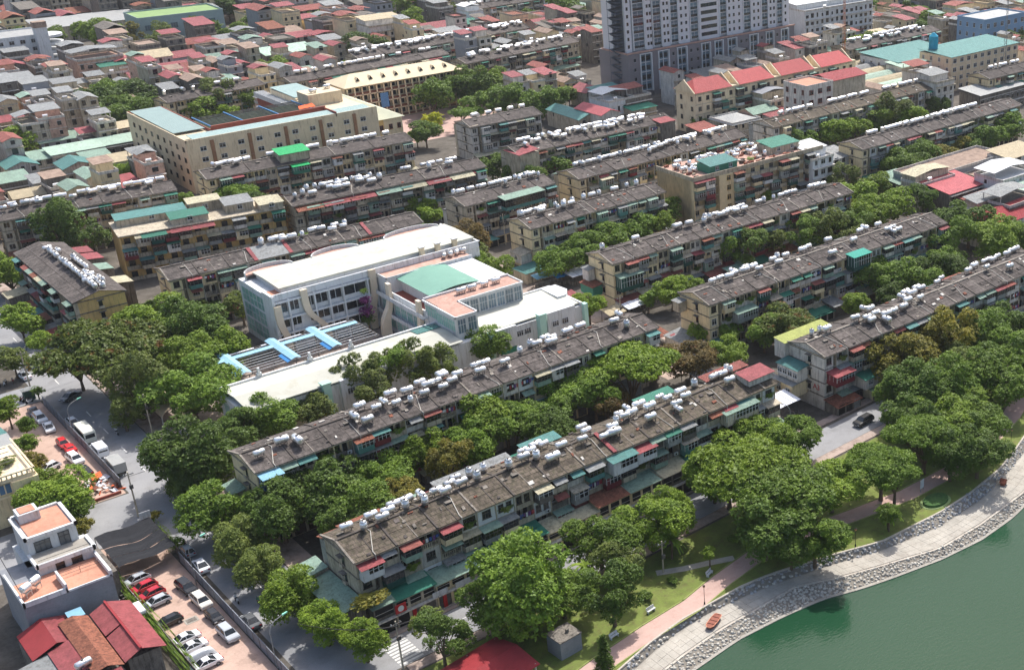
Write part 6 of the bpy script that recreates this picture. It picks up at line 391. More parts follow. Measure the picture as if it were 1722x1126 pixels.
# round clipped bed on the lawn
t = thing('flower_bed', 'big oval clipped green bed with a pale ring on the lawn near the water', 'flower bed', (152.6, 124.9, 0))
def disc(rx, ry, z0, z1, m, name, n=40, dome=.1):
    b = MB(); P = [(rx*math.cos(i*6.2832/n), ry*math.sin(i*6.2832/n)) for i in range(n)]
    b.add([(x,y,z0) for x,y in P]+[(x*.96,y*.96,z1) for x,y in P]+[(0,0,z1+dome)], [(i,(i+1)%n,n+(i+1)%n,n+i) for i in range(n)]+[(n+i,n+(i+1)%n,2*n) for i in range(n)])
    return b.mesh(name, m)
m_hedge = mat('clipped_hedge', srgb(66, 96, 50), .95, .35, 2, 12, bump=.1)
ob('bed_kerb', disc(3.3, 2.3, 0, .12, mat('pale_green_kerb', srgb(150, 170, 110), .9), 'bed_kerb', dome=0), t)
ob('clipped_plants', disc(2.8, 1.85, .1, .55, m_hedge, 'clipped_plants'), t)

# ================= trees =================
import numpy as np
TINTS = [(106,132,46),(90,114,44),(120,144,46),(110,124,58),(100,116,46),(130,126,50),(118,102,56),(180,184,50)]
def leaf_mat(i):
    c = srgb(*TINTS[i]); m = bpy.data.materials.new('leaves_%d' % i); m.use_nodes = True; nt = m.node_tree; N = nt.nodes; L = nt.links; N.clear()
    out = N.new('ShaderNodeOutputMaterial'); d = N.new('ShaderNodeBsdfPrincipled'); t = N.new('ShaderNodeBsdfTranslucent'); mx = N.new('ShaderNodeMixShader')
    d.inputs['Roughness'].default_value = .55; d.inputs['Specular IOR Level'].default_value = .25
    geo = N.new('ShaderNodeNewGeometry'); n1 = N.new('ShaderNodeTexNoise'); n1.inputs['Scale'].default_value = .55; n1.inputs['Detail'].default_value = 5; L.new(geo.outputs['Position'], n1.inputs['Vector'])
    oi = N.new('ShaderNodeObjectInfo'); rp = N.new('ShaderNodeValToRGB')
    e = rp.color_ramp.elements
    e[0].position = .3; e[0].color = (c[0]*.62, c[1]*.68, c[2]*.7, 1); e[1].position = .7; e[1].color = (c[0]*1.4, c[1]*1.3, c[2]*1.15, 1)
    L.new(n1.outputs['Fac'], rp.inputs[0]); col = rp.outputs[0]
    if i in (4, 5, 6):
        n2 = N.new('ShaderNodeTexNoise'); n2.inputs['Scale'].default_value = .4 if i == 4 else .8; n2.inputs['Detail'].default_value = 3; L.new(geo.outputs['Position'], n2.inputs['Vector'])
        mr = N.new('ShaderNodeMapRange'); mr.inputs[1].default_value = .6; mr.inputs[2].default_value = .68; mr.inputs[4].default_value = .6; L.new(n2.outputs['Fac'], mr.inputs[0])
        m2 = N.new('ShaderNodeMix'); m2.data_type = 'RGBA'; L.new(mr.outputs[0], m2.inputs[0]); L.new(col, m2.inputs[6]); m2.inputs[7].default_value = (*srgb(*((150,74,40), (176,152,48), (122,72,44))[i-4]), 1); col = m2.outputs[2]
    ma = N.new('ShaderNodeMapRange'); ma.inputs[3].default_value = .82; ma.inputs[4].default_value = 1.18; L.new(oi.outputs['Random'], ma.inputs[0])
    sc = N.new('ShaderNodeVectorMath'); sc.operation = 'SCALE'; L.new(col, sc.inputs[0]); L.new(ma.outputs[0], sc.inputs['Scale'])
    L.new(sc.outputs[0], d.inputs['Base Color']); L.new(sc.outputs[0], t.inputs['Color'])
    mx.inputs[0].default_value = .3; L.new(d.outputs[0], mx.inputs[1]); L.new(t.outputs[0], mx.inputs[2]); L.new(mx.outputs[0], out.inputs[0])
    return m
LEAF = [leaf_mat(i) for i in range(8)]
m_bark = mat('bark', srgb(104, 88, 72), .95, .3, 2, 8)
def crown_mesh(name, kind, seed, n, leaf):
    R = np.random.default_rng(seed)
    if kind == 'r':
        K = 20; lob = R.normal(size=(K, 3)); lob /= np.linalg.norm(lob, axis=1)[:, None]; lob *= R.uniform(.32, .84, (K, 1)); lob[:, 2] = lob[:, 2]*.75+.05; rad = np.stack([R.uniform(.2, .42, K)]*3, 1); rad[:, 2] *= .85
    elif kind == 'u':
        K = 26; a = R.uniform(0, 6.283, K); q = np.sqrt(R.uniform(0, 1, K))*.8; lob = np.stack([q*np.cos(a), q*np.sin(a), .34*(1-q**2)+R.normal(0, .05, K)], 1); rad = np.stack([R.uniform(.2, .34, K)]*3, 1); rad[:, 2] *= .42
    elif kind == 'l':
        K = 15; lob = R.normal(size=(K, 3)); lob /= np.linalg.norm(lob, axis=1)[:, None]; lob *= R.uniform(.4, .8, (K, 1)); lob[:, 2] = lob[:, 2]*.8+.1; rad = np.stack([R.uniform(.16, .32, K)]*3, 1)
    elif kind == 'c':
        K = 40; z = np.linspace(-1, 1, K); a = R.uniform(0, 6.283, K); w = .34*(1-z)/2+.04; lob = np.stack([w*np.cos(a)*.7, w*np.sin(a)*.7, z], 1); rad = np.stack([w*.6+.05]*3, 1)
    else:
        K = 8; lob = R.normal(size=(K, 3))*.3; lob[:, 2] = np.abs(lob[:, 2]); rad = np.full((K, 3), .5)
    ncl = max(30, n//9)
    w = rad[:, 0]**2; idx = R.choice(K, ncl, p=w/w.sum())
    d = R.normal(size=(ncl, 3)); d /= np.linalg.norm(d, axis=1)[:, None]; low = (d[:, 2] < -.25) & (R.random(ncl) < .65); d[low, 2] *= -1
    cc = lob[idx] + d*rad[idx]*R.uniform(.82, 1.1, (ncl, 1))
    ii = R.choice(ncl, n); c = cc[ii] + R.normal(0, leaf*.85, (n, 3))*np.array([1, 1, .6])
    nrm = d[ii]*.55 + R.normal(0, .5, (n, 3)) + np.array([0, 0, .55]); nrm /= np.linalg.norm(nrm, axis=1)[:, None]
    t1 = np.cross(nrm, R.normal(size=(n, 3))); t1 /= np.linalg.norm(t1, axis=1)[:, None]; t2 = np.cross(nrm, t1)
    s = leaf*R.uniform(.55, 1.25, (n, 1)); e = R.uniform(.45, .8, (n, 1))
    V = np.stack([c-t1*s, c-t2*s*e, c+t1*s, c+t2*s*e], 1).reshape(-1, 3)
    me = bpy.data.meshes.new(name); me.vertices.add(4*n); me.vertices.foreach_set('co', V.astype(np.float32).ravel())
    me.loops.add(4*n); me.loops.foreach_set('vertex_index', np.arange(4*n, dtype=np.int32)); me.polygons.add(n)
    me.polygons.foreach_set('loop_start', np.arange(0, 4*n, 4, dtype=np.int32)); me.polygons.foreach_set('loop_total', np.full(n, 4, dtype=np.int32))
    me.materials.append(LEAF[0]); me.update(); me.validate(); return me, lob
CROWNS = {}
for kind, big, mid, small in (('r', (30000, .031), (13000, .046), (4200, .08)), ('u', (32000, .028), (14000, .042), (4200, .074)), ('l', (15000, .03), (7000, .042), (2400, .072)), ('c', (5000, .05), None, None), ('b', (1500, .1), None, None)):
    for lv, spec in enumerate((big, mid, small)):
        if spec: CROWNS[kind, lv] = [crown_mesh('crown', kind, 100*lv+s+ord(kind), *spec) for s in range(3 if lv == 0 else 3)]
def trunk_mesh(lob, kind, rm, zc, seed):
    r = random.Random(seed); b = MB(); rt = max(.12, min(.45, rm*.055)); fork = max(1.2, zc-rm*.62)
    b.cyl((0,0,-.1), (r.uniform(-.1,.1), r.uniform(-.1,.1), fork), rt*1.25, rt*.8, 7)
    for i in range(0, len(lob), max(1, len(lob)//7)):
        p = Vector(lob[i])*rm*.85 + Vector((0,0,zc)); mid = Vector((p.x*.4, p.y*.4, fork+(p.z-fork)*.45))
        b.cyl((0,0,fork-.2), mid, rt*.6, rt*.35, 5); b.cyl(mid, p, rt*.35, rt*.1, 4)
    return b.mesh('trunk', m_bark)
TN = {'r': ('broadleaf tree', 'round'), 'u': ('spreading tree', 'flat umbrella shaped'), 'l': ('airy tree', 'loose'), 'c': ('conifer', 'narrow'), 'b': ('shrub', 'low')}
TC = ['mid green', 'dark green', 'bright green', 'olive green', 'orange flowering green', 'yellow flecked', 'reddish brown', 'lime yellow']
def tree(x, y, rm, zc, kind, tint, label, name=None, group=None):
    dd = math.sqrt(x*x+y*y+110*110); app = rm/dd
    lv = 0 if app > .0155 else 1 if app > .0085 else 2
    if (kind, lv) not in CROWNS: lv = 0
    me, lob = CROWNS[kind, lv][rnd.randrange(3)]
    if kind in 'rul': rm *= 1.13
    t = thing(name or 'tree', label, 'tree', (x, y, 0), rnd.uniform(0, 6.28), group)
    sz = {'r': rnd.uniform(.88, 1.02), 'u': 1.0, 'l': rnd.uniform(.95, 1.15), 'c': 1, 'b': .8}[kind]
    c = ob('crown', me, t, (0, 0, zc), 0, (rm*rnd.uniform(.95,1.08), rm*rnd.uniform(.95,1.08), rm*sz))
    c.material_slots[0].link = 'OBJECT'; c.material_slots[0].material = LEAF[tint]
    ob('trunk', lib(('trunk', kind, lv, me.name, round(rm), round(zc)), lambda: trunk_mesh(lob, kind, rm, zc, 3)), t)
    return t
for x, y, rm, zc, kind, tint, place, i, n in TREES:
    phrase = TREE_PLACES[place]
    if place < 2: rm *= 1.16
    size = 'big ' if rm > 6 else 'small ' if rm < 3 else ''
    tree(x, y, rm, zc, kind, tint, '%s%s %s %s, %s from left' % (size, TC[tint], TN[kind][0], phrase, ordn(i)) if n > 1 else '%s%s %s %s' % (size, TC[tint], TN[kind][0], phrase),
         {'r': 'broadleaf_tree', 'u': 'umbrella_tree', 'l': 'airy_tree'}[kind], 'trees '+phrase)
tree(82.5, 127.9, 3.0, 3.2, 'c', 1, 'dark narrow conifer at the bottom edge beside the pink path', 'conifer_tree')
# palms: trunk and drooping fronds
def palm(x, y, h, label, rf=2.4):
    t = thing('palm_tree', label, 'palm tree', (x, y, 0))
    ob('trunk', MB().cyl((0,0,0), (.15,.1,h), .2, .14, 8).mesh('trunk', m_bark), t)
    b = MB(); r = random.Random(int(x*10))
    for k in range(16):
        a = k*2.4; up = r.uniform(.1, .9); prev = Vector((.15,.1,h))
        for s in range(4):
            nx = prev + Vector((math.cos(a), math.sin(a), up-.45*s))*rf*.28; w = .34*(1-s*.2); sd = Vector((-math.sin(a), math.cos(a), -.25))*w
            b.quad([tuple(prev-sd), tuple(nx-sd*.85), tuple(nx), tuple(prev)]); sd2 = Vector((-math.sin(a), math.cos(a), .25))*w
            b.quad([tuple(prev), tuple(nx), tuple(nx+sd2*.85), tuple(prev+sd2)]); prev = nx
    ob('crown', b.mesh('crown', LEAF[2]), t)
palm(139.8, 124.6, 3.4, 'young palm with pale trunks alone on the sunny lakeside lawn'); palm(107.5, 143.5, 3.6, 'fan palm growing beside the cream park footpath'); palm(92, 146, 4.5, 'tall palm behind the round hedge in the lakeside park')
for i, (x, y, s) in enumerate(((97.6,137.4,1.0),(103.2,137.9,.8),(118,140,.9),(124,139.4,.8),(128,127.9,.7),(120.5,130.5,.6))):
    t = thing('clipped_shrub', ('drum shaped clipped shrub by the park bench, largest of the row','second clipped shrub beside the cream footpath','low clipped shrub under the spreading trees','small clipped shrub deep in the park shade','small clipped shrub near the lamp on the sunny lawn','tiny clipped shrub at the path edge')[i], 'shrub', (x, y, 0), 0, 'clipped shrubs of the park')
    ob('foliage', lib('shrubf', lambda: crown_mesh('foliage', 'b', 9, 1500, .12)[0]), t, (0,0,.5*s), 0, (s*1.1, s*1.1, s*.75)); t.children[0].material_slots[0].link = 'OBJECT'; t.children[0].material_slots[0].material = LEAF[0]

# ================= shared facade pieces =================
def win_mesh(w, h, n, frame, glass, sill=True, grille=False):
    b = MB(); f = .07
    b.quad([(-w/2,-.02,0),(w/2,-.02,0),(w/2,-.02,h),(-w/2,-.02,h)], 1)
    b.box(-w/2-f,-.09,h,w/2+f,.0,h+f,0); b.box(-w/2-f,-.09,-f,w/2+f,.0,0,0)
    for i in range(n+1):
        x = -w/2+w*i/n; b.box(x-f/2,-.08,0,x+f/2,0,h,0)
    if n > 1: b.box(-w/2,-.07,h*.68,w/2,0,h*.68+f*.7,0)
    if sill: b.box(-w/2-.15,-.16,-.14,w/2+.15,0,-f,0)
    return b.mesh('window', [frame, glass])
def window(parent, x, y, z, w=1.4, h=1.3, n=2, frame=None, glass=None, face='f', name='window'):
    frame = frame or m_wood; glass = glass or m_glass
    me = lib(('win', w, h, n, frame.name, glass.name), lambda: win_mesh(w, h, n, frame, glass))
    return ob(name, me, parent, (x, y, z), {'f': 0, 'l': -math.pi/2}[face])
def cage_mesh(w, d, h, wm_, open_):
    b = MB(); b.box(-w/2,-d,0,w/2,0,.12,0)
    sill = .95 if open_ else 1.0
    b.box(-w/2,-d,.12,w/2,-d+.07,sill,0); b.box(-w/2,-d,.12,-w/2+.07,0,sill,0); b.box(w/2-.07,-d,.12,w/2,0,sill,0)
    b.box(-w/2+.05,-d+.06,sill,w/2-.05,-.05,h-.12,1)
    b.box(-w/2,-d,h-.15,w/2,0,h,0)
    n = max(3, int(w/.75))
    for i in range(n+1):
        x = -w/2+.04+(w-.08)*i/n; b.box(x-.04,-d-.01,sill,x+.04,-d+.06,h-.15,2)
    b.box(-w/2,-d-.012,(sill+h)/2,w/2,-d+.05,(sill+h)/2+.06,2)
    for i in range(3): b.box(-w/2-.01,-d+d*i/3,sill,-w/2+.06,-d+d*i/3+.07,h-.15,2)
    if not open_: b.box(-w/2,-d,sill,-w/2+w*.3,-d+.04,h-.15,0); b.box(-w/2,-d,sill,-w/2+.04,-.3,h-.15,0)
    return b.mesh('balcony_cage', [wm_, m_glass, m_white if not open_ else m_iron])
def roof_sheet_mesh(name, w, d, drop, m, th=.07, over=.25):
    b = MB(); b.sheet([(-w/2-over,-d-over,-drop),(w/2+over,-d-over,-drop),(w/2+over,.02,0),(-w/2-over,.02,0)], th)
    return b.mesh(name, m)
def cage(parent, x, y, z, w, d, h, wm_, rm_, open_=False, rz=0.0, drop=.35):
    c = ob('balcony_cage', lib(('cage', w, d, h, wm_.name, open_), lambda: cage_mesh(w, d, h, wm_, open_)), parent, (x, y, z), rz)
    ob('cage_roof', lib(('croof', w, d, rm_.name, drop), lambda: roof_sheet_mesh('cage_roof', w, d, drop, rm_)), c, (0, 0, h+drop+.02))
    return c
def awning(parent, x, y, z, w, d, rm_, drop=.5, rz=0.0):
    return ob('awning', lib(('awn', w, d, rm_.name, drop), lambda: roof_sheet_mesh('awning', w, d, drop, rm_, .05, .05)), parent, (x, y, z), rz)
def parapet_mesh(w, m, style):
    b = MB()
    if style == 0: b.box(-w/2,0,0,w/2,.1,.95)
    elif style == 1:
        b.box(-w/2,0,0,w/2,.1,.2); b.box(-w/2,-.02,.85,w/2,.12,.95)
        for i in range(9): b.box(-w/2+.1+i*(w-.3)/8,.02,.2,-w/2+.22+i*(w-.3)/8,.08,.85)
    else: b.box(-w/2,0,0,w/2,.1,.6); b.box(-w/2,.02,.6,w/2,.06,1.0)
    return b.mesh('balcony_wall', m)
def plants_mesh():
    me, _ = crown_mesh('potted_plants', 'b', 21, 260, .2); return me
def ac_mesh():
    b = MB(); b.box(-.4,-.32,0,.4,0,.55,0); b.cyl((-.1,-.33,.28),(-.1,-.34,.28),.2,.2,10,1); return b.mesh('air_conditioner', [m_white, m_dark])
def laundry_mesh(k):
    b = MB(); r = random.Random(k); x = -1.2
    b.cyl((-1.3,0,.02),(1.3,0,.02),.02,.02,4,0)
    while x < 1.1:
        w = r.uniform(.25,.6); h = r.uniform(.4,.9); b.box(x,-.02,-h,x+w,.02,0,1+r.randrange(4)); x += w+r.uniform(.05,.2)
    return b.mesh('laundry', [m_iron]+m_cloth[:4])
ROOFC = [m_sage, m_green, m_red, m_teal, m_beige, m_gsheet, m_rust, m_sage, m_redt, m_gsheet]
CAGEW = [m_conc, m_gsheet, m_pale, m_sage, m_teal, m_iron, m_whitew, m_pale, m_conc, mat('dark_green_cage', srgb(30, 72, 64), .7, .15), mat('maroon_cage', srgb(112, 42, 46), .7, .15), m_yel]

def jit(r, a): return r.uniform(-a, a)
def block(key, X, Y, Ln, D, ang, He, col, label, short):
    r = random.Random(sum(map(ord, key))*7+3)
    dist = math.hypot(X+Ln*.3, Y); lod = 0 if dist < 345 else 1 if dist < 400 else 2
    if key in ('F','G','Hh','T','N','I','L','M'): lod = min(lod, 1)
    wall = {'yellow': m_yel, 'ochre': m_yel2, 'pale': m_pale, 'grey': m_conc}[col]
    body = {'yellow': m_yel, 'ochre': m_yel2, 'pale': m_pale, 'grey': m_conc}[col] if key not in ('A1','Hh','I','L') else m_conc
    t = thing('apartment_block', label, 'apartment block', (X, Y, 0), math.radians(ang), 'long four storey apartment blocks')
    nb = max(3, round(Ln/3.45)); bw = Ln/nb; fl = 4; fh = He/fl
    b = MB()
    b.box(.2, 1.25, 0, Ln, D, He-.15, 0)
    b.box(0, 0, 0, .2, D, He-.15, 3); b.box(Ln-.2, 0, 0, Ln+.01, 1.25, He-.15, 3)
    for f in range(1, fl): b.box(.2, .06, f*fh-.16, Ln-.2, 1.25, f*fh, 1)
    b.box(-.28, -.5, He-.15, Ln+.28, D+.4, He, 1)
    for f in range(1, fl+1):
        z = f*fh-(.5 if f == fl else .1); b.box(-.06, -.06, z, -.0, D+.06, z+.28, 2); b.box(-.06,-.06,z,bw*.8,0,z+.18,2)
    yr = D/2
    b.extr([(0,He),(D,He),(yr,He+1.45)], 0, .2, 'x', 3)
    b.extr([(-.42,He),(D+.32,He),(yr,He+1.5)], .21, Ln, 'x', 1)
    for i in range(1, nb): b.box(i*bw-.1, .0, 0, i*bw+.1, 1.25, He-.15, 1 if i % 2 else 0)
    # corner room: solid wall in the first bay, as on the gable ends
    b.box(.2, .02, 0, bw*.75, 1.25, He-.15, 3)
    ob('wall', b.mesh('wall', [body, m_conc, m_conc_d, wall]), t)
    # roof panels, each a sheet between ribs
    rows = 2 if lod == 0 else 1; per = 1 if lod == 0 else (2 if lod == 1 else 4)
    sl = 1.5/(yr+.42); pm = m_panel2 if key in ('A1','M') else m_panel
    px = 0.0; k = 0; W_ = bw*per; n = math.ceil(nb/per)
    for i in range(n):
        x0 = -.32+(Ln+.64)*i/n; x1 = -.32+(Ln+.64)*(i+1)/n; w = round(x1-x0-.12, 3)
        for side in (0, 1):
            L0 = (yr+.5)
            for q in range(rows):
                d = L0/rows-.06
                me = lib(('panel', key, w, rows, side), lambda: MB().sheet([(0,0,0),(w,0,0),(w,d,d*sl),(0,d,d*sl)] if side == 0 else [(0,0,d*sl),(w,0,d*sl),(w,d,0),(0,d,0)], .1).mesh('roof_panel', pm))
                yy = -.52+q*L0/rows if side == 0 else D+.42-(q+1)*L0/rows+.06
                zz = (He+.03+(q*L0/rows)*sl) if side == 0 else He+.03+(q*L0/rows)*sl
                ob('roof_panel', me, t, (x0+.06, yy, zz+.1+jit(r,.025)))
    rb = MB()
    for i in range(0, n+1, 1 if lod else 1):
        x0 = -.32+(Ln+.64)*i/n; big_ = (i % 2 == 0) or lod == 2; w = .16 if big_ else .07; h = .16 if big_ else .06
        rb.hexa([(x0-w,-.55,He+.02),(x0+w,-.55,He+.02),(x0+w,yr,He+1.55),(x0-w,yr,He+1.55)], [(x0-w,-.55,He+.14+h),(x0+w,-.55,He+.14+h),(x0+w,yr,He+1.62+h),(x0-w,yr,He+1.62+h)])
        rb.hexa([(x0-w,yr,He+1.55),(x0+w,yr,He+1.55),(x0+w,D+.45,He+.02),(x0-w,D+.45,He+.02)], [(x0-w,yr,He+1.62+h),(x0+w,yr,He+1.62+h),(x0+w,D+.45,He+.14+h),(x0-w,D+.45,He+.14+h)])
    rb.box(-.35, yr-.22, He+1.56, Ln+.35, yr+.22, He+1.8)
    rb.m = [int(k_//12 % 3 != 0) for k_ in range(len(rb.f))]
    ob('roof_rib', rb.mesh('roof_rib', [m_rib, m_ribd]), t)
    for i in range(1, nb-1, 4):
        if r.random() < .75:
            hx = i*bw+jit(r,1); ob('roof_hatch', lib('hatch', lambda: MB().box(-.55,-.4,0,.55,.4,.5,0).box(-.5,-.42,.06,.5,-.4,.42,1).mesh('roof_hatch', [m_conc_d, m_dark])), t, (hx, yr-1.6, He+.95))
        if r.random() < .9 and lod < 2:
            z0 = He+1.65; x0 = i*bw+1; x1 = x0+jit(r,1.8)
            ob('roof_pipe', MB().tube([(x0, yr+.5, z0+.1), (x0+.4, yr-1, z0-.1), (x1, .2, He+.45), (x1, -.6, He+.3), (x1,-.62,He-1)], .07, 5).mesh('roof_pipe', m_pvc), t)
    # loose boards, patches and rubble lying on the roof sheets
    if lod < 2:
        pb = MB(); cx_ = 0
        for i in range(int(Ln*(1.6 if lod == 0 else .8))):
            x = r.uniform(.5, Ln-.8); y = r.uniform(-.2, D); z = He+.2+(y+.5)*sl if y < yr else He+.2+(D+.42-y)*sl; w_, d_ = r.uniform(.2,1.1), r.uniform(.2,.9)
            up = r.uniform(.02,.18); s_ = sl if y < yr else -sl; y2 = min(y+d_, yr-.01) if y < yr else y+d_
            pb.hexa([(x,y,z-.05),(x+w_,y,z-.05),(x+w_+.1,y2,z+(y2-y)*s_-.05),(x+.1,y2,z+(y2-y)*s_-.05)],[(x,y,z+up),(x+w_,y,z+up),(x+w_+.1,y2,z+(y2-y)*s_+up),(x+.1,y2,z+(y2-y)*s_+up)], r.choice((0,0,1,1,2,3,4)))
        ob('roof_rubble', pb.mesh('roof_rubble', [m_conc_d, m_panel, m_rib, m_pale, m_rust]), t, kind='stuff')
    # facade bays
    wj = MB()
    def facade_window(x, y, z, w, h, n_):
        if lod == 0: window(t, x, y, z, w, h, n_, r.choice((m_wood, m_pale, m_iron)))
        else:
            wj.quad([(x-w/2,y-.03,z),(x+w/2,y-.03,z),(x+w/2,y-.03,z+h),(x-w/2,y-.03,z+h)], 1); wj.box(x-w/2-.06,y-.08,z+h,x+w/2+.06,y,z+h+.07,0); wj.box(x-w/2-.1,y-.12,z-.1,x+w/2+.1,y,z,0); wj.box(x-.03,y-.06,z,x+.03,y-.02,z+h,0)
    for f in range(fl-1, -1, -1):
        z = f*fh
        if f == 0 and lod > 0: continue
        i = 0
        facade_window(bw*.38, .02, z+.95, 1.3, 1.35, 2); i = 1
        while i < nb:
            x = (i+.5)*bw; w = bw-.22; p = r.random(); top = f == fl-1
            cagey = .42 if key not in ('I',) else .75
            if p < cagey:
                d = r.choice((1.0, 1.25, 1.5)); ww = r.choice((3.1, 3.1, 2.8)); 
                cage(t, x, 0, z+.05, ww, d, 2.45 if not top else 2.25, r.choice(CAGEW), r.choice(ROOFC if (top or r.random() < .4) else [m_gsheet, m_conc, m_sage]), r.random() < .55)
            else:
                if p < cagey+.34:
                    m = r.choice((wall, m_conc, m_pale, m_conc_d)); st = r.choice((0,0,1,2)); ob('balcony_wall', lib(('par', round(w,2), m.name, st), lambda: parapet_mesh(w, m, st)), t, (x, .0, z))
                    facade_window(x-.75, 1.25, z+.9, 1.1, 1.3, 2)
                    if lod == 0: ob('door', lib(('door', w > 3), lambda: MB().box(-.42,-.05,0,.42,0,2.1,0).box(-.5,-.03,0,.5,.0,2.2,1).mesh('door', [r.choice((m_wood, m_dark)), m_pale])), t, (x+.75, 1.25, z+.02))
                    else: wj.quad([(x+.35,1.2,z),(x+1.15,1.2,z),(x+1.15,1.2,z+2.1),(x+.35,1.2,z+2.1)], 1)
                else:
                    m = r.choice((wall, m_pale, m_conc, m_whitew, wall)); ob('infill_wall', lib(('infill', round(w,2), m.name), lambda: MB().box(-w/2,0,0,w/2,.12,round(fh,2)-.17).mesh('infill_wall', m)), t, (x, .08, z))
                    q = r.random()
                    if q < .5: facade_window(x, .08, z+.95, 1.5, 1.3, 3)
                    elif q < .8: facade_window(x-.8, .08, z+.95, .9, 1.25, 2); facade_window(x+.7, .08, z+.95, .9, 1.25, 2)
                    else: facade_window(x+.3, .08, z+.6, 2.2, 1.7, 4)
                q = r.random()
                if q < .3: awning(t, x, -.0, z+fh-.35, r.choice((2.4, 3.2)), r.choice((.9, 1.3)), r.choice(ROOFC))
                elif q < .42 and lod < 2: ob('air_conditioner', lib('ac', ac_mesh), t, (x+.9, 0, z+.3))
                elif q < .58 and lod < 2: ob('laundry', lib(('ldry', i % 4), lambda: laundry_mesh(i)), t, (x, -.35, z+2.1))
                elif q < (.95 if key == 'A1' else .78) and lod < 2:
                    g = ob('potted_plants', lib('plants', plants_mesh), t, (x, -.25, z+.95), 0, (1.5, .6, .65)); g.material_slots[0].link = 'OBJECT'; g.material_slots[0].material = LEAF[r.choice((0,1,2,3))]
            i += 1
    for i in range(2, nb, 3):
        ob('drainpipe', lib(('dp', He), lambda: MB().cyl((0,0,.5),(0,0,He+.1),.085,.085,6).mesh('drainpipe', m_pvc)), t, (i*bw, -.12, 0))
    if wj.v: ob('window', wj.mesh('window', [m_pale, m_glass]), t, kind='stuff')
    # lean-to sheds along the foot, front and back
    i = 0
    while i < nb:
        w = bw*r.choice((1,1,2,2,3)); w = min(w, Ln-i*bw)
        if key != 'A1' and (r.random() < .8) or key == 'A1':
            d = r.uniform(2.4, 4.6) if key != 'A1' else 3.5; h = r.uniform(2.6, 3.6) if key != 'A1' else r.choice((5.2, 5.6, 5.9))
            lean_to(t, i*bw+w/2, 0, w-.1, d, h, (m_sage, m_green, m_beige, m_sage, m_green, m_rust, m_teal)[i % 7] if key == 'A1' else r.choice(ROOFC+[m_gsheet, m_sage, m_rust]), r.choice((m_conc, m_conc_d, m_pale, m_yel)), r, False, key == 'A1')
        i += round(w/bw)
    i = 0
    while i < nb:
        w = bw*r.choice((1,2)); w = min(w, Ln-i*bw); p = r.random()
        if p < .3: lean_to(t, i*bw+w/2, D, w-.1, r.uniform(1.6,2.6), r.choice((He-.3, He-.2, He-2.9)), r.choice(ROOFC), r.choice((m_conc, m_pale, m_gsheet)), r, True, False)
        elif p < .75: lean_to(t, i*bw+w/2, D, w-.1, r.uniform(2,4), 3.0, r.choice(ROOFC), m_conc, r, True, False)
        i += round(w/bw)
    # hooded windows in the gable
    if key != 'A1' or True:
        for f in (1, 2, 3):
            if key in ('E',) and f == 3: pass
            g = ob('gable_balcony', lib('gb', lambda: MB().box(-.55,-.5,0,.55,0,.12,0).box(-.55,-.5,.12,.55,-.42,.55,0).box(-.75,-.75,1.95,.75,0,2.07,1).box(-.42,-.03,.3,.42,.0,1.75,2).mesh('gable_balcony', [m_conc, m_conc_d, m_glass])), t, (-.02, D*.42, f*fh+.3), -math.pi/2)
    return t
def lean_to(t, x, y, w, d, h, rm_, wm_, r, back, shop):
    c = ob('lean_to', None, t, (x, y, 0), math.pi if back else 0)
    b = MB(); hh = h-.7
    b.box(-w/2, -d, 0, w/2, -.01, hh, 0)
    n = max(1, round(w/2.6))
    for i in range(n):
        x0 = -w/2+w*i/n+.25; x1 = -w/2+w*(i+1)/n-.25; q = r.random()
        b.box(x0, -d-.04, .1, x1, -d, 2.2, 1 if q < .45 else 2)
        if h > 4.5: b.box(x0, -d-.03, 3.3, x1, -d, hh-.35, 1); b.box(x0,-d-.06,3.9,x1,-d-.02,3.97,3)
    if h > 4.5: b.box(-w/2,-d-.55,2.55,w/2,-d,2.75,3)
    ob('shed_wall', b.mesh('shed_wall', [wm_, m_dark, r.choice((m_gsheet, m_iron, m_wood)), m_pale]), c)
    ob('shed_roof', roof_sheet_mesh('shed_roof', w, d, .65, rm_, .08, .35 if not shop else .3), c, (0, 0, h))
    return c
for k in BLOCKS: block(*k)
def find(lbl): return next(o for o in C.objects if o.get('label', '').startswith(lbl))

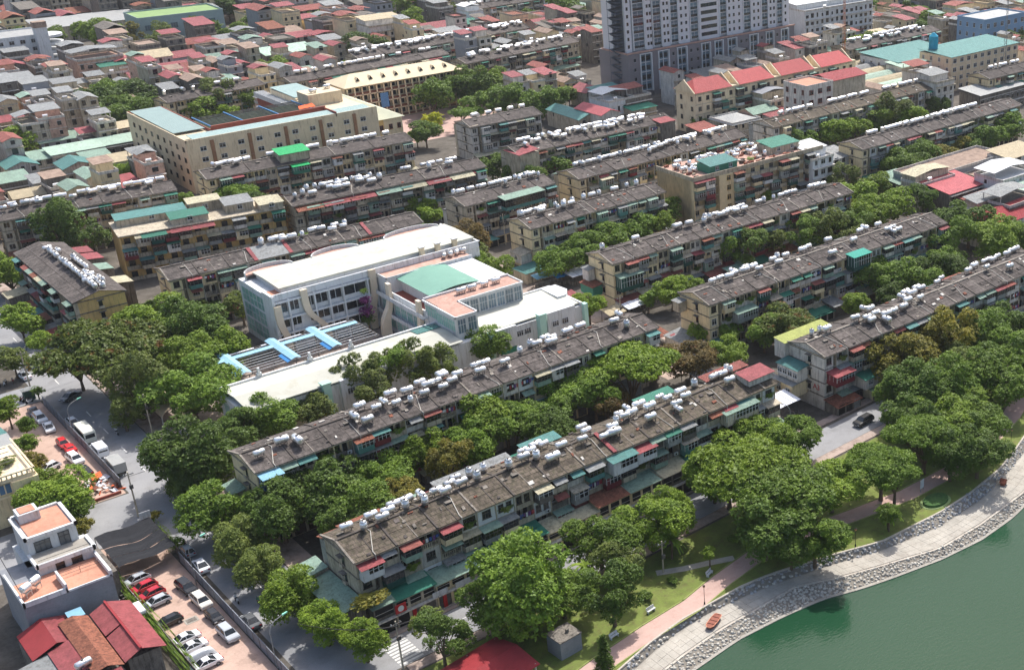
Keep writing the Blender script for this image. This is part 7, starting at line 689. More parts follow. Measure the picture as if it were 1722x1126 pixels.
# ================= steel water tanks =================
def tank_meshes(v):
    b = MB(); s = MB(); c = MB()
    if not v:
        rr = .56; L = .95
        pts = [(-L-.16,.3),(-L-.05,.48),(-L+.05,rr),(L-.05,rr),(L+.05,.48),(L+.16,.3)]
        n = 14; vs = []
        for x, q in pts: vs += [(x, q*math.cos(i*6.2832/n), q*math.sin(i*6.2832/n)) for i in range(n)]
        fs = [(j*n+i, j*n+(i+1)%n, (j+1)*n+(i+1)%n, (j+1)*n+i) for j in range(len(pts)-1) for i in range(n)] + [tuple(range(n-1,-1,-1)), tuple(range((len(pts)-1)*n, len(pts)*n))]
        b.add(vs, fs); c.cyl((0,0,rr-.05),(0,0,rr+.1),.2,.2,8)
        for x in (-.6, .6):
            s.box(x-.05,-.5,-.95,x+.05,-.42,-.3); s.box(x-.05,.42,-.95,x+.05,.5,-.3); s.box(x-.06,-.5,-.5,x+.06,.5,-.42)
        s.box(-.7,-.5,-.9,.7,-.44,-.84); s.box(-.7,.44,-.9,.7,.5,-.84)
    else:
        b.cyl((0,0,-.75),(0,0,.6),.56,.56,14); b.cyl((0,0,.6),(0,0,.78),.56,.22,14); c.cyl((0,0,.78),(0,0,.9),.2,.2,8)
        for z in (-.3,.1): b.cyl((0,0,z),(0,0,z+.06),.585,.585,14)
        for i in range(4):
            a = i*1.5708+.78; s.box(.42*math.cos(a)-.04,.42*math.sin(a)-.04,-1.1,.42*math.cos(a)+.04,.42*math.sin(a)+.04,-.75)
        s.box(-.45,-.45,-.85,.45,.45,-.76)
    return b.mesh('tank_drum', m_steel, True), s.mesh('tank_stand', m_tankd), c.mesh('tank_cap', m_tankd)
TK = [tank_meshes(0), tank_meshes(1)]
SHORT = {b[0]: b[9] for b in BLOCKS}
def tank(x, y, z, a, v, label, group):
    t = thing('water_tank', label, 'water tank', (x, y, z+.98), math.radians(a+rnd.uniform(-8, 8)+(90 if rnd.random() < .08 else 0)), group)
    sc = rnd.uniform(.88, 1.2); t.scale = (sc*rnd.uniform(.9,1.1), sc, sc)
    for me in TK[v]: ob(me.name.split('.')[0], me, t)
for x, y, z, a, v, k, i in TANKS:
    tank(x, y, z, a, v, '%s steel water tank on %s, %s from left' % ('upright' if v else 'lying', SHORT[k], ordn(i-1)), 'water tanks on the apartment roofs')
b = MB(); r = random.Random(4)
for bi, lx, ly, v in FAR_TANKS:
    B_ = BLOCKS[bi]; a = math.radians(B_[5]); x = B_[1]+lx*math.cos(a)-ly*math.sin(a); y = B_[2]+lx*math.sin(a)+ly*math.cos(a); z = B_[6]+1.3+1.55*(1-abs(ly-B_[4]/2)/(B_[4]/2))
    a = r.uniform(-.25, .25)+(1.57 if r.random() < .1 else 0); L = 1.05
    if v: b.cyl((x,y,z-.8),(x,y,z+.6),.62,.62,8); b.cyl((x,y,z+.6),(x,y,z+.8),.55,.2,8)
    else: b.cyl((x-L*math.cos(a),y-L*math.sin(a),z),(x+L*math.cos(a),y+L*math.sin(a),z),.64,.64,9)
    b.box(x-.5,y-.4,z-1,x+.5,y+.4,z-.55,1)
ob('far_water_tanks', b.mesh('far_water_tanks', [m_steel, m_tankd], False), kind='stuff', label='hundreds of far steel water tanks crowding the distant apartment roofs', category='water tanks')

# ================= lettering and extras on the nearest blocks =================
def text(body, size, loc, rot, m, parent=None, name='lettering', ex=.02):
    """painted letters as a thin mesh"""
    c = bpy.data.curves.new(name, 'FONT'); c.body = body; c.size = size; c.extrude = ex; c.align_x = 'CENTER'; c.align_y = 'CENTER'
    c.materials.append(m); o = bpy.data.objects.new('tmp_text', c); C.objects.link(o); me = bpy.data.meshes.new_from_object(o.evaluated_get(bpy.context.evaluated_depsgraph_get())); bpy.data.objects.remove(o); me.name = name; o = ob(name, me); o.location = loc; o.rotation_euler = rot
    if parent: o.parent = parent
    return o
m_redp = mat('red_paint', srgb(170, 44, 44), .8, .15, 2, 5)
BK = {b[0]: o for b, o in zip(BLOCKS, [o for o in C.objects if o.name.startswith('apartment_block')])}
LW = math.pi/2
text('A3', 1.7, (-.1, 2.2, 4.6), (LW, 0, -LW), m_redp, BK['A3'])
def annex(t, x0, y0, x1, y1, z0, z1, rm_, wm_, drop=.4, side='l', win=0, name='annex'):
    """box room hung on a block's end; x,y in the block's own frame"""
    a = ob(name, MB().box(x0,y0,z0,x1,y1,z1).mesh(name, wm_), t)
    b = MB(); o = .3; lo = z1+.05; hi = z1+.05+drop
    if side == 'l': b.sheet([(x0-o,y0-o,lo),(x1+o*0,y0-o,hi),(x1,y1+o,hi),(x0-o,y1+o,lo)], .08)
    else: b.sheet([(x0-o,y0-o,lo),(x1+o,y0-o,lo),(x1+o,y1,hi),(x0-o,y1,hi)], .08)
    ob('annex_roof', b.mesh('annex_roof', rm_), a)
    for k in range(win):
        if side == 'l': window(a, x0-.01, y0+(y1-y0)*(k+.5)/win, z0+.9, 1.2, 1.0, 2, m_white, m_glass, 'l')
        else: window(a, x0+(x1-x0)*(k+.5)/win, y0-.01, z0+.9, 1.2, 1.0, 2, m_white, m_glass)
    return a
# nearest block: sheds wrapping its left end, red corner box
t = BK['A1']
annex(t, -4.2, -1.5, -.25, 9.5, .1, 5.4, m_sage, m_conc_d, .7); annex(t, -4.0, 10.2, -.3, 14, .1, 6.2, m_sage, m_conc, .5)
annex(t, 80.5, 1.0, 86.6, 5.0, 12.9, 14.2, m_red, m_pale, .4, 'f', 0); annex(t, 76, 8.2, 86.3, 10.6, 12.4, 13.2, m_redt, m_conc, .2, 'f'); annex(t, 20, 10.6, 34, 12.8, 9, 12, m_gsheet, m_conc, .3, 'f'); annex(t, 37, 10.6, 44, 13.0, 9, 12.4, m_teal, m_conc, .3, 'f'); annex(t, 62,10.6,70,13,9,12.3, m_green, m_conc,.3,'f')
t = BK['A2']
cage(t, 1.9, 0, 9.05, 3.4, 2.3, 2.3, mat('blue_cage', srgb(44, 92, 140), .6, .1), m_ltblue, False)
annex(t, -2.6, 5.5, -.25, 9.8, 2.8, 6.5, m_sage, m_conc, .4)
t = BK['A3']
annex(t, -3.4, 4.3, -.3, 10.2, 5.9, 8.6, m_teal, m_pale, .5, 'l', 4); annex(t, -4.6, 4.6, -.3, 9.9, 2.6, 5.5, m_gsheet, m_yel, .5, 'l', 2); annex(t, -1.2, 10.3, 12, 13.4, 8.5, 12.2, mat('lime_sheet', srgb(170,176,96), .7, .2, .8, 3, corr=3), m_pale, .4, 'f')
cage(t, 3.2, 0, 5.9, 5.2, 3.0, 2.3, mat('maroon_cage', srgb(112, 42, 46), .7, .15), m_red, False); annex(t, 8.5, -3.6, 17, -.05, 2.9, 5.2, m_green, m_pale, .5, 'f', 3)
t = BK['C']
annex(t, -2.4, 7.6, -.3, 9.9, 8.6, 11, m_gsheet, m_conc, .2); annex(t, -5, 1, -.3, 10, .1, 3.2, m_gsheet, m_pale, .5)
cage(t, 9.5, 0, 6.2, 6.0, 2.2, 2.4, m_gsheet, m_sage, False); cage(t, 46, 0, 9.1, 5.8, 2.8, 3.6, mat('dark_green_cage', srgb(30, 72, 64), .7, .15), mat('turquoise_sheet', srgb(48, 158, 138), .55, .1, .8, 3, corr=3), False)
t = BK['D']
cage(t, 3.8, 0, 5.2, 6.6, 2.4, 3.6, mat('dark_green_cage', srgb(30, 72, 64), .7, .15), m_sage, False); annex(t, -3.2, 4.4, -.3, 9.6, 3.2, 5.6, m_rust, m_green, .4); annex(t, -2.2, 7.4, -.3, 9.9, 6.2, 9, m_gsheet, m_pale, .2)
annex(BK['E'], -3.4, .5, -.3, 5.5, 3.0, 5.4, m_conc, m_pale, .5, 'l', 1); annex(BK['E'], -6.5, -6, 8, -.2, .1, 3.0, m_teal, m_conc, .5)
cage(BK['F'], 17, -.2, 9.0, 13, 3.5, 3.2, m_teal, m_sage, True); cage(BK['G'], 9, 0, 7.6, 4, 2, 3, m_sage, m_beige, False)
annex(BK['L'], -1, -2.6, 6, 6, .1, 12.4, m_red, m_conc, .9); annex(BK['L'], 54, -2, 60, 5, 3, 12.6, m_red, m_conc_d, .6, 'f', 2)
annex(BK['J'], 22, .5, 31, 6, 12.5, 15, m_bright, m_conc, .9, 'f', 0); cage(BK['J'], 27, 0, 9, 5.0, 2.2, 2.4, m_green, m_bright, False)
ob('pale_roof_patch', MB().sheet([(20.5,-.7,12.25),(28,-.7,12.25),(28,5.1,13.95),(20.5,5.1,13.95)], .08).mesh('pale_roof_patch', m_gsheet), BK['Hh'])
for x0 in (19.6, 28.1, 48.5): ob('red_roof_strip', MB().sheet([(x0,-.7,12.3),(x0+.9,-.7,12.3),(x0+.9,5.1,14.0),(x0,5.1,14.0)], .1).mesh('red_roof_strip', m_red), BK['Hh'])
ob('red_roof_strip', MB().sheet([(47.4,-.6,12.4),(48.1,-.6,12.4),(48.1,5.1,14.0),(47.4,5.1,14.0)], .1).mesh('red_roof_strip', m_red), BK['A1'])
annex(BK['K'], -.2, .3, 3, 5, 12, 12.3, m_conc, m_conc, .1)
for i in range(7): awning(BK['I'], 4+i*7.6, -.0, 12.2, 7.2, 2.4, (m_rust, m_red, m_red, m_sage, m_beige, m_red, m_beige)[i], .9)
# shop front of the nearest block: round red sign, red pillars, notice panels
t = BK['A1']
sg = ob('shop_sign', MB().box(0,-.06,0,1.8,.06,1.5,0).cyl((.9,-.1,.75),(.9,-.02,.75),.5,.5,16,1).mesh('shop_sign', [m_redp, m_white]), t, (3.2, -4.0, 3.0)); 
for x in (6, 11.2, 16.5, 22): ob('shop_pillar', MB().box(0,-.1,0,.6,.1,2.6).mesh('shop_pillar', m_orange if x > 15 else m_redp), t, (x, -3.75, .1))
for x, m in ((9.5, m_white), (13.5, m_whitew), (18.5, m_orange), (24, m_gsheet)): ob('shop_panel', MB().box(0,-.06,0,2.6,.06,.85).mesh('shop_panel', m), t, (x, -3.85, 2.75))
pl = ob('terrace_planting', lib('terr', lambda: crown_mesh('terrace_planting', 'b', 31, 2600, .09)[0]), t, (.5, -3.2, 6.4), 0, (3.4, 2.0, 1.2)); pl.material_slots[0].link = 'OBJECT'; pl.material_slots[0].material = LEAF[5]

# ================= the short turned block by the street =================
def turned_block():
    t = thing('apartment_block', 'yellow ended block turned along the street, steel tanks in a long double line', 'apartment block', (65.4, 302.4, 0), 0, 'long four storey apartment blocks')
    Wd, L, He = 10.0, 46.0, 12.0; yr = Wd/2
    b = MB(); b.box(0,0,0,Wd,L,He-.15,0)
    for f in range(1,4): b.box(-.08,-.08,f*3-.1,Wd+.08,0,f*3+.15,1); b.box(-.9,0,f*3-.15,0,L,f*3,1)
    for i in range(14): b.box(-.9,i*3.5,0,0,i*3.5+.2,He-.15,2)
    b.extr([(0,He),(Wd,He),(yr,He+1.5)], -.05, L, 'y', 0); b.box(-1.1,-.3,He-.15,Wd+.5,L+.3,He,1)
    ob('wall', b.mesh('wall', [m_yel2, m_conc_d, m_conc]), t)
    for i in range(13):
        y0 = -.3+i*46.6/13; d = 46.6/13-.1
        for s in (0,1):
            for q in (0,1):
                x0 = -1.1+q*3.05 if s == 0 else yr+q*2.8; w = 3.0 if s == 0 else 2.75
                z0 = He+.1+((x0+1.1)*.25 if s == 0 else (Wd+.5-x0)*.27); z1 = He+.1+((x0+1.1+w)*.25 if s == 0 else (Wd+.5-x0-w)*.27)
                ob('roof_panel', lib(('tp',s,q), lambda: MB().sheet([(0,0,0),(w,0,z1-z0),(w,d,z1-z0),(0,d,0)], .08).mesh('roof_panel', m_panel)), t, (x0, y0, z0))
    for f in (1,2,3):
        for i in range(12):
            p = rnd.random()
            if p < .45: cage(t, -.9, 2+i*3.6, f*3+.05, 3.1, 1.2, 2.4, rnd.choice(CAGEW), rnd.choice(ROOFC), True, -LW)
            else: window(t, -.02, 2+i*3.6, f*3+.9, 1.4, 1.2, 2, m_pale, m_glass, 'l')
    for z in (6.6, 9.4):
        g = ob('gable_balcony', LIB['gb'], t, (4.6,-.02,z)); 
    window(t, 4.9, -.02, 4.6, .8, .9, 1, m_wood); window(t, 3.0, -.02, 4.4, 1.0, .6, 2, m_wood)
    for k, (x,w,y,m,h) in enumerate(((-5.5,4.5,3,m_teal,3.2),(-5.2,4.2,9,m_red,3.6),(-5.8,4.8,14,m_gsheet,3),(-5.5,4.5,20,m_rust,3.8),(-6,5,26,m_teal,3.2),(-5.5,4.5,32,m_redt,3.4),(-6.5,5,38,m_beige,5.2),(-4,3,43,m_tarp,3),(10.3,4,4,m_red,3.2),(10.3,4.5,12,m_beige,11.2),(10.3,4,24,m_sage,11.4),(10.3,4.6,33,m_red,11.6),(10.3,4.4,40,m_red,11.5))):
        c = ob('lean_to', MB().box(x,y-2.4,0,x+w,y+2.4,h-.6).mesh('lean_to', m_conc_d), t)
        z0, z1 = (h-.6, h) if x < 0 else (h, h-.6)
        ob('shed_roof', MB().sheet([(x-.3,y-2.8,z0),(x+w,y-2.8,z1),(x+w,y+2.8,z1),(x-.3,y+2.8,z0)], .08).mesh('shed_roof', m), c)
    k = 0
    for i in range(17):
        for x in (4.6, 6.3, 7.7):
            if rnd.random() < (.12 if x < 5 else .35) or (x > 7 and i in (0,1,13,14,15)): continue
            k += 1; z = He+.35+(4.6-abs(x-4.6))*.25
            if len([0]) and k < 30: tank(65.4+x, 304+i*2.35, z, 90 if rnd.random() < .8 else 0, int(rnd.random()<.2), 'steel water tank on the turned block by the street, %s from its yellow gable' % ordn(k-1), 'tanks on the turned block')
    return t
turned_block()

# ================= the white school =================
def school():
    t = thing('white_school', 'big white school with cream roofs, green sheet canopy and pink terraces around a court', 'school', (0,0,0))
    P = lambda name, mb, m, parent=t: ob(name, mb.mesh(name, m), parent)
    # long back wing
    b = MB(); b.box(96, 269.3, 0, 148, 288, 13.3, 0); b.box(95.8, 269, 12.9, 148.2, 269.35, 14.4, 0); b.box(147.8,269,12.9,148.2,288,14.3,0)
    for z in (8.6, 5.0, 12.6): b.box(95.8, 268.4, z-.25, 120.5, 269.4, z+.1, 0)
    for x in (96.0, 99.2, 105.2, 108.6, 112, 118, 120): b.box(x-.18, 268.5, 0, x+.18, 269.4, 12.9, 0)
    b.box(95.6, 268.6, 0, 96.2, 274, 14.2, 0)
    P('back_wing_wall', b, [m_white])
    P('back_wing_roof', MB().sheet([(98.5,271,14.9),(147.8,271,14.9),(147.8,280,15.1),(98.5,280,15.1)], .35), m_roofw)
    P('back_wing_roof', MB().sheet([(98.5,280.05,15.1),(147.8,280.05,15.1),(147.8,285.5,14.9),(98.5,285.5,14.9)], .35), m_roofw)
    P('roof_base', MB().box(99,271.4,13.3,147.4,285,14.5), m_whitew)
    P('terrace_floor', MB().box(96.1,269.5,13.3,99,275,13.4), m_terra)
    # three curved parapets standing on the back edge
    for x0, x1 in ((96.5, 108), (112.5, 124.5), (131, 146)):
        c = MB(); n = 14
        for i in range(n):
            zt = lambda a: 15.2+.3*math.sin(a)
            a0, a1 = math.pi*(1-i/n), math.pi*(1-(i+1)/n); xm, rx = (x0+x1)/2, (x1-x0)/2; ry = 3.0
            p = (xm+rx*math.cos(a0), 285+ry*math.sin(a0)); q = (xm+rx*math.cos(a1), 285+ry*math.sin(a1))
            p2 = (xm+(rx-.25)*math.cos(a0), 285+(ry-.25)*math.sin(a0)); q2 = (xm+(rx-.25)*math.cos(a1), 285+(ry-.25)*math.sin(a1))
            c.hexa([(*p,0),(*q,0),(*q2,0),(*p2,0)], [(*p,zt(a0)),(*q,zt(a1)),(*q2,zt(a1)),(*p2,zt(a0))])
        P('curved_parapet', c, m_white)
        P('terrace_floor', MB().prism([((x0+x1)/2+(x1-x0-.4)/2*math.cos(math.pi*i/10), 285.4+2.6*math.sin(math.pi*i/10)) for i in range(11)], 14.2, 14.6), m_pinkroof)
    # classroom glazing between columns, three floors
    for z, h in ((9.0, 3.3), (5.35, 3.0), (1.2, 3.4)):
        for x0, x1 in ((96.4,98.9),(99.5,101.6),(103.8,105.0),(105.5,108.3),(108.9,111.7),(112.3,117.7)):
            gl = ob('window', MB().quad([(x0,269.25,z),(x1,269.25,z),(x1,269.25,z+h),(x0,269.25,z+h)],1).box(x0,269.1,z,x1,269.3,z+.9,0).box((x0+x1)/2-.05,269.15,z,(x0+x1)/2+.05,269.3,z+h,2).mesh('window', [m_whitew, m_glass, m_white]), t)
    # left end: tall tinted glazing in white bars
    for z in (1.5, 5.2, 8.9):
        for k in range(4):
            y = 270+k*4.2; ob('window', lib('schl', lambda: MB().quad([(-.03,0,0),(-.03,3.9,0),(-.03,3.9,3.2),(-.03,0,3.2)],1).box(-.1,-.1,0,0,.05,3.2,0).box(-.1,-.1,1.5,0,4,1.6,0).box(-.1,1.9,0,0,2,3.2,0).box(-.1,-.1,3.15,0,4,3.3,0).mesh('window',[m_white, m_green_g])), t, (95.95, y+.1, z))
    # S shaped beige pillars on the court side
    def pillar(x, y, zt, swing, axis):
        b = MB(); n = 12; prev = None
        for i in range(n+1):
            s = i/n; z = zt-(zt-.2)*s; off = swing*(1/(1+math.exp(-(s-.55)*12))); w = .75
            cur = [(x-w+off*(axis=='x'), y-.9-off*(axis=='y'), z), (x+w+off*(axis=='x'), y-.9-off*(axis=='y'), z), (x+w+off*(axis=='x'), y-.1-off*(axis=='y')*.5, z), (x-w+off*(axis=='x'), y-.1-off*(axis=='y')*.5, z)] if axis=='x' else [(x-.9-off, y-w, z), (x-.1-off*.5, y-w, z), (x-.1-off*.5, y+w, z), (x-.9-off, y+w, z)]
            if prev: b.hexa(cur, prev)
            prev = cur
        P('curved_pillar', b, mat('beige_pillar', srgb(226, 208, 182), .8, .08, .4, 4))
    pillar(102.8, 269, 14.2, 4.2, 'x'); pillar(119.3, 269, 14.6, -1.2, 'x'); pillar(120.5, 262.5, 12.6, 2.6, 'y'); pillar(120.5, 248.5, 12.4, .6, 'y'); pillar(96.4, 268.8, 12, 1.4, 'x')
    # connecting wing with terraces and the green canopy
    b = MB(); b.box(120.6,246,0,143,269,9.2,0); b.box(120.6,246,9.2,120.9,264.5,10.2,0); b.box(120.6,264.5,9.2,143.2,269.2,12.8,0); b.box(135.6,249,9.2,143,264.5,12.4,0); b.box(124.2,249.6,9.2,135.5,264.4,12.2,2)
    P('connecting_wing_wall', b, [m_white, m_white, m_whitew])
    P('terrace_floor', MB().box(120.9,246.5,9.2,124.1,264,9.3), m_brickred)
    P('terrace_floor', MB().box(120.8,264.7,12.8,143,271,12.95), m_pinkroof)
    P('parapet', MB().box(120.6,264.4,12.8,143.2,264.65,13.2).box(120.6,264.4,12.8,120.85,271,13.2), m_whitew)
    g = MB(); n = 10
    for i in range(n):
        f = lambda s: (123.2+12.6*s, 12.4+.85*math.sin(math.pi*s*.86))
        (x0,z0),(x1,z1) = f(i/n), f((i+1)/n); g.hexa([(x0,248.8,z0-.08),(x1,248.8,z1-.08),(x1,265.2,z1-.08),(x0,265.2,z0-.08)], [(x0,248.8,z0),(x1,248.8,z1),(x1,265.2,z1),(x0,265.2,z0)])
    P('green_canopy', g, mat('green_canopy_sheet', srgb(116, 158, 140), .65, .06, .3, 3, corr=2))
    for z in (1.2, 5.0):
        for k in range(7): ob('window', lib('schw', lambda: MB().quad([(-.03,0,0),(-.03,2.4,0),(-.03,2.4,2.4),(-.03,0,2.4)],1).box(-.12,-.1,-.1,0,2.5,0,0).box(-.12,-.1,2.4,0,2.5,2.55,0).box(-.08,0,1.5,0,2.4,1.58,0).box(-.08,.76,0,0,.84,2.4,0).box(-.08,1.56,0,0,1.64,2.4,0).box(-.1,-.1,0,0,0,2.4,0).mesh('window',[m_white, m_green_g])), t, (120.58, 247.5+k*2.95, z))
    for z in (4.3, 8.6): P('balcony_slab', MB().box(119.4,246,z,120.6,268,z+.25).box(119.4,246,z+.25,119.5,268,z+1.0), m_white)
    for k in range(5): window(t, 137.2+k*1.3, 264.42, 10, .9, 1.8, 2, m_white, m_glassb)
    window(t, 124.9, 249.55, 9.6, .8, 1.4, 2, m_white); 
    # stair block with L shaped pink roof
    b = MB(); b.box(120.8,241,0,142.2,247.2,12.6,0); b.box(120.3,232.8,0,125.6,241,12.6,0)
    P('stair_block_wall', b, [m_white])
    P('terrace_floor', MB().box(121,241.2,12.6,142,247,12.75).box(120.5,233,12.6,125.4,241.2,12.75), m_pinkroof)
    P('parapet', MB().box(120.6,246.95,12.6,142.4,247.3,13.2).box(125.5,240.8,12.6,142.4,241.1,12.95).box(142.1,241,12.6,142.4,247.2,13).box(120.1,232.6,12.6,125.8,232.9,12.95).box(125.5,232.6,12.6,125.8,241,12.95).box(120.1,232.6,12.6,120.4,247,13.0), m_white)
    for k in range(7): ob('window', lib('schf', lambda: MB().quad([(0,-.03,0),(1.9,-.03,0),(1.9,-.03,3.2),(0,-.03,3.2)],1).box(-.1,-.1,-.1,2,0,0,0).box(-.1,-.1,3.2,2,0,3.35,0).box(0,-.08,1.9,1.9,0,2.0,0).box(.6,-.08,0,.68,0,3.2,0).box(1.22,-.08,0,1.3,0,3.2,0).box(-.08,-.1,0,.02,0,3.2,0).box(1.88,-.1,0,1.98,0,3.2,0).mesh('window',[m_white, m_glassb])), t, (126.4+k*2.25, 240.98, 8.9))
    for z in (8.9,): 
        for k in range(2): ob('window', LIB['schf'], t, (120.7+k*2.5, 232.78, z))
    for k in range(3): ob('window', LIB['schw'], t, (120.28, 233.2+k*2.6, 9.4))
    for k in range(2): ob('window', LIB['schw'], t, (120.78, 241.8+k*2.6, 9.4))
    # front wing, low with a broad cream roof
    b = MB(); b.box(73,230.5,0,151,243,7.6,0); b.box(72.8,242.8,7.6,121,243.3,8.7,0); b.box(143,242.8,7.6,150.8,243.3,9.0,0)
    for x0, x1, h in ((73,81,8.2),(92,112,8.4),(128,133,8.3),(141,148.5,8.6)):
        b.box(x0,229.6,0,x1,230.5,h,0)
    b.box(150.6,230.3,0,151.1,243,8.4,0)
    P('front_wing_wall', b, [m_white])
    for x0, x1 in ((73.5,98),(98.05,120)): P('front_wing_roof', MB().sheet([(x0,230,8.3),(x1,230,8.3),(x1,236.5,8.9),(x0,236.5,8.9)], .2), m_roofw); P('front_wing_roof', MB().sheet([(x0,236.5,8.9),(x1,236.5,8.9),(x1,242.8,8.3),(x0,242.8,8.3)], .2), m_roofw)
    P('front_wing_roof', MB().sheet([(125.9,231,8.2),(150.5,231,8.2),(150.5,242.7,8.7),(125.9,242.7,8.7)], .2), m_roofw)
    P('grey_roof_strip', MB().sheet([(114.5,239.5,8.75),(120.2,239.5,8.75),(120.2,242.7,8.5),(114.5,242.7,8.5)], .03), m_teal)
    for x in (89, 139.5): P('green_pier', MB().box(x-.8,229.0,0,x+.8,230.6,8.9).box(x-1.0,228.9,8.9,x+1.0,230.7,9.1), mat('mint_pier', srgb(170,206,190), .7, .08))
    for x in (126.6, 151.3): P('green_pier', MB().box(x-.5,229.3,0,x+.5,230.6,8.2), mat('mint_pier', srgb(170,206,190), .7, .08))
    for x in (75,77.4,83.5,94,96.4,134.2,136.2,143,145.6): window(t, x, 230.45 if x not in (75,77.4,94,96.4,143,145.6) else 229.55, 5.1, 1.6, 1.2, 3, m_white, m_glass)
    for k in range(3): ob('window', LIB['schw'], t, (72.95, 231.8+k*3.4, 4.0)); ob('window', LIB['schw'], t, (72.95, 231.8+k*3.4, .8))
    P('green_shutter', MB().box(128.5,229.45,1,132.5,229.6,3.6), m_green)
    for x in (81.3, 92, 101): P('roof_ornament', MB().box(x-.5,242.8,8.6,x+.5,243.4,9.3).box(x-.2,242.8,9.3,x+.2,243.4,10.4), m_white)
    for x in (133.4,137.6,142.2): P('chimney', MB().box(x-.55,270.2,13,x+.55,271.1,15.9,0).box(x-.7,270.0,15.9,x+.7,271.3,16.1,1), [m_cream, m_whitew])
    # curved gable at the far right corner of the front wing
    P('curved_parapet', MB().prism([(148.2,236),(150.6,236),(152.6,238.6),(152.2,243),(148.2,243)], 0, 8.9), m_whitew)
school()
for i, x in enumerate((128.6,131.4,134.6,137.6)): tank(x, 244.6, 12.7, 0, 0, ('rusty ended steel tank, first on the white school stair block roof','steel tank, second on the white school stair block roof','steel tank, third on the white school stair block roof','steel tank, fourth on the white school stair block roof')[i], 'tanks on the school roof')
for i, x in enumerate((137.5,139.2,140.9,142.4)): tank(x, 267.5, 12.9, 60, 0, '%s of four steel tanks on the pink terrace of the white school' % ordn(i), 'tanks on the school roof')
# pergola over the court
def pergola():
    t = thing('court_pergola', 'steel wire pergola with crossing light blue canopies above the school court', 'pergola', (0,0,0))
    fr = MB()
    for x in (78,82,87,92,97,102,107,110.5): fr.cyl((x,251,0),(x,251,5.9),.09,.09,6); fr.cyl((x,264,0),(x,264,5.9),.09,.09,6)
    fr.tube([(77.5,251,5.95),(111,251,5.95)], .12); fr.tube([(77.5,264,5.95),(111,264,5.95)], .12); fr.tube([(111,251,5.95),(111,264,5.95)], .12); fr.tube([(77.5,251,5.95),(77.5,264,5.95)], .12)
    ob('frame', fr.mesh('frame', m_iron), t)
    for k in range(9): ob('slat', lib('slat', lambda: MB().box(77.5,-.05,5.98,111,.05,6.06).mesh('slat', m_whitew)), t, (0, 251.8+k*1.4, 0))
    for k in range(3): ob('glossy_strip', lib('gls', lambda: MB().sheet([(0,0,0),(9,0,0),(9,.5,0),(0,.5,0)],.05).mesh('glossy_strip', m_tarp)), t, (79+k*10.6, 262.9, 6.3))
    bl = mat('sky_blue_canopy', srgb(142, 184, 202), .6, .08, stain=srgb(120,160,178), stain_amt=.3); dk = mat('deep_blue_canopy', srgb(56, 124, 182), .6, .08)
    ob('canopy', MB().sheet([(77,259.6,6.6),(110.3,259.6,6.6),(110.3,260.4,6.75),(77,260.4,6.75)],.08).sheet([(77,260.4,6.75),(110.3,260.4,6.75),(110.3,261.2,6.6),(77,261.2,6.6)],.08).mesh('canopy', bl), t)
    for x in (81.4,92,101.2):
        ob('canopy', MB().sheet([(x-1.1,250.6,6.62),(x,250.6,6.95),(x,264.4,6.95),(x-1.1,264.4,6.62)],.06,1).sheet([(x,250.6,6.95),(x+1.1,250.6,6.62),(x+1.1,264.4,6.62),(x,264.4,6.95)],.06,0).mesh('canopy', [bl, bl]), t)
        ob('canopy', MB().sheet([(x-1.9,250.8,6.2),(x-.9,250.8,6.5),(x-.9,255.5,6.5),(x-1.9,255.5,6.2)],.06).mesh('canopy', dk), t)
pergola()
# planting beds and a flowering bougainvillea in the court
for i, (x, y, s) in enumerate(((84,255,3),(96,257,3.2),(106,256,3),(90,253,2))):
    o = ob('court_shrub', lib('crt', lambda: crown_mesh('court_shrub', 'b', 41, 1500, .1)[0]), None, (x, y, .8), 0, (s, s*.9, 1.6), label='green planting in the school court seen through the pergola, %s from left' % ordn(i), category='shrub', group='court planting')
    o.material_slots[0].link = 'OBJECT'; o.material_slots[0].material = LEAF[0]
t = thing('bougainvillea', 'purple flowering climber against the school facade behind the pergola', 'climber', (115.8,266.5,0))
ob('trunk', MB().cyl((0,0,0),(.3,0,8),.3,.15,6).mesh('trunk', m_bark), t)
pm_ = mat('purple_blossom', srgb(128,60,112), .8, .3, 3, 9)
for z, s, m in ((5.5,1.7,pm_),(8.2,1.3,pm_),(10.5,.9,LEAF[0]),(3.4,1.5,LEAF[1])):
    o = ob('foliage', lib('boug', lambda: crown_mesh('foliage','b',51,900,.11)[0]), t, (.1,0,z), 0, (s,s,s*1.1)); o.material_slots[0].link='OBJECT'; o.material_slots[0].material = m
# beige barrel canopy by the school gate
t = thing('gate_canopy', 'tan barrel vaulted canopy by the school gate under the street trees', 'canopy', (66.2, 259.5, 0))
b = MB(); n = 9
for i in range(n):
    a0, a1 = math.pi*i/n, math.pi*(i+1)/n; p = (-2.4*math.cos(a0), 1.6*math.sin(a0)+2.6); q = (-2.4*math.cos(a1), 1.6*math.sin(a1)+2.6)
    b.hexa([(p[0],-9,p[1]-.12),(q[0],-9,q[1]-.12),(q[0],9,q[1]-.12),(p[0],9,p[1]-.12)], [(p[0],-9,p[1]),(q[0],-9,q[1]),(q[0],9,q[1]),(p[0],9,p[1])])
ob('canopy_roof', b.mesh('canopy_roof', mat('tan_canopy', srgb(204,184,156), .8, .15)), t)
for x in (-2.3, 2.3):
    for y in (-8,0,8): ob('post', lib('cpost', lambda: MB().box(-.12,-.12,0,.12,.12,2.7).mesh('post', m_pale)), t, (x, y, 0))
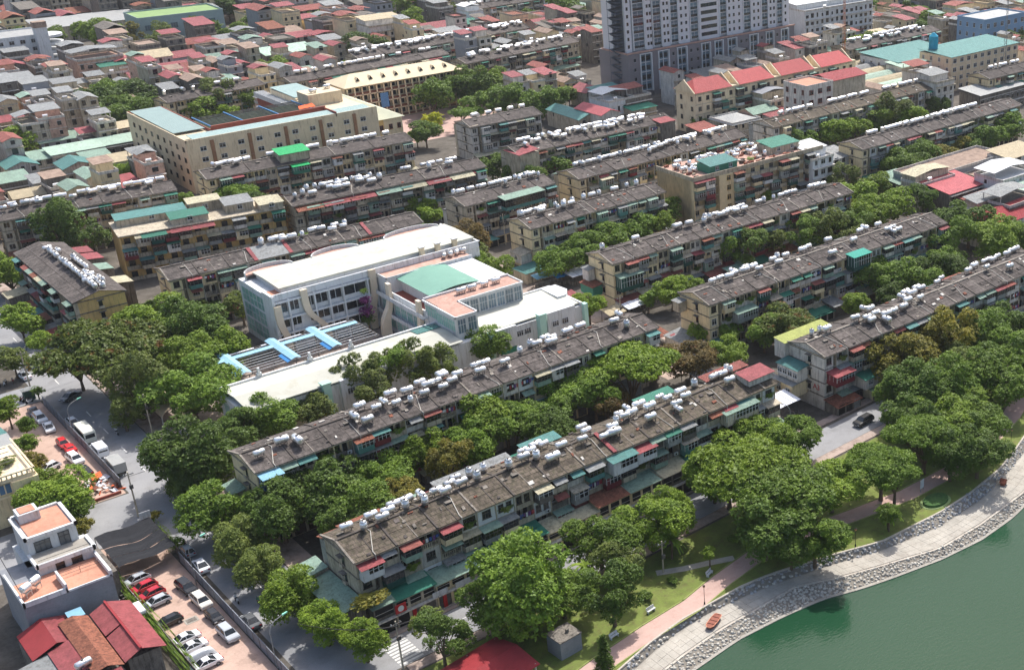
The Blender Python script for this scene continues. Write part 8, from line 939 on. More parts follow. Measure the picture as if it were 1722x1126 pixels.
def wall_thing(name, label, pts, h, th, m, cat='wall'):
    b = MB()
    for (a, c), (d, e) in zip(pts, pts[1:]):
        u = Vector((d-a, e-c)).normalized(); n_ = Vector((-u.y, u.x))*th/2
        P = [(a-n_.x, c-n_.y), (d-n_.x, e-n_.y), (d+n_.x, e+n_.y), (a+n_.x, c+n_.y)]
        b.hexa([(*p, 0) for p in P], [(*p, h) for p in P])
    return ob(name, b.mesh(name, m), None, label=label, category=cat)
wall_thing('school_wall', 'pale boundary wall of the white school along the main street', [(65.5,226.2),(65.5,247)], 2.2, .25, m_pale)
wall_thing('school_wall', 'boundary wall between the white school and the second apartment block', [(65.8,225.8),(158,225.8)], 2.0, .25, m_conc)

# ================= beige building, cream school =================
def win_row(t, xs, y, z, w, h, n, fr=None, gl=None, face='f'):
    for x in xs: (window(t, x, y, z, w, h, n, fr, gl) if face == 'f' else window(t, y, x, z, w, h, n, fr, gl, 'l'))
t = thing('beige_building', 'beige U-shaped building with teal roofs behind brick-red parapets', 'building', (0,0,0))
b = MB(); b.box(128.6,408,0,192,417,16,0); b.box(128.6,417,0,140,461,16,0); b.box(178,417,0,192,440,16,0); b.box(177,427,16,189,436,20,0)
b.box(128.6,408,16,192,408.3,17,0); b.box(128.6,408,16,128.9,461,17,0); b.box(128.6,460.7,16,140,461,17,1); b.box(139.7,417,16,140,461,17,1); b.box(140,416.6,16,178,417.2,18,1); b.box(177.4,408,16,177.8,417,17.6,1)
ob('wall', b.mesh('wall', [m_cream, m_brickred]), t)
for q in (((129.5,420.5),(139.3,420.5),(139.3,460),(129.5,460)), ((131,408.6),(190,408.6),(190,414),(131,414)), ((178,441),(188,441),(188,462),(178,462))):
    ob('teal_roof', MB().sheet([(*p, 16.9 if i < 2 else 17.2) for i, p in enumerate(q)], .15).mesh('teal_roof', mat('pale_teal_sheet', srgb(150,172,168), .65, .06, .3, 3, corr=2)), t)
ob('stair_wing', MB().box(178,440,0,189,462,16.6).mesh('stair_wing', m_cream), t)
for z in (13.0, 9.6, 6.2, 2.6):
    for k in range(10):
        x0 = 133.5+k*5.9
        window(t, x0, 408-.02, z, 1.9, 1.3, 2, m_white, m_glass)
        if k % 2 == 0: ob('brick_pier', lib(('bp', z == 2.6), lambda: MB().box(-.55,-.35,0,.55,0,3.3).mesh('brick_pier', mat('pier_brown', srgb(150,112,84), .9, .2, .6, 6))), t, (x0+2.9, 408, z-.4))
    for k in range(9): window(t, 128.58, 411+k*5.5, z, 1.6, 1.3, 2, m_wood, m_glass, 'l')
for k in range(12): ob('pergola_beam', lib('pgb', lambda: MB().box(0,-.1,0,34,.1,.25).mesh('pergola_beam', m_iron)), t, (141.5, 418.5+k*1.7, 16.3))
for x in (141.6, 152, 164, 175.4): ob('pergola_beam', lib('pgb2', lambda: MB().box(-.2,0,0,.2,20,.3).mesh('pergola_beam', m_blue)), t, (x, 418, 16.6))
ob('courtyard_net', MB().sheet([(141,418,15.6),(176,418,15.6),(176,437.5,15.6),(141,437.5,15.6)],.05).mesh('courtyard_net', mat('dark_green_net', srgb(50,70,46), .9, .4, .8, 6)), t)
o = ob('orange_tarp', MB().sheet([(172,424,16.6),(177,422,17.2),(177.5,426,17.6),(173,427,17)],.05).mesh('orange_tarp', m_orange), None, label='bright orange tarp lying on the beige building roof by its stair tower', category='tarp')
for i, (x,y) in enumerate(((180,429.5),(186.4,432.5))): tank(x, y, 20, 0, 0, ('dull steel tank at the left on the beige stair tower','bright steel tank at the right on the beige stair tower')[i], 'tanks on the beige building')
t = thing('white_walkway', 'white arcade with louvred red-brown storeys between the beige wings', 'building', (0,0,0))
b = MB(); b.box(176,437,0,178,470,13,1); b.box(175,436,13,178,470,14.6,0); b.box(175,436,9,178,470,9.5,0)
for k in range(16): b.box(174.6,437+k*2.1,14.6,178.6,437.35+k*2.1,14.95,0)
ob('wall', b.mesh('wall', [m_white, m_brickred]), t)
t = thing('cream_school', 'long cream three storey school with tan hipped roof, dormers and open galleries', 'school', (0,0,0))
b = MB(); b.box(203.5,457,0,250,470,14,0); b.box(203,454.6,13.4,250.5,457,14,0)
for f in range(5): b.box(203,454.6,f*3.5-.25 if f else 0,250.5,457,f*3.5+.15 if f else .2,0)
for k in range(17): b.box(203.2+k*2.93,454.6,0,203.7+k*2.93,455.2,14,0)
for f in range(4): b.box(203,454.7,f*3.5,250.5,454.85,f*3.5+1.0,1)
ob('wall', b.mesh('wall', [m_cream, mat('dark_balustrade', srgb(110,66,48), .8, .2)]), t)
for f in range(4):
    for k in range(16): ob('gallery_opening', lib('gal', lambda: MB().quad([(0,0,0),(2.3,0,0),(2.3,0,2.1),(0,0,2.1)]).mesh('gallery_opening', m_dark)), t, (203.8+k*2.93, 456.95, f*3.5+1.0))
tan = mat('tan_roof', srgb(214,196,164), .85, .08, .3, 4)
b = MB(); e0, e1 = 14.0, 17.4
b.quad([(202,453.6,e0),(251.5,453.6,e0),(245.5,461.5,e1),(208,461.5,e1)]); b.quad([(251.5,453.6,e0),(251.5,471,e0),(245.5,461.5,e1)]); b.quad([(251.5,471,e0),(202,471,e0),(208,461.5,e1),(245.5,461.5,e1)]); b.quad([(202,471,e0),(202,453.6,e0),(208,461.5,e1)])
b.quad([(202,453.6,e0-.1),(251.5,453.6,e0-.1),(251.5,471,e0-.1),(202,471,e0-.1)])
ob('roof', b.mesh('roof', tan), t)
for k in range(8): ob('dormer', lib('dorm', lambda: MB().add([(-.8,-1,0),(.8,-1,0),(0,-1,1.2),(0,1.2,1.2)], [(0,1,2)], 1).add([(-.9,-1.1,0),(0,-1.1,1.3),(0,1.4,1.3),(.9,-1.1,0)], [(0,1,2),(1,3,2)], 0).mesh('dormer', [tan, m_dark])), t, (209+k*5.2, 457.6, 15.4))
ob('banner', MB().box(216,454.4,4.5,219.2,454.55,10).mesh('banner', mat('blue_banner', srgb(104,150,196), .6, .25, 1.4, 3)), t)
t = thing('cream_school_wing', 'cream wing with a yellow end wall and hipped roof beside the beige building', 'school', (0,0,0))
ob('wall', MB().box(192.5,413,0,203,456,11,1).box(192.4,412.9,0,196,413.1,11,0).mesh('wall', [m_yel2, m_cream]), t)
b = MB(); b.quad([(191.8,412,11),(203.8,412,11),(197.8,417,13.8)]); b.quad([(203.8,412,11),(203.8,457,11),(197.8,457,13.8),(197.8,417,13.8)]); b.quad([(191.8,457,11),(191.8,412,11),(197.8,417,13.8),(197.8,457,13.8)])
ob('roof', b.mesh('roof', mat('pale_hip_roof', srgb(196,196,170), .85, .08, .3, 4)), t)
win_row(t, (195,198.5,201.6), 412.9, 7.2, 1.3, 1.6, 2, m_brickred); win_row(t, (195,198.5,201.6), 412.9, 3.4, 1.3, 1.6, 2, m_brickred)

# ================= high-rise =================
def tower():
    t = thing('high_rise', 'grey high-rise with white balcony columns above a darker base and zigzag fire stairs', 'high-rise', (0,0,0))
    H1, H2 = 17.7, 96; y0, y1 = 418, 431
    b = MB(); b.box(304,y0,H1,393.2,y1,H2,0); b.box(302,414,0,393.5,y1+2,H1,1); b.box(301.8,413.6,H1-.1,393.7,414.1,H1+.5,2); b.box(301.8,414,H1-.1,302.2,y1,H1+.5,2)
    # recesses read as projecting flats between the balcony columns
    for x0, x1 in ((304,306.9),(314,317.2),(322.5,326.5),(331,336.8),(342,353),(357,366),(371,376.4),(381,385.4),(389.5,393.2)): b.box(x0,y0-1.0,H1,x1,y0,H2,0)
    for x0, x1 in ((302,307.6),(314,316.8),(322.5,326.2),(332,339.2),(344.4,346.6),(351.5,353.8),(359,366.2),(371.2,375.4),(380.2,384.6)): b.box(x0,413.2,0,x1,414,H1-.2,1)
    ob('wall', b.mesh('wall', [m_ply, m_pld, m_pinkroof]), t)
    fh = 2.95
    def bal(w):
        m = MB(); m.box(0,-.12,0,w,0,.22,0); m.box(0,-.1,.22,w,-.05,1.15,2); m.quad([(.1,-.01,.2),(w-.1,-.01,.2),(w-.1,-.01,2.75),(.1,-.01,2.75)],1); m.box(w/2-.06,-.06,.2,w/2+.06,0,2.75,0); m.box(.1,-.05,1.6,w-.1,0,1.66,0)
        return m.mesh('balcony', [m_white, m_glassb, m_glass])
    def bal2(w):
        m = MB(); m.box(0,-.12,0,w,0,.25,0); m.quad([(.1,-.01,.2),(w-.1,-.01,.2),(w-.1,-.01,3.6),(.1,-.01,3.6)],1); m.box(w/2-.15,-.1,.2,w/2+.15,0,3.6,0); m.quad([(.3,-.03,.8),(w/2-.25,-.03,.8),(w/2-.25,-.03,2.6),(.3,-.03,2.6)],2); m.quad([(w/2+.25,-.03,.8),(w-.3,-.03,.8),(w-.3,-.03,2.6),(w/2+.25,-.03,2.6)],2)
        return m.mesh('balcony', [m_white, m_glassb, m_glass])
    cols = [(308,313.2),(318,321.8),(327,330.6),(337.4,341.2),(353.4,356.8),(366.6,370.4),(377,380.4),(386,389)]
    for x0, x1 in cols:
        w = round(x1-x0, 1); ob('balcony_frame', MB().box(x0-.55,y0-1.2,H1+.3,x0,y0,H2).box(x1,y0-1.2,H1+.3,x1+.55,y0,H2).mesh('balcony_frame', m_white), t)
        z = H1+.9
        while z < 62: ob('balcony', lib(('bal', w), lambda: bal(w)), t, (x0, y0-.75, z)); z += fh
    for x0, x1 in [(308,313.2),(317.2,322),(327,331.4),(339.8,344),(347,351),(354.2,358.6),(366.6,370.8),(376,380),(385,388.8)]:
        w = round(x1-x0, 1); ob('balcony_frame', MB().box(x0-.5,412.9,2,x0,414,H1-.4).box(x1,412.9,2,x1+.5,414,H1-.4).box(x0,412.9,H1-.7,x1,413.3,H1-.4).mesh('balcony_frame', m_white), t)
        for k in range(4): ob('balcony', lib(('bal2', w), lambda: bal2(w)), t, (x0, 413.6, 2.3+k*3.75))
    for x in (305.3,315.2,316.6,323.6,325.4,332.5,335,358.5,361,364,372.5,375,382.2,384.2,391):
        z = H1+1.6
        while z < 62: ob('window', lib('tw', lambda: MB().quad([(-.5,-.03,0),(.5,-.03,0),(.5,-.03,1.3),(-.5,-.03,1.3)],1).box(-.6,-.08,-.08,.6,0,0,0).mesh('window',[m_white, m_glass])), t, (x, y0-1.0, z)); z += fh
    z = H1+1.4
    while z < 62: ob('window', lib('tww', lambda: MB().quad([(0,-.03,0),(8.6,-.03,0),(8.6,-.03,1.5),(0,-.03,1.5)]).mesh('window',[m_glass])), t, (343, y0-1.0, z)); z += fh
    for x in (305,324.6,334,337.5,361.5,364.5,373.4,382.4):
        for k in range(4): ob('window', LIB['tw'], t, (x, 413.18, 3.2+k*3.75))
    # fire stairs on the left end
    st = MB(); st.box(303.8,418,0,303.95,425,96,0)
    for k in range(30):
        z = k*3.1; st.box(300.8,418,z,303.9,424.4,z+.15,0)
        for s in (0, 1):
            ya, yb = (418.4,424) if s else (424,418.4); st.hexa([(301,ya,z+s*1.5),(303.5,ya,z+s*1.5),(303.5,yb,z+1.5+s*1.5),(301,yb,z+1.5+s*1.5)],[(301,ya,z+s*1.5+.2),(303.5,ya,z+s*1.5+.2),(303.5,yb,z+1.7+s*1.5),(301,yb,z+1.7+s*1.5)],0)
            st.box(300.8,ya-.05,z+s*1.5,300.95,ya+.05,z+2.9,0)
    ob('fire_stairs', st.mesh('fire_stairs', mat('stair_steel', srgb(104,108,116), .7, .1)), t)
    ob('stair_tower', MB().box(303.2,424.5,0,304.3,431.3,96).mesh('stair_tower', m_ply), t)
tower()
t = thing('dark_shed', 'black clad workshop with pale ridged roof in front of the high-rise base', 'building', (0,0,0))
ob('wall', MB().box(318,395,0,352,408,7.5).mesh('wall', mat('black_cladding', srgb(48,50,54), .8, .2)), t); ob('roof', MB().sheet([(326,395,7.7),(350,395,7.7),(352,408,8.6),(328,408,8.6)],.15).mesh('roof', m_gsheet), t)
# yellow block with four red gabled roofs
t = thing('yellow_block', 'yellow block with a row of bright red gabled roofs in front of the high-rise', 'building', (0,0,0))
b = MB(); b.box(285.5,352,0,368,363,15,0)
for k in range(4): b.box(285.4,351.9,k*3.6+3.4,368.1,352,k*3.6+3.65,1)
ob('wall', b.mesh('wall', [m_cream, m_conc]), t)
m_bred = mat('bright_red_sheet', srgb(186,84,82), .6, .08, .5, 3, corr=2)
for k in range(4):
    x0 = 285+k*21; x1 = x0+17.5
    rf = MB(); rf.sheet([(x0,351.2,15.1),(x1,351.2,15.1),(x1-1.5,357.5,18.6),(x0+(4 if k == 0 else 1),357.5,18.6)],.12); rf.sheet([(x0+(4 if k == 0 else 1),357.5,18.6),(x1-1.5,357.5,18.6),(x1,364,15.1),(x0,364,15.1)],.12)
    if k == 0: rf.sheet([(x0,364,15.1),(x0,351.2,15.1),(x0+4,357.5,18.6),(x0+4,357.6,18.6)],.1)
    ob('red_roof', rf.mesh('red_roof', m_bred), t)
    ob('gable', MB().extr([(351.5,15),(363.5,15),(357.5,19.2)], x1-.2, x1+.3, 'x').extr([(351.5,15),(363.5,15),(357.5,19.2)], x0-.3, x0+.2, 'x').mesh('gable', m_cream), t)
r = random.Random(8)
for f in range(4):
    for k in range(22):
        x = 287.5+k*3.7; p = r.random()
        if k > 1 and p < .4 and k < 20: cage(t, x, 352, f*3.6+.3, 3.1, 1.5, 2.6, r.choice(CAGEW), r.choice([m_sage, m_gsheet, m_green]), True)
        else: window(t, x, 351.95, f*3.6+1.2, 1.3, 1.4, 2, m_wood)
    for y in (354, 360): window(t, 285.45, y, f*3.6+1.2, 1.1, 1.4, 2, m_wood, m_glass, 'l')
# tank-terraced tall block in the middle
t = thing('terrace_block', 'five storey yellow block with a pinkish tank covered terrace and a green roof room', 'apartment block', (217.5,270.5,0), -.02)
b = MB(); b.box(0,1.3,0,50,17,14.2,0); b.box(-.2,-.2,14.2,50.2,17.2,14.6,1); b.box(-.2,-.2,14.6,50.2,.1,15.4,1); b.box(-.2,-.2,14.6,.1,17.2,15.4,1); b.box(0,0,0,.3,17,14.2,0); b.box(9,-.4,0,16,1.4,14.2,0)
for f in range(1,5): b.box(0,.1,f*2.85-.15,50,1.3,f*2.85,1)
ob('wall', b.mesh('wall', [m_yel, m_conc, m_conc]), t); ob('terrace_floor', MB().box(.2,.2,14.6,49.8,17,14.7).mesh('terrace_floor', m_pinkroof), t)
for f in range(5):
    for k in range(14):
        x = 1.8+k*3.55; p = r.random()
        if 8.5 < x < 16: window(t, 12.5, -.42, f*2.85+.9, 1.4, 1.4, 2, m_yel2) if k == 3 else None; continue
        if p < .6: cage(t, x, .1, f*2.85+.05, 3.2, r.choice((1.2,1.8)), 2.35, r.choice(CAGEW), r.choice(ROOFC), r.random() < .6)
        else: ob('balcony_wall', lib('tbp', lambda: MB().box(-1.6,0,0,1.6,.1,.95).mesh('balcony_wall', m_conc)), t, (x, .1, f*2.85)); window(t, x, 1.28, f*2.85+.8, 1.5, 1.3, 2, m_pale)
for x0,y0,x1,y1,m in ((7,1,17,7,m_teal),(33,4,44,11,m_green)): annex(t, x0,y0,x1,y1,14.7,17,m,m_green if m is m_teal else m_conc,.8,'f',2,'roof_room')
pts_ = sorted((219+r.random()*46, 274.5+r.random()*11) for i in range(48))
for i, (x, y) in enumerate(pts_): tank(x, y, 14.9, r.choice((0,0,90)), int(r.random()<.3), 'steel tank on the pinkish terrace of the five storey block, %s from left' % ordn(i), 'tanks on the five storey block')
pb = MB()
for i in range(160): x, y, z = r.uniform(1,48), r.uniform(1,16), 14.7; pb.box(x, y, z, x+r.uniform(.3,1.8), y+r.uniform(.2,1.2), z+r.uniform(.1,.9), r.randrange(5))
ob('terrace_clutter', pb.mesh('terrace_clutter', [m_conc, m_rust, m_pale, m_wood, m_terra]), t, kind='stuff')
for i in range(7): o = ob('potted_plants', LIB['plants'], t, (r.uniform(20,48), r.uniform(2,15), 15), 0, (1.6,1.2,.9)); o.material_slots[0].link = 'OBJECT'; o.material_slots[0].material = LEAF[0]
# yellow block with mixed shelters, left
t = thing('terrace_block', 'ochre four storey block topped by teal, sage and red sheet shelters left of centre', 'apartment block', (87.1,342.3,0), -.15)
b = MB(); b.box(0,1.2,0,41,14,12,0); b.box(-.2,-.2,12,41.2,14.2,12.3,1); b.box(0,0,0,.25,14,12,0)
for f in range(1,4): b.box(0,.1,f*3-.15,41,1.2,f*3,1)
ob('wall', b.mesh('wall', [m_yel2, m_conc]), t)
for f in range(4):
    for k in range(12):
        x = 1.8+k*3.4; p = r.random()
        if p < .45: cage(t, x, .1, f*3+.05, 3.1, 1.5, 2.4, r.choice(CAGEW), r.choice(ROOFC), r.random() < .6)
        else: ob('balcony_wall', LIB['tbp'], t, (x, .1, f*3)); window(t, x, 1.18, f*3+.8, 1.4, 1.3, 2, m_wood)
for x0,y0,x1,y1,m,z in ((1,8,18,13,m_teal,14.2),(19,9,27,13.5,m_beige,15),(13,1,22,6.5,m_green,14),(27,3,34,10,m_gsheet,14.6),(35,0,41,6,m_beige,14)): annex(t, x0,y0,x1,y1,12.3,z,m,m_conc,.5,'f',1,'roof_room')
awning(t, 8, 0, 11.9, 6, 2.2, m_green); awning(t, 14.5, 0, 11.9, 5, 2.2, m_red); awning(t, 20, 0, 11.9, 5.5, 2.2, m_red)

# ================= houses =================
m_whitegr = mat('light_grey_roof', srgb(172,172,168), .7, .1, .5, 3, corr=2); m_pg = mat('pale_green_sheet', srgb(178,202,182), .65, .12, .6, 3, stain=srgb(140,150,134), stain_amt=.35, corr=3)
m_bt = mat('tan_sheet', srgb(196,180,148), .75, .15, .6, 3, corr=3); m_brown = mat('stained_terrace', srgb(158,136,120), .9, .25, .4, 4, stain=srgb(110,92,80), stain_amt=.5)
m_deepred = mat('deep_red_sheet', srgb(158,52,56), .6, .12, .6, 3, corr=3); m_pinkred = mat('pinkish_red_sheet', srgb(188,92,96), .6, .12, .6, 3, corr=3)
RM = dict(red=m_red, redt=m_redt, grey=m_gsheet, sage=m_sage, palegreen=m_pg, beige=m_bt, teal=m_teal, white=m_white, green=m_green, redl=m_pinkred, tealr=m_teal, whiteg=m_whitegr, bluegrey=m_bgrey, beigel=m_beige, browns=m_brown, whitew=m_whitew, redr=m_deepred, magenta=m_magenta)
HWALLS = [m_pale, m_conc, m_conc, m_yel, m_conc_d, m_bgrey, m_conc_d, mat('pinkish_render', srgb(196,160,140), .9, .15, .4, 4, stain=srgb(120,96,84), stain_amt=.4), m_conc, m_pale]
def house_shell(b, x0, y0, w, d, h, kind, r, mi=0, ri=1, ci=2):
    """walls (mi), roof (ri), trim and slabs (ci)"""
    R = MB() if isinstance(b, tuple) else b
    x1, y1 = x0+w, y0+d
    b.box(x0, y0, 0, x1, y1, h, mi)
    for k in range(1, int(h//3.2)+1): 
        if k*3.2 < h-.5: b.box(x0-.06, y0-(.9 if r.random() < .5 else .1), k*3.2-.12, x1+.06, y0, k*3.2+.08, ci)
    if kind in ('t', 'f', 'p'):
        b.box(x0-.12,y0-.12,h,x1+.12,y0+.05,h+.8,ci); b.box(x0-.12,y1-.05,h,x1+.12,y1+.12,h+.8,ci); b.box(x0-.12,y0,h,x0+.05,y1,h+.8,ci); b.box(x1-.05,y0,h,x1+.12,y1,h+.8,ci)
def house_roof(b, x0, y0, w, d, h, kind, r):
    x1, y1 = x0+w, y0+d
    if kind == 't':
        a = y0+d*r.uniform(.3,.5); z = h+r.uniform(2.2,2.8); o = .3
        if r.random() < .5: xm = (x0+x1)/2; b.sheet([(x0-o,a-o,z),(xm,a-o,z+.9),(xm,y1+o,z+.9),(x0-o,y1+o,z)],.1); b.sheet([(xm,a-o,z+.9),(x1+o,a-o,z),(x1+o,y1+o,z),(xm,y1+o,z+.9)],.1)
        else: b.sheet([(x0-o,a-o,z),(x1+o,a-o,z),(x1+o,y1+o,z+.9),(x0-o,y1+o,z+.9)],.1)
        return a, z
    if kind in ('g', 'long'):
        o = .5
        if w > d or kind == 'long' and w > d: ym = (y0+y1)/2; hh = d*.2; b.sheet([(x0-o,y0-o,h),(x1+o,y0-o,h),(x1+o,ym,h+hh),(x0-o,ym,h+hh)],.12); b.sheet([(x0-o,ym,h+hh),(x1+o,ym,h+hh),(x1+o,y1+o,h),(x0-o,y1+o,h)],.12)
        else: xm = (x0+x1)/2; hh = w*.2; b.sheet([(x0-o,y0-o,h),(xm,y0-o,h+hh),(xm,y1+o,h+hh),(x0-o,y1+o,h)],.12); b.sheet([(xm,y0-o,h+hh),(x1+o,y0-o,h),(x1+o,y1+o,h),(xm,y1+o,h+hh)],.12)
    elif kind == 'l': o = .5; b.sheet([(x0-o,y0-o,h+.1),(x1+o,y0-o,h+.1),(x1+o,y1+o,h+.1+d*.12),(x0-o,y1+o,h+.1+d*.12)],.12)
    elif kind == 'p': xm, ym = (x0+x1)/2, (y0+y1)/2; o=.6; A=[(x0-o,y0-o,h),(x1+o,y0-o,h),(x1+o,y1+o,h),(x0-o,y1+o,h)]; [b.quad([A[i],A[(i+1)%4],(xm,ym,h+2)]) for i in range(4)]
    else: b.box(x0,y0,h-.05,x1,y1,h+.12)
    return None
def house(x, y, w, d, h, rc, rk, label, i):
    r = random.Random(i*13+5); far = math.hypot(x, y) > 380
    wm_ = r.choice(HWALLS)
    if rc in ('white','whitew'): wm_ = m_white
    t = thing('house', label, 'house', (x, y, 0), r.uniform(-.04,.04), 'low houses packed around the apartment rows')
    b = MB(); house_shell(b, 0, 0, w, d, h, rk, r); rf = MB(); top = house_roof(rf, 0, 0, w, d, h, rk, r)
    if rk in ('g', 'long'):
        if w > d: b.extr([(0,h),(d,h),(d/2,h+d*.2-.1)], 0, w, 'x', 0)
        else: b.extr([(0,h),(w,h),(w/2,h+w*.2-.1)], 0, d, 'y', 0)
    if top:
        a, z = top; b.box(.2, a, h, w-.2, d-.1, z-.02, 0) if r.random() < .6 else [b.box(px-.1, py-.1, h, px+.1, py+.1, z, 2) for px in (.3, w-.3) for py in (a, d-.3)]
    ob('wall', b.mesh('wall', [wm_, None, m_pale if wm_ is not m_pale else m_conc]), t)
    ob('roof', rf.mesh('roof', RM[rc]), t)
    wj = MB(); k = 0; n = max(1, int(w/3)); 
    while k*3.2+2.6 < h+.4:
        z = k*3.2+(.2 if k == 0 else 1.0)
        for q in range(n):
            cx = w*(q+.5)/n; ww = r.choice((1.0, 1.3, 1.8)); hh = 2.0 if r.random() < .35 else 1.4
            if far: wj.quad([(cx-ww/2,-.03,z),(cx+ww/2,-.03,z),(cx+ww/2,-.03,z+hh),(cx-ww/2,-.03,z+hh)],1); wj.box(cx-ww/2-.1,-.08,z+hh,cx+ww/2+.1,0,z+hh+.1,0)
            else: window(t, cx, -.02, z, ww, hh, 2, r.choice((m_white, m_wood)), m_glass)
        if r.random() < .45: cy = d*r.uniform(.2,.8); wj.quad([(-.03,cy-.5,z),(-.03,cy+.5,z),(-.03,cy+.5,z+1.2),(-.03,cy-.5,z+1.2)],1)
        k += 1
    if wj.v: ob('window', wj.mesh('window', [m_whitew, m_glass]), t, kind='stuff')
    if r.random() < .5 and rk == 't':
        b = MB(); b.cyl((w*.3-.8, .9, h+1.2),(w*.3+.8, .9, h+1.2),.5,.5,9,0); b.box(w*.3-.6,.5,h,w*.3+.6,1.3,h+.75,1); ob('roof_tank', b.mesh('roof_tank', [m_steel, m_tankd]), t)
    return t
for i, (x, y, w, d, h, rc, rk, (zi, n)) in enumerate(HOUSES):
    lb = '%s with %s %s' % (HOUSE_WORDS[rk], ROOF_WORDS[rc], HOUSE_PLACES[zi])
    house(x, y, w, d, h, rc, rk, lb if n < 0 else '%s, %s from left' % (lb, ordn(n)), i)
b = MB(); rf = MB(); r = random.Random(77)
mats_ = [m_conc_d, m_conc, m_pale, m_yel, m_conc_d, m_bgrey]
rms = [m_red, m_redt, m_gsheet, m_sage, m_red, m_brown, m_conc_d, m_conc_d, m_rust, m_redt]
for x, y, w, d, h in FAR_HOUSES:
    k = r.choice('ttglf'); mi = r.randrange(6); b.mi = mi
    house_shell(b, x, y, w, d, h, k, r, mi, mi, (mi+1) % 3); rf.mi = r.randrange(len(rms)); house_roof(rf, x, y, w, d, h, k, r)
    z = .8
    while z+1.4 < h:
        for q in range(max(1, int(w/3))):
            cx = x+w*(q+.5)/max(1, int(w/3)); b.quad([(cx-.6,y-.04,z),(cx+.6,y-.04,z),(cx+.6,y-.04,z+1.5),(cx-.6,y-.04,z+1.5)], 6)
        z += 3.2
o = ob('far_houses', b.mesh('far_houses', mats_+[m_glass]), kind='stuff', label='mass of small far houses packed together along the top of the view', category='houses')
ob('far_house_roofs', rf.mesh('far_house_roofs', rms), o)

# special far buildings
def simple_building(name, label, cat, x, y, w, d, h, wm_, rm_, rz=0, floors=3, roof='flat', n=6, fr=None, gl=None, left=True):
    t = thing(name, label, cat, (x, y, 0), rz); b = MB(); b.box(0,0,0,w,d,h,0)
    for k in range(1, floors): b.box(-.08,-.08,h*k/floors-.1,w+.08,0,h*k/floors+.1,0)
    if roof == 'flat': b.box(-.1,-.1,h,w+.1,.1,h+.8,0); b.box(-.1,d-.1,h,w+.1,d+.1,h+.8,0); b.box(-.1,0,h,.1,d,h+.8,0); b.box(w-.1,0,h,w+.1,d,h+.8,0)
    ob('wall', b.mesh('wall', wm_), t)
    f = MB()
    if roof == 'flat': f.box(.15,.15,h,w-.15,d-.15,h+.15)
    elif roof == 'mono': f.sheet([(-.5,-.5,h),(w+.5,-.5,h),(w+.5,d+.5,h+1.2),(-.5,d+.5,h+1.2)],.15)
    else: f.sheet([(-.6,-.6,h),(w+.6,-.6,h),(w+.6,d/2,h+d*.14),(-.6,d/2,h+d*.14)],.15); f.sheet([(-.6,d/2,h+d*.14),(w+.6,d/2,h+d*.14),(w+.6,d+.6,h),(-.6,d+.6,h)],.15)
    ob('roof', f.mesh('roof', rm_), t)
    for k in range(floors):
        for q in range(n): window(t, w*(q+.5)/n, -.02, h*k/floors+.9, min(2, w/n*.55), h/floors*.45, 2, fr or m_white, gl or m_glass)
        if left:
            m = max(1, int(d/4))
            for q in range(m): window(t, -.02, d*(q+.5)/m, h*k/floors+.9, 1.1, h/floors*.45, 2, fr or m_white, gl or m_glass, 'l')
    return t
m_hall = mat('pale_blue_green_wall', srgb(150,166,166), .8, .1, .3, 3)
t = simple_building('sports_hall', 'large hall with a flat olive green roof and blue-green walls at the upper left', 'hall', 202, 672, 40, 24, 13, m_hall, mat('olive_green_roof', srgb(124,148,96), .9, .12, .2, 3), -.05, 1, 'flat', 0, left=False)
for k in range(6): window(t, 4+k*6, -.05, 7.5, 3.2, 2.4, 3, m_hall, m_glassb)
simple_building('storage_shed', 'long shed with pale grey sloping roof left of the olive green hall', 'shed', 168, 712, 48, 26, 8, m_conc, m_whitegr, -.05, 1, 'mono', 8)
t = simple_building('white_office', 'white building with round stacked balconies in the upper left corner', 'building', 136, 655, 22, 22, 14, m_white, m_whitegr, 0, 4, 'flat', 5)
for k in range(4): ob('balcony', MB().cyl((22,4,3.4*k+2.6),(22,4,3.4*k+3.7),6.5,6.5,20).mesh('balcony', m_white), t)
ob('stair_tower', MB().box(16,-4,0,21,0,18,0).box(15.8,-4.2,18,21.2,.2,20.5,1).mesh('stair_tower', [m_white, m_brown]), t)
simple_building('blue_glass_building', 'dark blue glazed building cut by the top edge behind the green hall', 'building', 262, 760, 70, 20, 16, mat('dark_blue_facade', srgb(60,86,120), .5, .2), m_gsheet, .1, 4, 'flat', 14, m_white, m_glassb)
simple_building('brown_building', 'plain tan box building at the top edge right of the blue one', 'building', 330, 742, 26, 18, 20, mat('tan_render', srgb(168,142,120), .9, .1), m_bt, .05, 1, 'flat', 0)
simple_building('white_block', 'windowless white building standing right behind the high-rise', 'building', 452, 545, 50, 20, 17, m_white, m_whitegr, 0, 4, 'flat', 9, left=False)
simple_building('white_annex', 'low white flat building with wide roof between high-rise and dark block', 'building', 412, 455, 44, 16, 9, m_whitew, m_whitegr, 0, 2, 'flat', 8)
simple_building('cream_office', 'cream office building with a long teal roof in the upper right', 'building', 402, 331, 44, 17, 14, m_cream, m_teal, 0, 4, 'mono', 10)
simple_building('blue_building', 'sky blue four storey building at the upper right corner', 'building', 462, 362, 30, 16, 17, mat('sky_blue_wall', srgb(128,158,186), .8, .06, .3, 3), m_whitegr, 0, 4, 'flat', 6)
simple_building('teal_roof_building', 'low building under a wide flat teal roof left of the cream office', 'building', 398, 356, 38, 22, 9, m_whitew, m_teal, 0, 2, 'mono', 8)
t = simple_building('grey_townhouse', 'pale grey tall townhouse with arched brown windows and a tank on its roof', 'house', 310, 320, 13, 12, 18, m_pale, m_terra, 0, 5, 'flat', 3, m_brickred, m_glass)
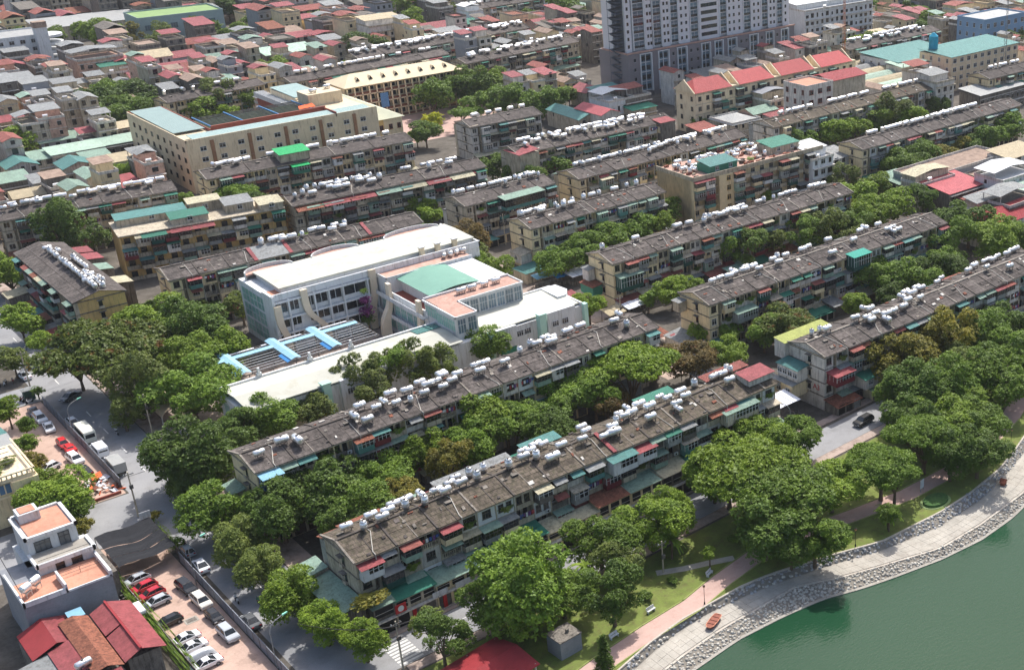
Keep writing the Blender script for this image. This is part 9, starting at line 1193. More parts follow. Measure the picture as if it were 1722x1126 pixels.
t2 = simple_building('grey_townhouse', 'blank grey townhouse with twin red gables beside the arched window one', 'house', 324, 322, 18, 11, 18, m_conc, m_deepred, 0, 5, 'gable', 0, left=False)
simple_building('hip_house', 'brown glazed house room with light hip roof below the yellow block', 'house', 262, 322, 13, 11, 5.5, m_pale, m_whitegr, 0, 2, 'gable', 3)
t = thing('market_hall', 'covered market of overlapping grey and pale green curved sheet roofs', 'market', (0,0,0))
r = random.Random(3)
for k in range(7):
    y0 = 331+k*7.4; x0 = 350+k*5; x1 = 398+k*2; f = MB()
    for s in range(6):
        g = lambda q: 5.2+1.5*math.sin(math.pi*q/6); f.hexa([(x0,y0+s*1.2,g(s)-.1),(x1,y0+s*1.2,g(s)-.1),(x1,y0+s*1.2+1.2,g(s+1)-.1),(x0,y0+s*1.2+1.2,g(s+1)-.1)],[(x0,y0+s*1.2,g(s)),(x1,y0+s*1.2,g(s)),(x1,y0+s*1.2+1.2,g(s+1)),(x0,y0+s*1.2+1.2,g(s+1))])
    ob('market_roof', f.mesh('market_roof', (m_bt, m_pg, m_bt, m_pg, m_bt, m_gsheet, m_bt)[k]), t)
    ob('market_wall', MB().box(x0+1,y0+.5,0,x1-1,y0+6.8,5).mesh('market_wall', m_conc), t)
# communication masts
def mast(x, y, h, label, m):
    t = thing('mast', label, 'mast', (x, y, 0)); b = MB()
    for i in range(3):
        a = i*2.094; b.cyl((.8*math.cos(a), .8*math.sin(a), 0), (.35*math.cos(a), .35*math.sin(a), h), .07, .06, 5)
    z = 0
    while z < h-2:
        s = .8-.45*z/h; s2 = .8-.45*(z+2)/h
        for i in range(3):
            a, c = i*2.094, (i+1)*2.094; b.cyl((s*math.cos(a), s*math.sin(a), z), (s2*math.cos(c), s2*math.sin(c), z+2), .05, .05, 4)
        z += 2
    ob('lattice', b.mesh('lattice', m), t)
mast(382, 372, 46, 'orange lattice mast rising right of the market roofs', mat('mast_orange', srgb(200,120,70), .7)); mast(420, 318, 38, 'thin grey lattice mast in front of the cream office', m_gsheet); mast(75, 410, 46, 'rusty lattice mast at the far left edge', m_rust)
t = thing('water_tower', 'round turquoise storage tank on a roof left of the cream office', 'storage tank', (407,345,0)); ob('shell', MB().cyl((0,0,0),(0,0,15),1.2,1.2,12).cyl((0,0,15),(0,0,20),1.9,1.9,16).cyl((0,0,20),(0,0,21.4),1.9,.5,16).mesh('shell', mat('turquoise_tank', srgb(40,160,190), .4)), t)

# ================= lower left buildings =================
t = thing('white_villa', 'white villa with terracotta terraces, dark framed windows and a tall grey side wall', 'villa', (0,0,0))
ob('wall', MB().box(24,189.6,0,36.2,203,8.2,1).box(28.3,200.9,8.2,35.3,209.3,12.6,0).box(28.3,197.0,8.2,36.2,202,9.9,0).box(27.5,200.9,0,35.3,209.3,8.2,0).box(29,206.4,12.6,32.0,209.3,14.3,0).mesh('wall', [m_white, m_bgrey]), t)
ob('roof_terrace', MB().box(28.9,201.5,12.6,34.9,208.9,12.8).box(29.4,206.8,14.3,31.6,209,14.4).mesh('roof_terrace', m_terra), t)
ob('parapet', MB().box(28,200.6,12.6,35.6,201.1,13.1).box(35.1,200.6,12.6,35.6,209.6,13.1).box(28,209.1,12.6,35.6,209.6,13.1).box(28,200.6,12.6,28.4,209.6,13.1).box(28,196.6,9.6,36.4,197.0,10.3).box(27.9,196.6,9.6,28.3,201,10.3).box(36.0,196.6,9.6,36.5,201,10.3).mesh('parapet', m_white), t)
ob('terrace_floor', MB().box(28.3,197,9.9,36.2,200.8,10.0).mesh('terrace_floor', m_slab), t)
ob('lower_terrace', MB().box(24.3,190,8.2,36,196.8,8.3).mesh('lower_terrace', m_terra), t)
ob('parapet', MB().box(24,189.5,8.2,30,189.8,9.0).box(24,189.5,8.2,24.3,200,9.0).box(30,189.5,8.2,36.2,189.7,8.5).box(35.9,189.5,8.2,36.3,197,9.2).box(29.8,189.5,8.2,30.1,194.5,9.6).mesh('parapet', m_white), t)
ob('railing', MB().box(30.2,193.9,9.2,35.9,193.96,9.26).box(30.2,193.9,8.7,35.9,193.96,8.74).box(30.2,193.9,8.3,30.26,193.96,9.3).box(33,193.9,8.3,33.06,193.96,9.3).box(28.5,197,10.7,36,197.06,10.76).mesh('railing', m_iron), t)
fr = mat('charcoal_frame', srgb(60,60,62), .5); gg = mat('curtained_glass', srgb(86,90,92), .2, .2, 1, 3, spec=.6)
window(t, 30.3, 200.88, 10.3, 2.2, 1.6, 3, fr, gg); window(t, 33.4, 200.88, 9.95, 1.5, 2.2, 2, fr, gg); window(t, 33.6, 196.98, 8.4, 1.5, 1.3, 1, fr, m_glass) ; window(t, 31.2, 196.98, 8.3, 1.2, 1.3, 1, fr, m_glass)
for k, (x, y) in enumerate(((25.3,192.4),(26.9,193.6))):
    tk = thing('water_tank', ('blue tinted round steel tank, left of two on the white villa terrace','round steel tank, right of two on the white villa terrace')[k], 'water tank', (x, y, 8.3), .6, 'tanks on the white villa'); tk.scale = (.75, .75, .8)
    ob('tank_drum', lib('bigt', lambda: MB().cyl((-.9,0,1.9),(.9,0,1.9),.8,.8,16).cyl((-1.15,0,1.9),(-.9,0,1.9),.4,.8,16).cyl((.9,0,1.9),(1.15,0,1.9),.8,.4,16).mesh('tank_drum', m_steel)), tk); ob('tank_stand', lib('bigs', lambda: MB().box(-.7,-.6,0,-.6,-.5,1.4).box(.6,-.6,0,.7,-.5,1.4).box(-.7,.5,0,-.6,.6,1.4).box(.6,.5,0,.7,.6,1.4).box(-.75,-.65,1.0,.75,.65,1.1).mesh('tank_stand', m_pvc)), tk)
ob('grey_slab_house', MB().box(35.5,196,0,38.3,210,5.0).mesh('grey_slab_house', m_conc_d), None, label='plain dark grey side strip building between white villa and the net roof', category='building')
t = thing('red_shed', 'tall shed with a fresh red two-slope roof beside the car park', 'shed', (0,0,0))
ob('wall', MB().box(31.8,171.5,0,36.2,185.5,4.8,0).mesh('wall', m_conc_d), t)
ob('roof', MB().sheet([(31.2,170.6,5.2),(33.6,170.6,6.4),(33.6,178.5,6.4),(31.2,178.5,5.2)],.1).sheet([(31.2,178.7,5.4),(33.6,178.7,6.5),(33.6,186,6.5),(31.2,186,5.4)],.1).sheet([(33.6,170.6,6.45),(36.9,170.6,5.2),(36.9,186,5.2),(33.6,186,6.55)],.1).mesh('roof', m_red), t)
ob('ridge_cap', MB().box(33.45,170.5,6.45,33.75,186.1,6.65).mesh('ridge_cap', m_deepred), t)
t = thing('patched_house', 'house under red, rusty and pale corrugated roof patches at the bottom left', 'house', (0,0,0))
ob('wall', MB().box(22,166,0,31,188.5,4.2).mesh('wall', m_conc_d), t)
for k, (q, m) in enumerate(((((22,181,4.6),(25.5,181,6),(25.5,189,6),(22,189,4.6)), m_deepred), (((25.5,181,6),(29,181,5),(29,189,5),(25.5,189,6)), m_red), (((24,172,5),(27,172,5.8),(27,181,5.8),(24,181,5)), m_red), (((27,170,5.9),(29,170,6.3),(29,186,6.3),(27,186,5.9)), m_rust), (((29,170,6.3),(31,170,5.4),(31,186,5.4),(29,186,6.3)), m_rust), (((20,168,4.2),(24,168,4.8),(24,181,4.8),(20,181,4.2)), m_gsheet), (((28.6,186.2,5.6),(30.8,186.2,5.6),(30.8,188.4,5.8),(28.6,188.4,5.8)), m_ltblue), (((25,164,5.0),(30.5,164,5.0),(30.5,170,5.4),(25,170,5.4)), m_red))): ob('roof_sheet', MB().sheet(q, .08).mesh('roof_sheet', m), t)
tank(26.6, 172.5, 5.6, 10, 0, 'lying steel tank on the patched red roof in the bottom left corner', 'tanks on the patched house')
t = thing('yellow_villa', 'yellow villa with balustraded roof garden and blue tinted bay window', 'villa', (0,0,0))
ob('wall', MB().box(24,232.2,0,36,246,8.6,0).box(23.9,232.0,5.4,36.3,232.3,5.8,1).box(23.9,231.4,8.5,37,246,8.8,1).box(33,230.8,5.4,37.2,234,8.5,0).mesh('wall', [m_yel, m_cream]), t)
ob('parapet', MB().box(24,231.4,8.8,37,231.6,9.1).box(24,231.4,9.7,37,231.7,9.9).box(36.8,231.4,9.7,37.1,246,9.9).mesh('parapet', m_cream), t)
for k in range(16): ob('baluster', lib('bal0', lambda: MB().box(-.12,-.1,0,.12,.1,.6).mesh('baluster', m_cream)), t, (24.6+k*.8, 231.5, 9.1))
for k in range(6): ob('window', lib('bayw', lambda: MB().quad([(-.4,-.04,0),(.4,-.04,0),(.4,-.04,1.7),(-.4,-.04,1.7)],1).box(-.5,-.1,-.1,-.4,0,1.8,0).box(.4,-.1,-.1,.5,0,1.8,0).mesh('window', [m_cream, mat('blue_tint', srgb(90,120,150), .2, .2)])), t, (27.5+k*1.0, 232.0, 6.3))
for x in (28, 33.5): window(t, x, 232.15, 2.6, 2.2, 2.0, 3, m_brickred, m_glass)
for x, y, s in ((27,236,2.2),(31,235,2),(34,238,1.8),(30,240,2.4)):
    o = ob('roof_planting', lib('crt', lambda: None), t, (x, y, 9.3), 0, (s, s, .7)); o.material_slots[0].link = 'OBJECT'; o.material_slots[0].material = LEAF[3]
ob('shade_frame', MB().box(26,234,11,35,234.1,11.1).box(26,236,11,35,236.1,11.1).box(26,238,11,35,238.1,11.1).box(26,240,11,35,240.1,11.1).mesh('shade_frame', m_iron), t)
t = thing('villa_annex', 'low annex with grey and teal hip roof behind the yellow villa', 'house', (0,0,0))
ob('wall', MB().box(26,247,0,37,262,6).mesh('wall', m_pale), t); ob('roof', MB().sheet([(25,246,6.2),(38,246,6.2),(38,254,7.6),(25,254,7.6)],.1,0).sheet([(25,254,7.6),(38,254,7.6),(38,263,6.2),(25,263,6.2)],.1,1).mesh('roof', [m_whitegr, m_teal]), t)

# black shade net over the lot entrance
t = thing('net_canopy', 'torn black shade net stretched over the car park entrance', 'canopy', (0,0,0)); b = MB(); r = random.Random(6); nx, ny = 16, 10
Z = lambda i, j: 3.3-.55*math.sin(math.pi*i/nx)*math.sin(math.pi*j/ny)+.12*math.sin(j*2.1)+.05*r.random()
for s, (ja, jb) in enumerate(((0,3),(3,6),(6,10))):
    zz = [[Z(i, j) for j in range(ny+1)] for i in range(nx+1)]
    for i in range(nx):
        for j in range(ja, jb):
            g = .12 if j == jb-1 else 0
            P = lambda i, j, g=0: (39.3+9*i/nx, 199.6+1.22*j-g+.35*math.sin(i*.5), zz[i][j])
            b.quad([P(i,j),P(i+1,j),P(i+1,j+1,g),P(i,j+1,g)])
ob('net', b.mesh('net', m_net, True), t)
for x in (39.3, 48.3):
    for y in (199.8, 205.5, 211.5): ob('post', lib('npost', lambda: MB().cyl((0,0,0),(0,0,3.4),.06,.06,6).mesh('post', m_iron)), t, (x, y, 0))
ob('gate_sign', MB().box(46.8,212.2,3.2,48.6,212.3,4.6).mesh('gate_sign', m_white), t)
# fences: framed sheet panels on posts
def fence(label, x, y0, y1, h, m, step=2.5):
    t = thing('panel_fence', label, 'fence', (x, y0, 0)); n = int((y1-y0)/step)
    me = lib(('fp', h, m.name, step), lambda: MB().box(-.03,.04,.15,.03,step-.04,h).box(-.06,0,h,.06,step,h+.06).box(-.06,0,.1,.06,step,.16).mesh('fence_panel', m)); mp = lib(('fpp', h), lambda: MB().box(-.05,-.05,0,.05,.05,h+.1).mesh('post', m_iron))
    for k in range(n): ob('fence_panel', me, t, (jit(rnd,.03), k*step, 0)); ob('post', mp, t, (0, k*step, 0))
fence('grey sheet fence between the lower car park and the main street', 48.4, 150, 202, 2.0, mat('fence_sheet', srgb(122,126,134), .6, .15, .8, 4))
fence('sheet fence between the upper car park and the main street', 49.7, 232.5, 281, 2.0, mat('fence_sheet', srgb(122,126,134), .6))
fence('overgrown low fence along the left side of the lower car park', 39.0, 160, 212, 1.6, m_conc_d)
ob('fence_creeper', lib('fcr', lambda: crown_mesh('fence_creeper', 'b', 61, 3000, .05)[0]), None, (38.6, 188, .6), 0, (1.1, 26, 1.4), label='weeds and creepers along the left car park fence', category='creeper', kind='stuff')
ob('verge_weeds', LIB['fcr'], None, (49.0, 212, .3), 0, (1.0, 5, 1.2), label='weeds around the post at the street corner', category='weeds', kind='stuff')
wall_thing('lot_kerb_wall', 'low brick wall dividing the upper car park from the side street', [(38,230.6),(49,230.6)], .5, .3, m_brickred)

# ================= vehicles =================
def car_meshes(kind):
    L, Wd = {'sedan':(4.5,1.76),'hatch':(3.9,1.68),'suv':(4.7,1.86)}[kind]; a = L/2
    if kind == 'sedan': low = [(-a,.35),(-a,.72),(-a+.25,.86),(-a+1.1,.95),(a-1.25,.98),(a-.12,.92),(a,.7),(a,.35)]; cab = [(-a+.95,.93),(-a+1.75,1.42),(a-1.75,1.45),(a-.85,.96)]
    elif kind == 'hatch': low = [(-a,.35),(-a,.75),(-a+.2,.9),(-a+.9,.98),(a-.3,1.02),(a,.85),(a,.35)]; cab = [(-a+.75,.95),(-a+1.5,1.46),(a-.75,1.5),(a-.12,1.0)]
    else: low = [(-a,.42),(-a,.9),(-a+.2,1.05),(-a+1.2,1.12),(a-.15,1.15),(a,1.0),(a,.42)]; cab = [(-a+1.05,1.1),(-a+1.75,1.68),(a-.6,1.72),(a-.1,1.13)]
    b = MB(); n = len(low); rings = []
    for y, ins in ((-Wd/2,.12),(-Wd/2+.12,0),(Wd/2-.12,0),(Wd/2,.12)): rings.append([(x*(1-ins*.06), y, z-(ins*.35 if z > .6 else -ins*.3)) for x, z in low])
    vs = [p for rg in rings for p in rg]; b.add(vs, [(j*n+i, j*n+(i+1)%n, (j+1)*n+(i+1)%n, (j+1)*n+i) for j in range(3) for i in range(n)]+[tuple(range(n-1,-1,-1)), tuple(range(3*n, 4*n))])
    g = MB(); wb, wt = Wd/2-.08, Wd/2-.26
    (x0,z0),(x1,z1),(x2,z2),(x3,z3) = cab
    g.hexa([(x0,-wb,z0),(x3,-wb,z3),(x3,wb,z3),(x0,wb,z0)], [(x1,-wt,z1),(x2,-wt,z2),(x2,wt,z2),(x1,wt,z1)])
    rf = MB(); rf.hexa([(x1-.05,-wt-.02,z1-.03),(x2+.05,-wt-.02,z2-.03),(x2+.05,wt+.02,z2-.03),(x1-.05,wt+.02,z1-.03)], [(x1+.1,-wt+.08,z1+.05),(x2-.1,-wt+.08,z2+.05),(x2-.1,wt-.08,z2+.05),(x1+.1,wt-.08,z1+.05)])
    for s in (-1,1):
        for (xa,za),(xb,zb) in (((x0,z0),(x1,z1)),((x3,z3),(x2,z2)),(((x0+x3)/2,z0),((x1+x2)/2,z1))): rf.cyl((xa, s*(wb-.0), za), (xb, s*wt, zb), .05, .05, 4)
    wh = MB().cyl((0,-.1,0),(0,.1,0),.33,.33,14,0).cyl((0,-.11,0),(0,.11,0),.19,.19,10,1).mesh('wheel', [m_rubber, m_gsheet])
    hl = MB().box(-.06,-.2,-.07,.06,.2,.07).mesh('headlight', m_white); tl = MB().box(-.06,-.16,-.09,.06,.16,.09).mesh('tail_light', paint('tail_red', (170,30,30)))
    pl = MB().box(-.03,-.25,-.06,.03,.25,.06).mesh('number_plate', m_white)
    return b, g.mesh('windows', m_glass), rf, wh, hl, tl, L, Wd, pl
CK = {k: car_meshes(k) for k in ('sedan','hatch','suv')}
def car(kind, x, y, rz, pm, label, group=None):
    """front points to local -x"""
    t = thing('parked_car' if group else 'car', label, 'car', (x, y, 0), rz, group); b, gw, rf, wh, hl, tl, L, Wd, pl = CK[kind]
    ob('body', lib(('cb', kind, pm.name), lambda: b.mesh('body', pm)), t); ob('window_band', gw, t); ob('car_roof', lib(('cr', kind, pm.name), lambda: rf.mesh('car_roof', pm)), t)
    for sx in (-L*.32, L*.3):
        for sy in (-Wd/2+.08, Wd/2-.08): ob('wheel', wh, t, (sx, sy, .33))
    for sy in (-Wd/2+.3, Wd/2-.3): ob('headlight', hl, t, (-L/2-.0, sy, .68)); ob('tail_light', tl, t, (L/2-.02, sy, .8))
    ob('number_plate', pl, t, (-L/2-.03, 0, .45))
    return t
wht = paint('car_white', (236,236,236)); blk = paint('car_black', (24,25,28)); slv = paint('car_silver', (176,180,184)); redc = paint('car_red', (178,22,40)); gry = paint('car_grey', (92,94,96)); dbl = paint('car_dark_blue', (34,44,62)); chm = paint('car_champagne', (214,208,196)); rd2 = paint('car_bright_red', (206,36,38))
PK = 'cars in the lower car park'; PU = 'cars in the upper car park'; NY = math.pi/2
for a in (('hatch',41.2,198.6,.12,slv,'silver hatchback nearest the black net in the lower car park',PK),('hatch',41.3,195.6,.1,redc,'upper of two crimson hatchbacks side by side in the car park',PK),('hatch',41.5,192.8,.12,redc,'lower of two crimson hatchbacks side by side in the car park',PK),
 ('hatch',41.4,190.0,.1,slv,'silver hatchback parked just below the two crimson ones',PK),('hatch',40.8,183.4,.08,blk,'black hatchback parked alone beside the manhole',PK),('sedan',40.9,177.2,.06,wht,'white sedan just below the lone black hatchback',PK),('sedan',40.9,174.4,.06,wht,'white sedan next to the one under a silver cover',PK),
 ('sedan',41.0,169.0,.05,wht,'white sedan cut by the bottom edge of the photo',PK),
 ('suv',46.1,190.8,NY+.1,blk,'black SUV nearest the street fence at the top of its row',PK),('suv',46.4,185.3,NY+.05,chm,'cream white SUV with dark sunroof between two black cars',PK),('hatch',46.3,179.9,NY+.05,blk,'black hatchback between cream SUV and silver SUV by the fence',PK),('suv',46.1,174.0,NY+.05,slv,'silver SUV last in the row along the street fence',PK),
 ('sedan',46.9,276.6,-NY-.1,dbl,'dark blue sedan at the top of the upper car park',PU),('suv',47.0,272.4,NY,wht,'white SUV behind the dark blue sedan',PU),('sedan',47.1,266.9,NY-.1,wht,'white sedan in front of a parked motorbike in the upper car park',PU),('hatch',47.0,257.5,NY,rd2,'bright red hatchback next to the red pickup',PU),('sedan',46.6,243.0,-NY+.06,blk,'black sedan with blue glass at the lower end of the upper car park',PU),('hatch',42.2,248.9,.3,wht,'white car half hidden under the trees of the upper car park',PU)): car(*a)
car('suv',165.2,154.6,.06,blk,'black SUV driving on the lakeside road near the lettered gable'); car('sedan',49.9,174.6,-NY,gry,'grey sedan on the street just outside the car park fence')
car('hatch',50.2,201.6,-NY,slv,'silver-green hatchback at the kerb by the black net'); car('sedan',50.2,195.4,-NY-.05,wht,'white sedan parked on the street behind the silver one'); car('sedan',54.6,279,.5,gry,'dark grey sedan crossing the shaded junction'); car('hatch',51.2,266.4,-NY,wht,'white car with black bonnet ahead of the cream minibus'); car('sedan',50.6,297.2,-NY+.1,wht,'white sedan by the motorbikes at the left junction')
# covered car
t = thing('covered_car', 'car hidden under a wrinkled silver cover', 'car', (41,171.7,0), .05)
b = MB(); r = random.Random(2); P = []; 
for i in range(11):
    for j in range(7):
        u, v = -1+2*i/10, -1+2*j/6; z = 1.45*(1-abs(u)**3.2*.55)*(1-abs(v)**4*.8)+r.uniform(-.04,.04); z = .12 if (i in (0,10) or j in (0,6)) else z; P.append((u*2.35, v*.98, z))
b.add(P, [(i*7+j, (i+1)*7+j, (i+1)*7+j+1, i*7+j+1) for i in range(10) for j in range(6)]); ob('cover', b.mesh('cover', mat('silver_cover', srgb(196,198,200), .45, .1, 1.5, 6, bump=.1, metal=.2), True), t)
for sx in (-1.4,1.3):
    for sy in (-.8,.8): ob('wheel', CK['sedan'][3], t, (sx, sy, .33))
def boxy(name, label, cat, x, y, rz, L, Wd, Hh_, pm, glass, hood, cargo=None):
    """bus, van or lorry, front to local -x"""
    t = thing(name, label, cat, (x, y, 0), rz); a = L/2; b = MB()
    prof = [(-a,.45),(-a,1.15),(-a+hood,1.35),(-a+hood+.55,Hh_-.1),(-a+hood+.9,Hh_),(a-.1,Hh_),(a,Hh_-.2),(a,.45)] if not cargo else [(-a,.45),(-a,1.3),(-a+.45,2.1),(-a+1.7,2.15),(-a+1.7,.45)]
    b.extr([(x_, z) for x_, z in prof], 0, 1, 'y'); b.v = [(vx, -Wd/2 if vy == 0 else Wd/2, vz) for vx, vy, vz in b.v]
    ob('body', b.mesh('body', pm), t)
    g = MB(); xw = -a+hood+.1 if not cargo else -a+.05
    if not cargo:
        g.quad([(-a+hood-.02,-Wd/2+.1,1.4),(-a+hood-.02,Wd/2-.1,1.4),(-a+hood+.5,Wd/2-.15,Hh_-.15),(-a+hood+.5,-Wd/2+.15,Hh_-.15)]); n = glass
        for s in (-1,1):
            for k in range(n): x0 = -a+hood+1.0+k*(L-hood-1.4)/n; g.box(x0,s*Wd/2-.015,1.35,x0+(L-hood-1.4)/n-.15,s*Wd/2+.015,Hh_-.45)
        g.box(a-.01,-Wd/2+.2,1.4,a+.02,Wd/2-.2,Hh_-.5)
    else: g.quad([(-a-.0,-Wd/2+.15,1.32),(-a-.0,Wd/2-.15,1.32),(-a+.42,Wd/2-.15,2.05),(-a+.42,-Wd/2+.15,2.05)]); g.box(-a+.5,-Wd/2-.02,1.35,-a+1.4,Wd/2+.02,1.95)
    ob('windscreen', g.mesh('windscreen', m_glass), t)
    if cargo: ob('cargo_box', MB().box(-a+1.85,-Wd/2-.1,.85,a,Wd/2+.1,Hh_).box(-a+1.8,-Wd/2-.12,Hh_-.06,a+.05,Wd/2+.12,Hh_+.02).mesh('cargo_box', cargo), t); ob('chassis', MB().box(-a+1.6,-.5,.5,a,.5,.85).mesh('chassis', m_iron), t)
    for sx in (-a+1.0, a-1.2):
        for s in (-1,1): ob('wheel', lib('bw', lambda: MB().cyl((0,-.13,0),(0,.13,0),.42,.42,14,0).cyl((0,-.14,0),(0,.14,0),.2,.2,10,1).mesh('wheel', [m_rubber, m_gsheet])), t, (sx, s*(Wd/2-.12), .42))
    for s in (-1,1): ob('headlight', CK['sedan'][4], t, (-a-.02, s*(Wd/2-.35), .85))
    return t
boxy('minibus', 'cream minibus parked at the street fence with two roof hatches', 'bus', 51.3, 258.0, -NY, 7.2, 2.1, 2.7, paint('bus_cream', (232,230,214)), 5, .3)
boxy('van', 'white van with grey roof parked between the minibus and the lorry', 'van', 51.2, 249.2, -NY, 5.4, 1.9, 2.2, wht, 4, .9)
boxy('lorry', 'white cab lorry with a ribbed grey cargo box by the heap of scrap', 'truck', 51.2, 240.0, -NY, 6.4, 2.0, 2.7, wht, 0, 0, m_whitegr)
boxy('van', 'white van squeezed between the villa wall and the fence', 'van', 37.9, 189, -NY, 4.8, 1.8, 2.1, wht, 3, .8)
t = car('hatch',47.2,253.6,NY,rd2,'red pickup with a flat red tonneau behind the bright red hatchback',PU); ob('cargo_cover', MB().box(-1.9,-.85,.95,1.2,.85,1.25).mesh('cargo_cover', rd2), t)
t = car('suv',46.7,249.0,NY+.1,wht,'white pickup with open bed between red pickup and black sedan',PU)
# motorbikes and riders
def bike_mesh(m):
    b = MB(); b.cyl((-.62,-.06,.3),(-.62,.06,.3),.3,.3,12,1); b.cyl((.6,-.06,.3),(.6,.06,.3),.3,.3,12,1); b.hexa([(-.35,-.14,.3),(.5,-.14,.35),(.5,.14,.35),(-.35,.14,.3)],[(-.2,-.12,.55),(.75,-.14,.78),(.75,.14,.78),(-.2,.12,.55)],0)
    b.box(0,-.14,.72,.75,.14,.84,2); b.cyl((-.6,0,.35),(-.42,0,1.0),.05,.04,6,0); b.hexa([(-.55,-.18,.35),(-.38,-.18,.35),(-.38,.18,.35),(-.55,.18,.35)],[(-.5,-.12,.95),(-.4,-.12,.95),(-.4,.12,.95),(-.5,.12,.95)],0); b.cyl((-.4,-.33,1.02),(-.4,.33,1.02),.025,.025,5,2); b.sph((-.52,0,.95),.09,6,4,3)
    return b.mesh('bike_body', [m, m_rubber, m_iron, m_white])
BM = [paint('bike_red', (150,30,34)), blk, wht, dbl]
def figure(pose):
    """one continuous skinned body; pose 'ride' sits at the origin facing -x, 'stand' stands"""
    if pose == 'stand': J = [(0,0,.95,.14),(0,0,1.2,.15),(0,0,1.42,.15),(0,0,1.52,.06),(-.01,0,1.68,.1),(-.03,-.1,.9,.1),(-.06,-.12,.5,.07),(0,-.12,.08,.05),(-.12,-.12,.04,.045),(.05,.1,.9,.1),(.02,.12,.5,.07),(.12,.12,.08,.05),(.0,.12,.04,.045),(0,-.2,1.4,.06),(.02,-.26,1.12,.045),(-.1,-.26,.9,.035),(0,.2,1.4,.06),(-.03,.26,1.12,.045),(-.12,.25,.9,.035)]
    else: J = [(.25,0,.92,.15),(.2,0,1.15,.15),(.12,0,1.36,.15),(.08,0,1.48,.06),(.04,0,1.64,.12),(.1,-.14,.88,.1),(-.2,-.17,.82,.075),(-.12,-.16,.4,.055),(-.25,-.16,.34,.045),(.1,.14,.88,.1),(-.2,.17,.82,.075),(-.12,.16,.4,.055),(-.25,.16,.34,.045),(.1,-.2,1.34,.06),(-.08,-.28,1.12,.045),(-.36,-.28,1.05,.035),(.1,.2,1.34,.06),(-.08,.28,1.12,.045),(-.36,.28,1.05,.035)]
    E = [(0,1),(1,2),(2,3),(3,4),(0,5),(5,6),(6,7),(7,8),(0,9),(9,10),(10,11),(11,12),(2,13),(13,14),(14,15),(2,16),(16,17),(17,18)]
    me = bpy.data.meshes.new('body'); me.from_pydata([j[:3] for j in J], E, []); o = bpy.data.objects.new('tmp_body', me); C.objects.link(o)
    md = o.modifiers.new('s', 'SKIN'); sv = me.skin_vertices[0].data
    for i, j in enumerate(J): sv[i].radius = (j[3], j[3])
    sv[0].use_root = True; o.modifiers.new('u', 'SUBSURF').levels = 1
    dg = bpy.context.evaluated_depsgraph_get(); ev = bpy.data.meshes.new_from_object(o.evaluated_get(dg)); bpy.data.objects.remove(o)
    for m in (m_cloth[0], mat('trousers', srgb(52,54,64), .9), mat('skin_tone', srgb(176,126,98), .7), mat('dark_hair', srgb(30,26,24), .8)): ev.materials.append(m)
    for p in ev.polygons:
        z = p.center.z; a = abs(p.center.y)
        p.material_index = 3 if z > (1.7 if pose == 'stand' else 1.66) else 2 if z > 1.49 or (z < 1.13 and a > .22 and z > .8) else 0 if z > .93 else 1
        p.use_smooth = True
    ev.name = 'body'; return ev
FG = {k: figure(k) for k in ('ride', 'stand')}
def rider(x, y, rz, mi, ci, label, ride=True):
    t = thing('motorbike', label, 'motorbike', (x, y, 0), rz, 'motorbikes on the streets'); ob('bike_body', lib(('bk', mi), lambda: bike_mesh(BM[mi])), t)
    if ride:
        p = ob('person', FG['ride'], None, (x, y, 0), rz, label=label.replace('motorbike ridden by a', '', 1).strip() if False else 'rider %s on a motorbike, %s' % (('in white','in blue','in red','in purple','in green')[ci], label.split(', ')[-1]), category='person')
        p.material_slots[0].link = 'OBJECT'; p.material_slots[0].material = m_cloth[ci]
        h = ob('helmet', lib('helm', lambda: MB().sph((.04,0,1.7),.16,10,6).mesh('helmet', m_gsheet)), p)
for a in ((50.6,182,NY,2,0,'motorbike in the sunny gap between tree shadows, on the street beside the car park fence'),(52.8,185.9,NY,3,1,'motorbike ridden in the shade, left of a pair on the street'),(54.0,184.3,NY,2,0,'motorbike ridden in the shade, right of a pair on the street'),(52.9,178.8,NY,1,4,'dark motorbike in deep tree shade, nearest the lamp with the green head'),(54.9,223.8,-NY,3,0,'motorbike at the mouth of the side street, above the other one'),(54.2,217.4,-NY,1,4,'dark motorbike beside the tree shadow, below the side street'),(56.2,255.4,-NY,2,0,'motorbike in dappled shade, beside the cream minibus'),(50.6,203.6,NY,0,2,'motorbike ridden beside the silver hatchback, by the black net'),(54.6,311,-NY,1,1,'motorbike on the sunny street, above the left junction')): rider(*a)
for i in range(7): rider(48+jit(rnd,.4)-i*.9, 296.5+jit(rnd,.4), NY+jit(rnd,.2), i % 4, 0, 'parked motorbike in the row at the left junction, %s from right' % ordn(i), False)
for i in range(3): rider(47.2+i*.3, 283.5-i*1.2+2, .4, i % 4, 0, 'parked motorbike at the top fence corner, %s in line' % ordn(i), False)
for i in range(4): rider(37.6, 196.5-i*1.1, .3, (2,1,3,2)[i], 0, 'motorbike parked by the villa wall, %s from the net' % ordn(i), False)
o = ob('person', FG['stand'], None, (48.3,288,0), 1, label='person in red standing at the left street junction', category='person'); o.material_slots[0].link='OBJECT'; o.material_slots[0].material = m_cloth[2]

